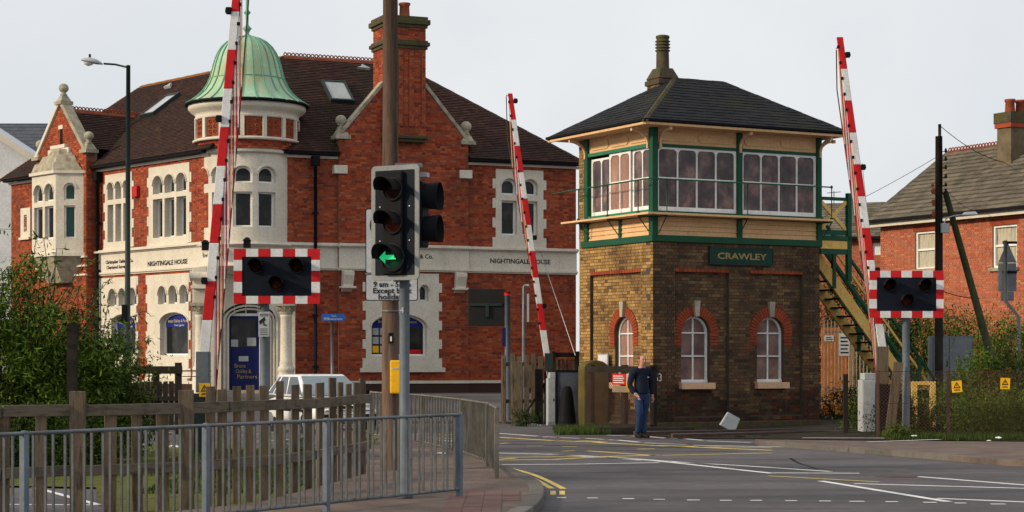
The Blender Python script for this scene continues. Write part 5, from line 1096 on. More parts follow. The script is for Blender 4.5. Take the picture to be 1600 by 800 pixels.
F1 = FX(A.x, 34.84); wsign(F1, 311, 328, 598.5, 620, 'yellow lightning warning sign on the pedestal of the nearest barrier')
t, F, A = barrier(51, 857, 573, 797, 146, .165, .12, -1, [(791, 150), (793, 215), (812, 330), (833, 440), (857, 600)], 'raised red and white barrier in front of the red brick wall, middle of the three', True, lamps=(.03, .53, .78), band=.684)
mb = MB(F); mb.box(-.1, .12, -.1, .1, A.z-.1, A.z+.35); mb.build('drive_arm', lpost, t, bev=.01); mb = MB(F); mb.box(-.1, .5, .05, .5, 0, 1.35); mb.build('pedestal', dark, t)
mb = MB(F); q = at(899, 555, 51); q0 = at(845, 395, 51); mb.tube([(q0.x-A.x, 0, q0.z), (q.x-A.x, .1, q.z)], .009, 5); mb.build('stay_wire', white, t)
t, F, A = barrier(42.5, 1379, 545, 1312, 58, .17, .13, -1, [(1307, 78), (1308, 140), (1330, 300), (1353, 450), (1373, 620), (1376, 672)], 'raised red and white barrier to the right of the signal box', True, lamps=(.06, .42, .75), band=.69)
mb = MB(F); mb.box(-.14, .12, -.05, .1, A.z-.75, A.z+.05); mb.build('counterweight_board', timber, t, bev=.01); mb = MB(F); mb.box(-.1, .14, -.1, .3, 0, A.z-.76); mb.build('pedestal', dark, t); mb = MB(F); q0 = at(1347, 255, 42.5); q = at(1355, 300, 42.5); mb.tube([(q0.x-A.x, 0, q0.z), (q.x-A.x+.1, .1, q.z-1.2)], .006, 5); mb.build('stay_wire', white, t)
def cabinet(x0, x1, y0, Y, label, m, dep=.35, cap=True):
    F = FX(at((x0+x1)/2, 0, Y).x, Y, 0, .12); w = (x1-x0)/FPX*Y/2; z1 = CZ+(HY-y0)/FPX*Y; t = thing('cabinet', label, 'cabinet', (F.o.x, Y, 0))
    mb = MB(F); mb.box(-w, w, 0, dep, 0, z1-.15); mb.build('body', m, t, bev=.012); mb = MB(F); mb.box(-w+.05, w, .01, dep-.01, z1-.148, z1); mb.build('cap', m, t, bev=.012)
    mb = MB(F); mb.box(-w+.02, w-.02, -.012, 0, .08, z1-.2); d = mb.build('door', m, t, bev=.004); mb = MB(F); mb.box(w-.07, w-.045, -.03, -.012, .62, .68); mb.build('lock', dark, d)
cabinet(1347, 1369, 583, 43.4, 'tall narrow pale grey cabinet at the foot of the right barrier', cab); cabinet(856, 868.5, 582, 50, 'slim pale cabinet beside the blue grey panel at the middle barrier', cab)
# ================================================================ CROSSING SIGNALS
def wigwag(px, pyc, Y, yaw, label, w=1.57, h=1.0, pw=.075, px_pole=None, back=False):
    p = at(px, pyc, Y); t = thing('crossing_signal', label, 'signal', (p.x, Y, 0), yaw); F = FX(p.x, Y, p.z, yaw)
    mb = MB(F); mb.box(-w/2+.1, w/2-.1, -.04, .02, -h/2+.08, h/2-.08); mb.build('board', darkb, t, bev=.01)
    cw = w/7; rh_ = h/5; bt = .145; bs = .155
    k = 0
    for i in range(7):
        for z0 in (-h/2, h/2-bt):
            mb = MB(F); mb.box(-w/2+cw*i+.001, -w/2+cw*(i+1)-.001, -.05, -.02, z0, z0+bt); mb.build('border_band', red if i % 2 == 0 else white, t, bev=.004)
    for j in range(5):
        for u0 in (-w/2, w/2-bs):
            mb = MB(F); z0 = -h/2+rh_*j; mb.box(u0, u0+bs, -.052 if j % 2 == 0 else -.0505, -.02, z0+.001, z0+rh_-.001) if j not in (0, 4) else mb.box(u0, u0+bs, -.053, -.02, z0 if j == 4 else z0+bt, z0+rh_-bt if j == 4 else z0+rh_); mb.build('border_band', red if j % 2 == 0 else white, t, bev=.003)
    for u, z, m in ((-.37, .19, redlamp), (.37, .19, redlamp), (0, -.13, amblamp)):
        f2 = lambda a, b, c, u=u, z=z: F(u+a, -.04-c, z-b); ang = lambda a: a
        mb = MB(f2); mb.lathe([(.0, .03), (.10, .02), (.11, .0)], n=20); l = mb.build('lens', m, t)
        mb = MB(f2); mb.lathe([(.135, 0), (.14, .05), (.12, .05), (.115, .0)], n=24); mb.lathe([(.14, 0), (.135, .26), (.128, .26), (.13, 0)], n=16, a0=PI*1.0, a1=2*PI); mb.build('hood', dark, l)
    if back:
        mb = MB(F); mb.box(-w*.42, w*.42, .02, .06, .02, .08); mb.box(-.04, .04, .02, .06, -.25, .08); mb.build('bracket', lpost, t)
    pp = F.U(px_pole) if px_pole else 0
    mb = MB(F); mb.tube([(pp, .1, -p.z), (pp, .1, (h/2-.1) if not back else h/2)], pw, 14); mb.build('pole', gpost, t)
    if px_pole is None or 1:
        mb = MB(F); mb.box(min(pp, 0)-.1, max(pp, 0)+.1, .02, .06, -.05, .05); mb.build('clamp', galv, t)
    return t, F, p
t, F, p = wigwag(433, 432, 36, -.02, 'nearer crossing signal board with red and white border in front of the brick building', px_pole=412, pw=.085)
r = F.rect(404, 421, 487, 526, -.01); mb = MB(F); mb.box(r[0], r[1], -.03, -.01, r[2], r[3]); q = mb.build('cctv_plate', cab, t)
text('CCTV', F, (r[0]+r[1])/2, -.033, r[3]-.085, .07, black, q, .15)
F2 = F; c = (r[0]+r[1])/2; mb = MB(F); mb.hexa([(c-.07, -.036, r[2]+.22), (c+.03, -.036, r[2]+.3), (c+.03, -.031, r[2]+.3), (c-.07, -.031, r[2]+.22), (c-.09, -.036, r[2]+.28), (c+.01, -.036, r[2]+.36), (c+.01, -.031, r[2]+.36), (c-.09, -.031, r[2]+.28)]); mb.box(c+.01, c+.05, -.036, -.031, r[2]+.2, r[2]+.22); mb.box(c-.01, c+.01, -.036, -.031, r[2]+.2, r[2]+.27)
for k in range(4): mb.box(c-.07, c+.07, -.035, -.031, r[2]+.03+k*.035, r[2]+.04+k*.035)
mb.build('camera_symbol', black, q)
wigwag(1416, 460, 42, .0, 'crossing signal board with red and white border right of the signal box', px_pole=1417, pw=.08)
# board seen from behind at the middle
p = at(761, 479, 53); t = thing('crossing_signal', 'dark back of a crossing signal board against the red brick wall', 'signal', (p.x, 53, 0)); F = FX(p.x, 53, p.z, .0)
r = F.rect(731, 790, 451, 509); mb = MB(F); mb.box(r[0], r[1], .0, .05, r[2], r[3]); mb.build('board', board_dk, t, bev=.02); mb = MB(F); mb.box(r[0]+.05, r[1]-.1, -.04, 0, .02, .09); mb.box(-.04, .05, -.05, 0, -.28, .1); mb.build('bracket', lpost, t)
pu = F.U(793); mb = MB(F); mb.tube([(pu, -.08, -p.z), (pu, -.08, F.Z(793, 460))], .075, 12); mb.build('pole', gpost, t); mb = MB(F); mb.tube([(pu, -.08, F.Z(793, 462)), (pu, -.08, F.Z(793, 456))], .09, 12); mb.build('cap', red, t)
mb = MB(F); mb.box(pu-.14, pu-.05, -.14, -.0, F.Z(793, 541), F.Z(793, 512)); mb.build('box', blued, t)
# hooked grey post
p = gp(820, 56); F = FX(p.x, 56); t = thing('sign_post', 'thin grey post with a small side plate before the red brick wall', 'post', tuple(p)); mb = MB(F); z1_ = F.Z(820, 446); mb.tube([(-.05, 0, 0), (-.03, 0, z1_-.05), (0, 0, z1_), (.12, 0, z1_)], .04, 8); mb.build('pole', galv, t); part(F, 'plate', cab, (.06, .12, -.1, .1, F.Z(820, 503), F.Z(820, 459)), parent=t)
# blue direction sign
p = gp(519, 58); F = FX(p.x, 58); t = thing('direction_sign', 'blue arrow direction sign on a grey post before the red brick wall', 'sign', tuple(p)); mb = MB(F); mb.tube([(0, 0, p.z), (0, 0, F.Z(519, 492))], .045, 10); mb.build('post', galv, t)
r = F.rect(503, 541, 490.5, 501.5); mb = MB(F); mb.prism([(r[0], r[2]), (r[1]-.08, r[2]), (r[1], (r[2]+r[3])/2), (r[1]-.08, r[3]), (r[0], r[3])], -.07, -.05); mb.build('arrow_board', mat('sign_blue', (.02, .09, .35), .4), t)
text('Town', F, r[0]+.36, -.072, r[3]-.085, .07, white, t, .13); text('Shopping Centre', F, r[0]+.40, -.072, r[2]+.035, .07, white, t, .4); mb = MB(F)
for dx in (-.04, .04): mb.tube([(r[0]+.14+dx+.03*math.cos(a_), -.075, r[2]+.06+.03*math.sin(a_)) for a_ in [q*PI/4 for q in range(9)]], .006, 4, False)
mb.build('cycle_symbol', white, t)
# ================================================================ TRAFFIC LIGHTS AND POLES
p = gp(632, 22.25); F = FX(p.x, 22.25, 0, -.52); t = thing('traffic_light', 'near traffic light on grey pole showing a green left arrow', 'traffic light', tuple(p), -.45)
mb = MB(); mb.tube([(p.x, 22.25, 0), (p.x, 22.25, CZ+(HY-300)/FPX*22.25)], .057, 18); pl_ = mb.build('pole', gpost, t)
mb = MB(); mb.lathe([(.0, .1), (.1, .1), (.09, .16), (.058, .18)], p.x, p.y, 18); mb.build('collar', gpost, t)
text('4', FX(p.x, 22.25), -.03+.005, -.062, CZ+(HY-489)/FPX*22.25, .09, white, pl_, .045)
hc = at(617, 348, 22.05); H = FX(hc.x, 22.05, hc.z, -.52); Hh = .64; Hw = .315
mb = MB(H); rr_ = lambda w, h, r: [(w-r+r*math.cos(t_), h-r+r*math.sin(t_)) for t_ in [PI/2*k/4 for k in range(5)]]+[(-w+r-r*math.sin(t_), h-r+r*math.cos(t_)) for t_ in [PI/2*k/4 for k in range(5)]]+[(-w+r-r*math.cos(t_), -h+r-r*math.sin(t_)) for t_ in [PI/2*k/4 for k in range(5)]]+[(w-r+r*math.sin(t_), -h+r-r*math.cos(t_)) for t_ in [PI/2*k/4 for k in range(5)]]
mb.prism(rr_(Hw, Hh, .05), 0, .02); mb.build('backing_board', mat('grey_white_border', (.22, .23, .23), .6), t)
mb = MB(H); mb.prism(rr_(Hw-.055, Hh-.055, .01), -.004, -.001); mb.build('backing_face', darkb, t)
mb = MB(H); mb.box(-.13, .13, -.06, .0, -.58, .57); mb.build('housing', dark, t, bev=.02)
for z, rr, m in ((.37, .112, redlamp), (0, .112, amblamp), (-.39, .135, mat('dark_green_lens', (.01, .05, .03), .3))):
    f2 = lambda a, b, c, z=z: H(.01+a, -.06-c, z-b)
    mb = MB(f2); mb.lathe([(0, .035), (rr*.6, .028), (rr*.95, 0)], n=24); l = mb.build('lens', m, t)
    mb = MB(f2); n = 22; k_ = 28; a0 = -.12; a1 = PI+.12; ri = rr*1.08
    pts = []
    for i in range(k_+1): # cowl deeper at the top
        a_ = a0+(a1-a0)*i/k_+PI; dep = .19+.08*max(0, math.sin(a_-PI)); pts += [(ri*math.cos(a_), ri*math.sin(a_), 0), (ri*1.04*math.cos(a_), ri*1.04*math.sin(a_), dep), ((ri*1.04-.006)*math.cos(a_), (ri*1.04-.006)*math.sin(a_), dep), ((ri-.006)*math.cos(a_), (ri-.006)*math.sin(a_), 0)]
    mb.smooth = True; mb.add(pts, [(4*i+a_, 4*i+(a_+1) % 4, 4*i+4+(a_+1) % 4, 4*i+4+a_) for i in range(k_) for a_ in range(4)]); mb.smooth = False
    mb.lathe([(ri, 0), (ri*1.12, 0), (ri*1.12, .02), (ri, .02)], n=24); mb.build('cowl', mat('cowl_black_%d' % int(rr*1000), (.014, .014, .015), .55, spec=.1), l)
f2 = lambda a, b, c: H(.01+a, -.1-c, -.39+b)
mb = MB(lambda u, v, z: H(-.01+u*1.15, -.125+v, -.39+z*1.15)); mb.prism([(-.1, 0), (-.03, .06), (-.03, .022), (.09, .022), (.09, -.022), (-.03, -.022), (-.03, -.06)], -.005, 0); mb.build('green_arrow', greenl, l)
for z in (.18, -.2):
    for u in (-.19, .2): mb = MB(H); mb.tube([(u, -.004, z), (u, -.014, z)], .008, 6); mb.build('bolt', chrome, t)
mb = MB(FX(p.x, 22.25)); mb.box(-.12, .06, -.1, .06, CZ+(HY-440)/FPX*22.25, CZ+(HY-434)/FPX*22.25); mb.box(-.1, .2, -.1, .05, CZ+(HY-262)/FPX*22.25, CZ+(HY-256)/FPX*22.25); mb.build('bracket', galv, t)
# side head
hc = at(672, 335, 22.4); H2 = FX(hc.x-.08, 22.4, hc.z, 1.35); mb = MB(H2); mb.box(-.15, .15, -.03, .1, -.37, .37); t2 = mb.build('side_head', dark, t, bev=.02); mb = MB(H2)
for z in (.185, -.185):
    f3 = lambda a, b, c, z=z: H2(a, -.03-c, z-b)
    q = MB(f3); q.smooth = True; q.lathe([(.165, 0), (.18, .17), (.17, .17), (.155, 0)], n=28, a0=PI*.75, a1=PI*2.25); q.build('cowl', dark, t2)
    q = MB(f3); q.lathe([(0, .03), (.12, .0)], n=16); q.build('lens', redlamp, t2)
mb = MB(H2); mb.box(-.03, .03, .1, .13, .3, .34); mb.box(-.06, .06, -.06, .06, .42, .47); mb.build('bracket', cab, t2)
# timber pole with sign and yellow box
p = gr(611, 745); p = Vector(((610-800)/FPX*28, 28, .1)); t = thing('timber_pole', 'tall brown timber pole behind the near traffic light', 'pole', tuple(p)); mb = MB(); mb.tube([(p.x, 28, 0), (p.x, 28, 3.5), (p.x+.0, 28, 8.2)], [.125, .115, .10], 16); mb.build('shaft', pole, t)
mb = MB(); mb.lathe([(.121, 3.42), (.127, 3.42), (.127, 3.47), (.121, 3.47)], p.x, 28, 16); z = CZ+(HY-488)/FPX*28; mb.lathe([(.118, z), (.124, z), (.124, z+.03), (.118, z+.03)], p.x, 28, 16); mb.build('strap', galv, t)
q = at(611, 530, 27.86); part(FX(q.x, 27.86), 'number_plate', dark, (-.035, .035, -.02, .0, q.z-.06, q.z+.09), parent=t); text('1', FX(q.x, 27.86), 0, -.022, q.z-.03, .1, white, t, .025)
q = at(618, 589, 27.8); t = thing('yellow_box', 'yellow equipment box fixed to the timber pole', 'box', tuple(q)); part(FX(q.x, 27.8), 'case', yel, (-.075, .075, -.06, .12, q.z-.235, q.z+.235), parent=t, bev=.02); part(FX(q.x, 27.8), 'lid_line', cab, (-.04, .04, -.064, -.06, q.z+.1, q.z+.13), parent=t)
F = FX(at(612, 0, 27.7).x, 27.7); r = F.rect(571, 653, 326, 470); t = thing('parking_sign', 'grey parking restriction sign on the timber pole behind the traffic light', 'sign', (F.o.x, 27.7, r[2]))
zs_ = F.Z(612, 428)
for z0, z1 in ((r[2], zs_-.005), (zs_+.005, r[3])):
    mb = MB(F); h2 = (z1-z0)/2; cz = (z0+z1)/2; cc_ = (r[0]+r[1])/2; w2_ = (r[1]-r[0])/2; mb.prism([(a+cc_, b+cz) for a, b in rr_(w2_, h2, .03)], 0, .01); pl_ = mb.build('plate', darkb, t); mb = MB(F); mb.prism([(a+cc_, b+cz) for a, b in rr_(w2_-.012, h2-.012, .025)], -.003, -.001); mb.build('face', signback, pl_)
for s, py, wd in (('Mon - Sat', 438, .5), ('9 am - 5 pm', 448, .52), ('Except bank', 458, .54), ('holidays', 467.5, .38)): text(s, F, F.U(612.5), -.005, F.Z(612, py), .105, black, t, wd, bold=.002)
mb = MB(F); c = (F.U(598), F.Z(600, 352)); mb.tube([(c[0]+.17*math.cos(a_), -.01, c[1]+.17*math.sin(a_)) for a_ in [k*PI/12 for k in range(25)]], .014, 5, False); mb.build('ring_symbol', black, t)
# street lamp on the left
Y = 43; p = gp(199, Y); t = thing('street_lamp', 'dark green street lamp column with pale outreach head in front of the brick building', 'street lamp', tuple(p)); F = FX(p.x, Y); zt_ = CZ+(HY-102)/FPX*Y
mb = MB(F); mb.tube([(0, 0, 0), (0, 0, 1.4)], .085, 14); mb.tube([(0, 0, 1.38), (.02, 0, zt_)], [.065, .045], 14); mb.build('column', lpost, t)
mb = MB(F); a, b = F.U(162), F.Z(162, 99.5); mb.tube([(.02, 0, zt_-.05), (a*.5, 0, (zt_+b)/2), (a, 0, b)], .022, 8); mb.build('arm', lpost, t)
h0, h1 = F.U(126), F.U(160); zh = F.Z(143, 94); mb = MB(F); n = 10; rings = []
prf = [(0, .02, .0), (.08, .09, .045), (.25, .13, .075), (.5, .15, .10), (.75, .12, .085), (.92, .07, .05), (1, .035, .03)]
pts = []
for s, w, h in prf:
    x = h0+(h1-h0)*s; dz = -.09*s
    for k in range(12): a_ = 2*PI*k/12; pts.append((x, w*math.cos(a_), zh+dz+(h*1.0 if math.sin(a_) > 0 else h*.25)*math.sin(a_)))
mb.smooth = True; mb.add(pts, [(i*12+k, i*12+(k+1) % 12, (i+1)*12+(k+1) % 12, (i+1)*12+k) for i in range(6) for k in range(12)]); hd = mb.build('lamp_head', cab, t)
mb = MB(F); mb.lathe([(.11, zh-.05), (.09, zh-.1), (.0, zh-.13)], h0+.17, 0, 14); mb.build('glass_bowl', litter, hd); mb = MB(F); mb.tube([(h0+.2, 0, zh+.06), (h0+.2, 0, zh+.13)], .025, 8); mb.build('photocell', dark, hd)
part(F, 'control_box', dark, (-.1, .0, -.14, -.05, F.Z(197, 505), F.Z(197, 476)), parent=t, bev=.01)
# telegraph pole at the right with prop, lamp and wires
Y = 50; p = gp(1467, Y); t = thing('telegraph_pole', 'dark telegraph pole with insulators before the orange brick house', 'pole', tuple(p)); F = FX(p.x, Y); Zy = lambda py: F.Z(1467, py)
mb = MB(F); mb.tube([(0, 0, 0), (0, 0, Zy(213))], [.115, .09], 12); mb.tube([(.02, 0, Zy(213)), (.02, 0, Zy(194))], .04, 8); mb.build('shaft', dtimber, t)
for i, py in enumerate((237, 250, 263, 277, 290, 300)):
    for sg in ((1, -1) if i > 3 else (1,)): mb = MB(F); z = Zy(py); mb.tube([(sg*.08, -.02, z), (sg*.17, -.02, z), (sg*.17, -.02, z+.02)], .01, 5); mb.lathe([(0, z-.03), (.03, z-.02), (.035, z+.03), (.02, z+.08), (0, z+.09)], sg*.17, -.02, 8); mb.build('insulator', dark if sg > 0 else tile_c, t)
for py in (298, 316, 334): part(F, 'cross_block', tile_c, (-.17, -.1, -.05, .05, Zy(py)-.08, Zy(py)+.06), parent=t)
for i, (a, b) in enumerate((((.04, 0, Zy(197)), at(1700, 315, 58)), )):
    pass
def wire(name, P0, P1, label, r=.012, sag=.3):
    P0, P1 = Vector(P0), Vector(P1); mb = MB(); mb.tube([P0.lerp(P1, k/12)-Vector((0, 0, sag*4*(k/12)*(1-k/12))) for k in range(13)], r, 4); tag(mb.build(name, dark), label, 'wire')
pc = CH(.0, 0, pz.z+.1)
wire('service_wire', F(.04, 0, Zy(197)), pc, 'thin wire from the tip of the telegraph pole to the chimney of the brick house', .012, .15)
wire('service_wire', F(-.05, 0, Zy(245)), (F(-3.2, 4, Zy(345))), 'thin wire dropping left from the telegraph pole', .007, .1)
wire('service_wire', F(.1, 0, Zy(290)), RH(RH.U(1540), -.1, RH.Z(1540, 330)), 'thin wire from low on the telegraph pole to the eaves of the brick house', .008, .2)
wire('service_wire', F(.1, 0, Zy(455)), F(1.5, 2, Zy(462)), 'short slack wire at the foot of the telegraph pole', .012, .05)
t = thing('prop_pole', 'mossy timber prop leaning against the telegraph pole', 'pole', tuple(gp(1540, Y))); mb = MB(); a, b = at(1477, 300, Y), at(1536, 512, Y); b2 = b+(b-a)*.42; mb.tube([tuple(a), tuple(b2)], [.075, .11], 12); mb.build('shaft', mat('mossy_pole', [(.035, .04, .02), (.07, .075, .035)], .9, 3, .3), t)
t = thing('wall_lamp', 'small white street lamp head on an arm from the telegraph pole', 'street lamp', tuple(at(1474, 345, Y-.2))); F = FX(p.x, Y-.15); mb = MB(F); mb.tube([(.1, 0, Zy(348)), (.16, 0, Zy(341)), (.3, -.05, Zy(338)), (.6, -.1, Zy(335))], .02, 6); mb.build('arm', cab, t); part(F, 'control_box', cab, (.02, .22, -.08, .05, Zy(364), Zy(349)), parent=t, bev=.01)
mb = MB(F); mb.hexa([(.52, -.18, Zy(337)), (.92, -.2, Zy(336)), (.92, .02, Zy(336)), (.52, .0, Zy(337)), (.58, -.15, Zy(332)), (.86, -.16, Zy(331)), (.86, -.02, Zy(331)), (.58, -.03, Zy(332))]); mb.build('lamp_head', white, t, bev=.02)
# sign seen from behind at far right
Y = 46; p = gp(1571, Y); F = FX(p.x, Y); t = thing('road_sign', 'grey back of a triangular road sign with plate on a bent pole', 'sign', tuple(p)); Zy = lambda py: F.Z(1571, py)
mb = MB(F); mb.tube([(F.U(1593), .1, 0), (F.U(1593), .1, Zy(495)), (F.U(1570), -.05, Zy(470)), (F.U(1570), -.05, Zy(376))], .045, 10); mb.build('pole', galv, t)
r = F.rect(1560, 1589, 411, 455); part(F, 'plate', galv, (r[0], r[1], .03, .05, r[2], r[3]), (r[0]+.06, r[1]-.06, .03, .05, r[2]-.22, r[2]-.005), parent=t, bev=.01); mb = MB(F); mb.prism([(r[0], r[3]+.01), (r[1], r[3]+.01), ((r[0]+r[1])/2, r[3]+.5)], .03, .045); mb.build('triangle_plate', galv, t)
for z in (Zy(379), Zy(425)): part(F, 'clamp', dark, (r[0]+.1, r[1], -.01, .028, z-.03, z+.03), parent=t)
t = thing('equipment_cabinet', 'wide grey equipment cabinet half hidden by bushes beyond the chain link fence', 'cabinet', tuple(gp(1488, 52))); F = FX(gp(1488, 52).x, 52); r = F.rect(1457, 1521, 525, 590); part(F, 'body', gpost, (r[0], r[1], 0, .6, 0, r[3]), parent=t, bev=.01)
m_ = (r[0]+r[1])/2-.1; part(F, 'door', mat('cabinet_grey', (.19, .21, .235), .5), (r[0]+.03, m_-.01, -.02, -.001, .2, r[3]-.04), parent=t); part(F, 'door', MT['cabinet_grey'], (m_+.01, r[1]-.03, -.02, -.001, .2, r[3]-.04), parent=t); mb = MB(F); mb.tube([(m_-.06, -.03, r[3]-.8), (m_-.06, -.03, r[3]-.65)], .02, 6); mb.build('handle', dark, t)
# ================================================================ CLUTTER ROUND THE BOX
t = thing('timber_gate', 'weathered timber gate and pales at the left end of the crossing', 'gate', tuple(gp(815, 52))); F = FX(gp(815, 52).x, 52); Zy = lambda py: F.Z(815, py)
for px in (787, 801, 812, 823, 834, 845): part(F, 'pale', timber, (F.U(px-4), F.U(px+4), 0, .05, .05, Zy(553+2*(px % 3))), parent=t, bev=.005)
part(F, 'rail', timberh, (F.U(784), F.U(850), .055, .1, Zy(572), Zy(566)), (F.U(784), F.U(850), .055, .1, Zy(630), Zy(624)), parent=t, bev=.005)
for x0, x1, y0, v in ((799, 817, 565, -1.2), (836, 848, 576, -1.0), (784, 791, 558, -.6)): part(F, 'post', dtimber if x0 == 836 else timber, (F.U(x0, v), F.U(x1, v), v, v+.2, -.1, Zy(y0)), parent=t, bev=.02)
part(F, 'brace', timber, (F.U(818), F.U(830), -.7, -.62, Zy(605), Zy(570)), parent=t); mb = MB(F); mb.bar((F.U(818), -.75, Zy(650)), (F.U(850), -.75, Zy(600)), .05, .12, up=(0, 1, 0)); mb.build('brace', dtimber, t)
t = thing('timber_fence', 'low brown timber fence behind the middle barrier', 'fence', tuple(gp(885, 54))); F = FX(gp(885, 54).x, 54, .2); Zy = lambda py: F.Z(885, py)
part(F, 'rail', dtimber, (F.U(860), F.U(903), 0, .06, Zy(558), Zy(551)), parent=t)
for x0, x1 in ((898, 906), (862, 868)): part(F, 'post', dtimber, (F.U(x0), F.U(x1), -.1, .0, -.2, Zy(549)), parent=t)
for px in range(866, 900, 6): part(F, 'pale', timber, (F.U(px), F.U(px+4), .07, .09, -.2, Zy(562)), parent=t)
t = thing('steel_panel', 'blue grey steel panel standing behind the black cone shape', 'panel', tuple(gp(890, 47.8))); F = FX(gp(890, 47.8).x, 47.8, 0, .1); Zy = lambda py: F.Z(890, py)
part(F, 'sheet', blpanel, (F.U(870), F.U(912), 0, .05, .05, Zy(581)), parent=t); part(F, 'frame', dark, (F.U(868), F.U(913), -.02, .06, Zy(581), Zy(578)), (F.U(868), F.U(871), -.02, .06, 0, Zy(581)-.003), (F.U(911), F.U(914), -.02, .06, 0, Zy(581)-.003), parent=t)
q = gp(886, 47.3); t = thing('dark_cone_shape', 'black cone shape standing in for a dark stain-like mark on the steel panel', 'cone', tuple(q)); mb = MB(); mb.lathe([(.34, 0), (.34, .04), (.22, .06), (.20, .35), (.13, .9), (.10, 1.0), (.04, 1.04), (0, 1.04)], q.x, q.y, 18); mb.build('shell', dark, t)  # cone added in place of a dark stain-like shape on the panel
F = FX(gp(932, 46.9).x, 46.9, 0, .3); t = thing('mossy_post', 'thick mossy rounded concrete post beside the steel panel', 'post', tuple(F.o)); zt_ = CZ+(HY-563)/FPX*46.9
pf = [(-.31, 0), (.31, 0), (.31, zt_-.2)]+[(.31*math.cos(a_), zt_-.2+.2*math.sin(a_)) for a_ in [PI*k/12 for k in range(1, 12)]]+[(-.31, zt_-.2)]; mb = MB(F); mb.prism(pf, 0, .45); mb.build('post_body', mossc, t, bev=.03)
# chain link fence with timber rail in front of the box corner
A = (gp(914, 46.2).x, 46.2); B = (gp(1016, 44.6).x, 44.6); F = Frame(A, (B[0]-A[0], B[1]-A[1])); t = thing('mesh_fence', 'dark timber railed mesh fence at the near left corner of the signal box', 'fence', (*A, 0)); Lf = math.dist(A, B)
zr_ = F.Z(960, 577); part(F, 'rail', dtimber, (0, Lf, 0, .08, zr_-.07, zr_+.07), (0, Lf, .0, .08, .1, .2), parent=t); chainlink(F, 0, Lf, .2, zr_-.07, .07, rust, t, .003)
for u in (0, Lf*.52, Lf-.1): part(F, 'post', dtimber, (u, u+.12, .085, .2, -.1, zr_+.1), parent=t)
for (x0, x1, y0, y1, m_), lb in (((957, 978, 584, 601, red_s), 'red notice on the mesh fence by the walking man'), ((957, 984, 603, 613, mat('beige_plate', (.22, .17, .11), .6)), 'beige plate below the red notice on the mesh fence'), ((979, 990, 584, 610, yel), 'pale and yellow warning notice just left of the walking man')):
    r = F.rect(x0, x1, y0, y1, -.02); t = thing('notice', lb, 'notice', tuple(F(r[0], -.02, r[2]))); part(F, 'plate', m_, (r[0], r[1], -.03, -.01, r[2], r[3]), parent=t)
    if m_ is red_s:
        h = (r[3]-r[2]); part(F, 'print', white, *[(r[0]+.04, r[1]-.05-.03*(k % 2), -.034, -.031, r[2]+h*(.15+.2*k), r[2]+h*(.22+.2*k)) for k in range(4)], parent=t)
    if m_ is yel: mb = MB(F); mb.prism([(r[0]+.03, r[3]-.22), (r[1]-.02, r[3]-.22), ((r[0]+r[1])/2, r[3]-.03)], -.034, -.031); mb.build('symbol', black, t); part(F, 'label', cab, (r[0]+.005, r[1]-.005, -.0305, -.0302, (r[2]+r[3])/2, r[3]-.005), parent=t)
t = tag(part(FX(0, 43.9, 0, .03), 'sleeper', dtimber, ((935-800)/FPX*43.9, (1085-800)/FPX*43.9, -.1, .15, .0, .17), parent=None, bev=.02), 'long dark timber baulk lying beside the track at the foot of the signal box', 'timber')
# railway track
TF = Frame(tuple(BX(0, -1.75, 0))[:2], (.879, .477)); TF.o.z = 0
flat([tuple(BX(-.4, -.2, 0))[:2], tuple(BX(-.4, -3.6, 0))[:2], tuple(BX(14, -3.6, 0))[:2], tuple(BX(14, -.2, 0))[:2]], .03, 'ballast', ballast)
rw = thing('railway_track', 'steel rails on dark sleepers running past the signal box', 'railway', tuple(TF.o))
for v in (0, -1.5):
    mb = MB(TF); mb.box(-1.6, 16, v-.035, v+.035, -.02, .09); mb.build('rail', rust, rw); mb = MB(TF); mb.box(-1.6, 16, v-.028, v+.028, .09, .105); mb.build('rail_head', rail_m, rw)
for i in range(22): part(TF, 'sleeper', dtimber, (-.4+i*.7, -.15+i*.7, -2.1, .55, -.05, .045), parent=rw)
mb = MB(TF)
for v in (.0, -1.5): mb.box(-9, -1.61, v-.03, v+.03, -.05, .010); mb.box(-9, -1.61, v+.06, v+.11, -.05, .009)
mb.build('flush_rail', rust, rw)
# toppled white box on the ballast, litter
q = gr(1140, 671); t = thing('white_casing', 'white plastic casing lying tipped against the ballast', 'casing', (q.x, 44.3, .1)); F = FX(gp(1140, 44.3).x, 44.3, .08, .25); f2 = lambda u, v, z: F(u*math.cos(-.5)-z*math.sin(-.5), v, .12+u*math.sin(-.5)+z*math.cos(-.5)); mb = MB(f2); mb.taper(-.2, .2, 0, .1, -.1, .25, (.03, .02)); mb.build('shell', cab, t, bev=.02)
def crumple(px, py, s, lb, dz=0, m=litter):
    q = gr(px, py); rnd = random.Random(px); bm = bmesh.new(); bmesh.ops.create_icosphere(bm, subdivisions=2, radius=s)
    for v in bm.verts: v.co *= rnd.uniform(.55, 1.2); v.co.z = abs(v.co.z)*.55; v.co.x *= 1.5
    me = bpy.data.meshes.new('litter'); bm.to_mesh(me); bm.free(); me.materials.append(m); o = bpy.data.objects.new('litter', me); C.objects.link(o); o.location = (q.x, q.y, gz(q.x, q.y)+dz); tag(o, lb, 'litter')
crumple(834, 666, .12, 'crumpled white litter by the timber gate'); crumple(1429, 689, .045, 'small white litter under the right crossing signal', .1); crumple(1545, 697, .035, 'small white litter on the right footway, left of the two', .1); crumple(1560, 692.5, .05, 'white litter on the right footway, right of the two', .1)
crumple(853, 685, .05, 'brown crumpled scrap on the crossing verge', 0, pave)
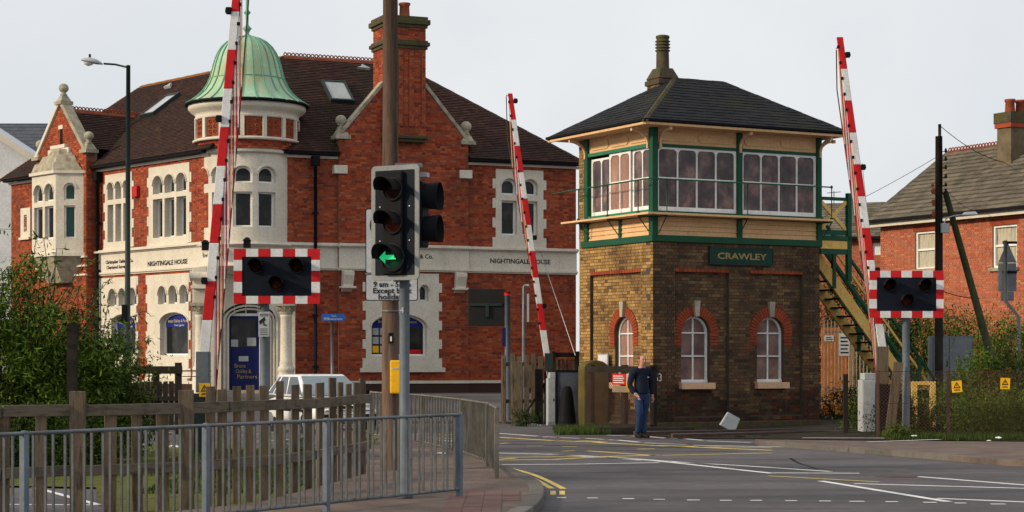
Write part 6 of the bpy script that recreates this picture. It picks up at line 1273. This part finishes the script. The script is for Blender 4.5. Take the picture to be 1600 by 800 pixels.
crumple(155, 702, .10, 'white bag left of the tree foot behind the wooden fence', .03); crumple(215, 700, .11, 'large white bag behind the wooden fence', .03); crumple(272, 701, .07, 'pale bag behind the wooden fence nearest the barrier pedestal', .03); crumple(690, 718, .05, 'white scrap on the footway behind the railing', .1)
# plank leaning by the barrier
t = thing('leaning_plank', 'dark plank leaning beside the right crossing signal pole', 'plank', tuple(gp(1390, 41.9))); a, b = at(1390, 676, 41.9), at(1404, 566, 41.9); mb = MB(); mb.bar(a, b, .2, .05, up=(0, 1, 0)); mb.build('plank', timber, t, bev=.006)
t = tag(part(FX(gp(1322, 43).x, 43), 'fence_post', dtimber, (-.05, .05, 0, .1, 0, 1.35), parent=None), 'thin dark post at the edge of the track left of the pale cabinet', 'post')
t = thing('low_platform', 'ochre timber platform behind the right chain link fence', 'platform', tuple(gp(1450, 45))); F = FX(gp(1450, 45).x, 45); r = F.rect(1425, 1462, 596, 640); part(F, 'frame', yellowp, (r[0], r[1], 0, .1, r[3]-.08, r[3]), (r[1]-.12, r[1], 0, .1, .1, r[3]-.083), (r[0], r[0]+.12, 0, .1, .1, r[3]-.083), parent=t)
# ================================================================ CAR
def car(x, y, z, an):
    t = thing('parked_car', 'white hatchback car standing behind the wooden fence', 'car', (x, y, z), an); F = FX(x, y, z, an)
    st_ = [(-1.82, .42, .62, .60), (-1.78, .28, .82, .74), (-1.4, .2, .90, .80), (-.6, .2, .91, .81), (.3, .2, .90, .81), (.95, .2, .86, .80), (1.5, .22, .78, .77), (1.80, .28, .68, .70), (1.88, .40, .55, .58)]
    pts = []
    for X, zl, zb_, hw in st_: pts += [(X, -hw*.92, zl), (X, -hw, zl+.12), (X, -hw, (zl+zb_)/2+.05), (X, -hw*.93, zb_), (X, hw*.93, zb_), (X, hw, (zl+zb_)/2+.05), (X, hw, zl+.12), (X, hw*.92, zl)]
    n = len(st_); fs = [(i*8+k, i*8+(k+1) % 8, (i+1)*8+(k+1) % 8, (i+1)*8+k) for i in range(n-1) for k in range(8)]+[tuple(range(8)), tuple((n-1)*8+k for k in reversed(range(8)))]
    mb = MB(F); mb.smooth = True; mb.add(pts, fs); b = mb.build('body', carw, t); s = b.modifiers.new('s', 'SUBSURF'); s.levels = s.render_levels = 1
    B0, B1, T0, T1, zb_, zt, hb, ht = -1.74, 1.05, -1.22, .12, .84, 1.33, .745, .55
    mb = MB(F); mb.hexa([(B0, -hb, zb_), (B1, -hb, zb_-.02), (B1, hb, zb_-.02), (B0, hb, zb_), (T0, -ht, zt), (T1, -ht, zt), (T1, ht, zt), (T0, ht, zt)]); mb.build('roof', carw, t, bev=.06)
    for sg in (-1, 1):
        def q(s, h): # bilinear point on the side of the cabin
            x0, x1 = B0+(T0-B0)*h, B1+(T1-B1)*h; return (x0+(x1-x0)*s, sg*(hb+(ht-hb)*h+.006), zb_+(zt-zb_)*h)
        for nm, s0, s1 in (('side_window', .06, .18), ('side_window', .21, .53), ('side_window', .56, .93)):
            a, b, c, d = q(s0, .08), q(s1, .08), q(s1-.02, .88), q(s0+.02, .88); o = [(p[0], p[1]-sg*.02, p[2]) for p in (a, b, c, d)]; mb = MB(F); mb.hexa([a, b, c, d]+o); mb.build(nm, carg, t)
    for nm, X0, X1, m in (('windscreen', B1, T1, wcarg), ('rear_window', B0, T0, carg)):
        sx = 1 if X0 > 0 else -1; f = lambda s, h: (X0+(X1-X0)*h+sx*.01, (hb+(ht-hb)*h)*s, zb_+(zt-zb_)*h)
        a, b, c, d = f(-.93, .06), f(.93, .06), f(.92, .92), f(-.92, .92); o = [(p[0]-sx*.02, p[1], p[2]) for p in (a, b, c, d)]; mb = MB(F); mb.hexa([a, b, c, d]+o); mb.build(nm, m, t)
    for X in (-1.15, 1.2):
        for sg in (-1, 1):
            w = MB(F); yy = sg*.76; w.tube([(X, yy-.08*sg, .28), (X, yy+.03*sg, .28)], .285, 24); wh = w.build('wheel', rubber, t, bev=.02); r_ = MB(F); r_.tube([(X, yy+.03*sg, .28), (X, yy+.04*sg, .28)], .17, 18); r_.build('rim', chrome, wh)
    for sg in (-1, 1):
        part(F, 'headlight', chrome, (1.76, 1.83, min(sg*.35, sg*.62), max(sg*.35, sg*.62), .56, .68), parent=t, bev=.02); part(F, 'mirror', dark, (.72, .86, min(sg*.8, sg*.92), max(sg*.8, sg*.92), .88, .99), parent=t, bev=.02)
        part(F, 'rubbing_strip', dark, (-1.3, 1.1, min(sg*.805, sg*.82), max(sg*.805, sg*.82), .5, .56), parent=t)
    part(F, 'grille', dark, (1.80, 1.86, -.3, .3, .54, .64), parent=t); part(F, 'bumper', rubber, (1.80, 1.93, -.68, .68, .33, .46), parent=t, bev=.03); part(F, 'bumper', rubber, (-1.9, -1.76, -.68, .68, .33, .46), parent=t, bev=.03); part(F, 'number_plate', litter, (1.932, 1.94, -.26, .26, .36, .45), parent=t)
car((500-800)/FPX*45.5, 45.5, .0, math.atan2(-.90, .43))
# ================================================================ MAN
def skinned(name, V, Ed, Rd, m, parent, fr, root=0, sub=2, roots=()):
    me = bpy.data.meshes.new(name); inv = parent_inv(parent); me.from_pydata([inv @ fr(*v) for v in V], Ed, []); me.materials.append(m); o = bpy.data.objects.new(name, me); C.objects.link(o); o.parent = parent
    md = o.modifiers.new('skin', 'SKIN'); md.use_smooth_shade = True
    if not me.skin_vertices: 
        bpy.context.view_layer.objects.active = o
    sv = me.skin_vertices[0].data if me.skin_vertices else me.attributes
    for i, r in enumerate(Rd): sv[i].radius = (r, r) if not isinstance(r, tuple) else r; sv[i].use_root = i == root or i in roots
    s = o.modifiers.new('sub', 'SUBSURF'); s.levels = s.render_levels = sub; return o
MX, MY = (1003-800)/FPX*42, 42.0
man = thing('person', 'bald man in navy sweater and blue jeans walking past the signal box', 'person', (MX, MY, .01), .42)
F = FX(MX, MY, .01, .42)
# u: figure's left is +u (image right), v negative is forward
V = [(0, 0, .94), (0, .0, 1.12), (0, .02, 1.30), (0, .02, 1.43), (0, -.01, 1.50), (0, -.03, 1.56), (0, -.035, 1.63), (0, -.03, 1.70), (0, -.02, 1.735)]
Rd = [(.12, .09), (.12, .09), (.12, .085), (.08, .07), (.058, .06), (.064, .075), (.08, .098), (.077, .092), (.05, .062)]
Ed = [(i, i+1) for i in range(8)]
def chain(pts, rs, frm):
    k = len(V); V.extend(pts); Rd.extend(rs); Ed.append((frm, k)); Ed.extend((k+i, k+i+1) for i in range(len(pts)-1)); return k+len(pts)-1
chain([(-.10, .0, .86), (-.115, -.10, .66), (-.10, -.10, .47), (-.09, -.05, .28), (-.09, .02, .10)], [.085, .078, .058, .055, .04], 0)
chain([(.09, .0, .86), (.08, .01, .66), (.06, .03, .47), (.04, .02, .28), (.03, -.03, .10)], [.085, .078, .058, .055, .04], 0)
aL = [(-.17, .02, 1.42), (-.225, .03, 1.33), (-.27, .05, 1.12), (-.235, -.04, .98), (-.17, -.13, .90)]
aR = [(.17, .02, 1.42), (.225, .03, 1.33), (.255, .06, 1.12), (.27, .05, .97), (.265, .01, .86)]
chain(aL, [.05, .045, .04, .033, .026], 3); chain(aR, [.05, .045, .04, .033, .026], 3)
skinned('body', V, Ed, Rd, skin, man, F)
VJ = [(0, 0, .95), (0, 0, 1.0)]; RJ = [(.155, .12), (.15, .115)]; EJ = [(0, 1)]
for pts, rs in (([(-.095, .0, .86), (-.12, -.10, .66), (-.10, -.10, .47), (-.095, -.05, .28), (-.09, .02, .09)], [.10, .092, .078, .072, .070]), ([(.09, .0, .86), (.08, .01, .66), (.06, .03, .47), (.04, .02, .28), (.03, -.03, .08)], [.10, .092, .078, .072, .070])):
    k = len(VJ); VJ += pts; RJ += rs; EJ += [(0, k)]+[(k+i, k+i+1) for i in range(4)]
skinned('jeans', VJ, EJ, RJ, jean, man, F)
VS = [(0, 0, .90), (0, 0, .95), (0, 0, 1.12), (0, .02, 1.30), (0, .02, 1.42), (0, .0, 1.475)]; RS = [(.155, .125), (.165, .13), (.17, .135), (.175, .13), (.12, .09), (.065, .065)]; ES = [(i, i+1) for i in range(5)]
for pts in (aL, aR):
    k = len(VS); VS += pts[:-1]+[tuple(pts[-2][i]*.35+pts[-1][i]*.65 for i in range(3))]; RS += [.085, .078, .068, .056, .046]; ES += [(4, k)]+[(k+i, k+i+1) for i in range(4)]
skinned('sweater', VS, ES, RS, navy, man, F, root=2)
VC = [(0, -.01, 1.45), (0, -.015, 1.50)]; skinned('collar', VC, [(0, 1)], [.078, .07], navy, man, F, sub=1)
def hand(w, d, side, curl):
    """w wrist, d direction down the hand; palm and five fingers"""
    w, d = Vector(w), Vector(d).normalized(); s = Vector((0, -1, 0)); s = (s-d*s.dot(d)).normalized(); n = d.cross(s)*side
    Vh = [tuple(w), tuple(w+d*.05), tuple(w+d*.085)]; Rh = [.024, (.034, .022), (.034, .018)]; Eh = [(0, 1), (1, 2)]; roots = []
    for k, (o, l) in enumerate(((.027, .070), (.009, .080), (-.009, .074), (-.026, .058))):
        b = w+d*.075+s*o; j = len(Vh); p1 = b+d*l*.45; p2 = p1+(d*.8+n*curl).normalized()*l*.3; p3 = p2+(d*.4+n*curl*1.6).normalized()*l*.28
        Vh += [tuple(b), tuple(p1), tuple(p2), tuple(p3)]; Rh += [.0095, .009, .0085, .007]; Eh += [(j, j+1), (j+1, j+2), (j+2, j+3)]; roots.append(j)
    b = w+d*.03+s*.028; j = len(Vh); Vh += [tuple(b), tuple(b+(d+s*.8).normalized()*.035), tuple(b+(d+s*.5).normalized()*.066)]; Rh += [.012, .0105, .009]; Eh += [(j, j+1), (j+1, j+2)]; roots.append(j)
    skinned('hand', Vh, Eh, Rh, skin, man, F, 0, 1, roots)
hand((-.185, -.11, .915), (.35, -.45, -1), -1, .4); hand((.265, .015, .88), (-.02, -.12, -1), 1, .4)
for u, v, a_ in ((-.08, .05, 0), (.03, -.05, .1)):
    mb = MB(F); pts = []
    for X, w, h in ((.07, .035, .07), (.03, .045, .11), (-.04, .045, .09), (-.13, .05, .06), (-.19, .035, .045)):
        for k in range(10): t_ = 2*PI*k/10; pts.append((u+w*math.cos(t_), v+X, max(.002, h/2+h/2*math.sin(t_))))
    mb.smooth = True; mb.add(pts, [(i*10+k, i*10+(k+1) % 10, (i+1)*10+(k+1) % 10, (i+1)*10+k) for i in range(4) for k in range(10)]+[tuple(range(10)), tuple(40+k for k in reversed(range(10)))]); mb.build('shoe', rubber, man)
# face and hair
def blob(name, c, r, m, sm=2):
    bm = bmesh.new(); bmesh.ops.create_icosphere(bm, subdivisions=sm, radius=1); me = bpy.data.meshes.new(name); inv = parent_inv(man)
    for v in bm.verts: v.co = inv @ F(c[0]+v.co.x*r[0], c[1]+v.co.y*r[1], c[2]+v.co.z*r[2])
    bm.to_mesh(me); bm.free(); me.materials.append(m); me.polygons.foreach_set('use_smooth', [True]*len(me.polygons)); o = bpy.data.objects.new(name, me); C.objects.link(o); o.parent = man
blob('nose', (0, -.122, 1.625), (.013, .018, .024), skin)
for s in (-1, 1): blob('eye', (s*.028, -.108, 1.648), (.011, .009, .006), dark); blob('ear', (s*.078, -.02, 1.635), (.012, .022, .034), skin); blob('brow', (s*.028, -.112, 1.665), (.018, .008, .004), hair); blob('side_hair', (s*.062, .0, 1.665), (.018, .055, .05), hair)
blob('mouth', (0, -.113, 1.585), (.024, .009, .006), mat('lip', (.3, .1, .08), .5)); blob('back_hair', (0, .045, 1.65), (.062, .035, .06), hair)
mb = MB(F); mb.tube([(-.215, -.075, .945), (-.205, -.085, .93)], .038, 10); mb.build('watch', chrome, man)
mb = MB(F); mb.box(.06, .085, -.165, -.15, 1.27, 1.295); mb.build('badge', cab, man)
# ================================================================ FOLIAGE
def leaves(mb, pts, L, rnd, droop=.4, wr=.32):
    v, f = mb.v, mb.f
    for p in pts:
        a = rnd.uniform(0, 2*PI); e = rnd.gauss(-droop, .6); l = L*rnd.uniform(.6, 1.35); d = Vector((math.cos(a)*math.cos(e), math.sin(a)*math.cos(e), math.sin(e)))*l
        s = Vector((-math.sin(a), math.cos(a), rnd.uniform(-.9, .9))).normalized()*l*wr; n = len(v); m_ = p+d*.45
        v.extend((p, m_+s*.5-Vector((0, 0, l*.08)), p+d, m_-s*.5-Vector((0, 0, l*.08)))); f.append((n, n+1, n+2)); f.append((n, n+2, n+3))
    mb.m = [0]*len(f); mb.sm = [False]*len(f)
def shrub(name, label, x, y, z0, rx, ry, h, n, L, m, seed, stems=14, cat='shrub', group=None, droop=.4, spray=0, lean=0, wr=.32, clumps=60):
    rnd = random.Random(seed); t = thing(name, label, cat, (x, y, z0), 0, group); sm = MB(); tips = []
    for i in range(stems):
        a = rnd.uniform(0, 2*PI); r = rnd.uniform(.2, .95); q = Vector((x+rx*r*math.cos(a), y+ry*r*math.sin(a), z0+h*rnd.uniform(.6, 1.0)*(1-.35*r*r)))
        b = Vector((x+rx*.25*math.cos(a), y+ry*.25*math.sin(a), z0)); pth = [b.lerp(q, k/4)+Vector((0, 0, h*.08*math.sin(PI*k/4))) for k in range(5)]; sm.tube(pth, [.022, .018, .014, .009, .004], 4, False); tips.append(pth)
    P = []
    cl_ = []
    for i in range(clumps):
        while 1:
            a, b, c = rnd.uniform(-1, 1), rnd.uniform(-1, 1), rnd.uniform(0, 1)
            if a*a+b*b+(c*1.0-.35)**2/.45 < 1: break
        cl_.append((Vector((x+a*rx, y+b*ry, z0+c*h)), rnd.uniform(.10, .26)*min(rx, h)))
    for i in range(n):
        if rnd.random() < .8: c, s = cl_[rnd.randrange(len(cl_))]; p = c+Vector((rnd.gauss(0, s), rnd.gauss(0, s), rnd.gauss(0, s*.8)))
        else: pth = tips[rnd.randrange(len(tips))]; k = rnd.random()*3.99; p = pth[int(k)].lerp(pth[int(k)+1], k % 1)+Vector((rnd.gauss(0, .03), rnd.gauss(0, .03), 0))
        if p.z > z0-.02: P.append(p)
    for i in range(spray): # long shoots breaking the outline
        a = rnd.uniform(0, 2*PI); b = Vector((x+rx*.8*rnd.uniform(-1, 1), y+ry*.6*rnd.uniform(-1, 1), z0+h*rnd.uniform(.45, .8))); q = b+Vector((rnd.gauss(.1, .3)*rx, rnd.gauss(0, .2)*ry, h*rnd.uniform(.18, .42))); q2 = q+Vector((rnd.gauss(.12, .1), 0, -.02))
        pth = [b, b.lerp(q, .5)+Vector((0, 0, .05)), q, q2]; sm.tube(pth, [.008, .007, .005, .003], 4, False)
        for k in range(26): s = k/26*2.99; P.append(pth[int(s)].lerp(pth[int(s)+1], s % 1)+Vector((rnd.gauss(0, .02), rnd.gauss(0, .02), rnd.gauss(0, .02))))
    sm.build('stem', bark, t); mb = MB(); leaves(mb, P, L, rnd, droop, wr); mb.build('foliage', m, t); return t
def px_x(px, Y): return (px-800)/FPX*Y
shrub('willow_shrub', 'tall green willow shrub at the left edge of the picture', px_x(5, 30), 30, 0, 1.0, 1.0, 3.25, 24000, .10, leafA, 1, 30, spray=34)
shrub('willow_shrub', 'broad green shrub with loose shoots behind the wooden fence post', px_x(88, 30.5), 30.5, 0, 1.0, .9, 2.7, 22000, .10, leafA, 2, 24, spray=24)
shrub('willow_shrub', 'lower dark green shrub nearest the street lamp', px_x(158, 31.5), 31.5, 0, .75, .8, 2.0, 13000, .09, leafY, 3, 18, spray=14)
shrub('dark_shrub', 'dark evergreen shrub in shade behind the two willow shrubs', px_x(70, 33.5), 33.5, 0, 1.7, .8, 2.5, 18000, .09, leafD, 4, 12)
shrub('dark_shrub', 'low dark shrub at the left behind the wooden fence pales', px_x(75, 28.4), 28.4, 0, 1.3, .5, 1.0, 6000, .08, leafD, 5, 8)
tag(thing('timber_stake', 'dark upright stake inside the left shrubs', 'stake', tuple(gp(112, 29.3))), None); st2 = bpy.data.objects['timber_stake']; part(FX(gp(112, 29.3).x, 29.3), 'shaft', dtimber, (-.07, .07, 0, .1, 0, 2.2), parent=st2)
# right hand vegetation
shrub('hedge_shrub', 'yellow green hedge below the window of the brick house', px_x(1500, 56), 56, .2, 1.5, 1.0, 3.1, 9000, .12, leafY, 11, 8); shrub('hedge_shrub', 'green hedge at the right edge beneath the sash window', px_x(1590, 55), 55, .2, 1.6, 1.0, 3.0, 9000, .12, leafA, 12, 8)
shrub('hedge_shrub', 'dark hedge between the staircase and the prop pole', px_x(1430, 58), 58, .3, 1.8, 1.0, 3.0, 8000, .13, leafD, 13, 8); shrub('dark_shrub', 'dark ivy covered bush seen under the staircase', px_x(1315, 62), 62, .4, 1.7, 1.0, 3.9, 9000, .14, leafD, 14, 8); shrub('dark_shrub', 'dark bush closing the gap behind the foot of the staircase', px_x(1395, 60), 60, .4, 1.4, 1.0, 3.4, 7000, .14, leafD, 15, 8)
shrub('bramble', 'olive bramble thicket behind the chain link fence below the road sign', px_x(1540, 46), 46, 0, 1.3, .9, 2.2, 16000, .09, leafA, 16, 14, spray=10); shrub('bramble', 'tall dark bramble thicket at the right edge', px_x(1610, 45), 45, 0, 1.1, .9, 2.2, 8000, .09, leafD, 17, 10, spray=8)
shrub('bracken', 'russet dead bracken behind the right hand warning sign', px_x(1555, 43.4), 43.4, 0, .8, .5, 1.45, 3500, .09, leafR, 18, 10, spray=6, droop=.1); shrub('bramble', 'rounded green bramble in front of the russet bracken', px_x(1560, 42.3), 42.3, 0, 1.05, .5, 1.05, 12000, .07, leafA, 19, 10, spray=8); shrub('bramble', 'green bramble by the fence at the right picture edge', px_x(1615, 42), 42, 0, .8, .5, 1.2, 5000, .07, leafA, 20, 8)
shrub('bramble', 'dark low bramble around the foot of the right signal pole', px_x(1440, 43), 43, 0, 1.1, .7, .95, 7000, .07, leafD, 21, 8); shrub('weed_clump', 'low weeds at the foot of the leaning plank', px_x(1400, 40.9), 40.9, .05, .45, .25, .32, 1500, .06, leafY, 22, 4); shrub('weed_clump', 'ivy climbing the track edge left of the pale cabinet', px_x(1330, 44.5), 44.5, 0, .3, .3, .9, 1100, .07, leafY, 23, 4)
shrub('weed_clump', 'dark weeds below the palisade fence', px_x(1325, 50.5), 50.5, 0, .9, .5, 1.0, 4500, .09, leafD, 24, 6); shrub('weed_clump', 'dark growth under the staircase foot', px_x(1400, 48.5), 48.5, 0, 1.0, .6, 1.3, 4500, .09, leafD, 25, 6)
shrub('weed_clump', 'weeds at the foot of the timber gate', px_x(822, 49.5), 49.5, 0, .4, .3, .45, 1200, .07, leafD, 26, 4); shrub('weed_clump', 'small weed by the end of the wooden fence', px_x(575, 36.8), 36.8, 0, .3, .3, .3, 500, .06, leafA, 27, 4); shrub('weed_clump', 'dark weeds on the turf behind the fence pales', px_x(465, 31), 31, 0, .3, .4, .55, 900, .06, leafA, 28, 4)
shrub('wall_weed', 'small plant growing from the gutter beside the left gable', *GL(uGr-.3, .3, 0)[:2], zE-.4, .15, .15, .3, 150, .06, leafD, 29, 3); shrub('wall_weed', 'small moss plant in the gutter corner by the turret', *RFm(g0-.15, -.2, 0)[:2], zE+.1, .2, .2, .3, 220, .06, leafD, 30, 3)
def grass(name, label, spots, n, h, seed):
    rnd = random.Random(seed); mb = MB()
    for i in range(n):
        x0, x1, y0, y1, zz = spots[rnd.randrange(len(spots))]; x, y = rnd.uniform(x0, x1), rnd.uniform(y0, y1); a = rnd.uniform(0, 2*PI); hh = h*rnd.uniform(.4, 1.3); w = .008; d = Vector((math.cos(a), math.sin(a), 0)); b = Vector((x, y, gz(x, y)+zz)); k = len(mb.v)
        mb.v += [b-d*w, b+d*w, b+Vector((-d.y*hh*.4, d.x*hh*.4, hh))]; mb.f.append((k, k+1, k+2))
    mb.m = [0]*len(mb.f); mb.sm = [False]*len(mb.f); o = mb.build(name, grassm); tag(o, label, 'grass', kind='stuff')
grass('grass_tuft', 'rough green grass before the steel panel and mossy post', [(px_x(868, 44), px_x(955, 44), 43.6, 46.2, 0)], 5000, .16, 5)
grass('grass', 'short mossy grass behind the wooden fence', [(-5.6, -3.2, 27.5, 36, .03), (-4.6, -2.7, 24.0, 30, .03)], 14000, .045, 6)
grass('grass_verge', 'rough grass along the foot of the right chain link fence', [(px_x(1385, 41), px_x(1640, 41), 40.3, 42.2, .02)], 9000, .13, 7)
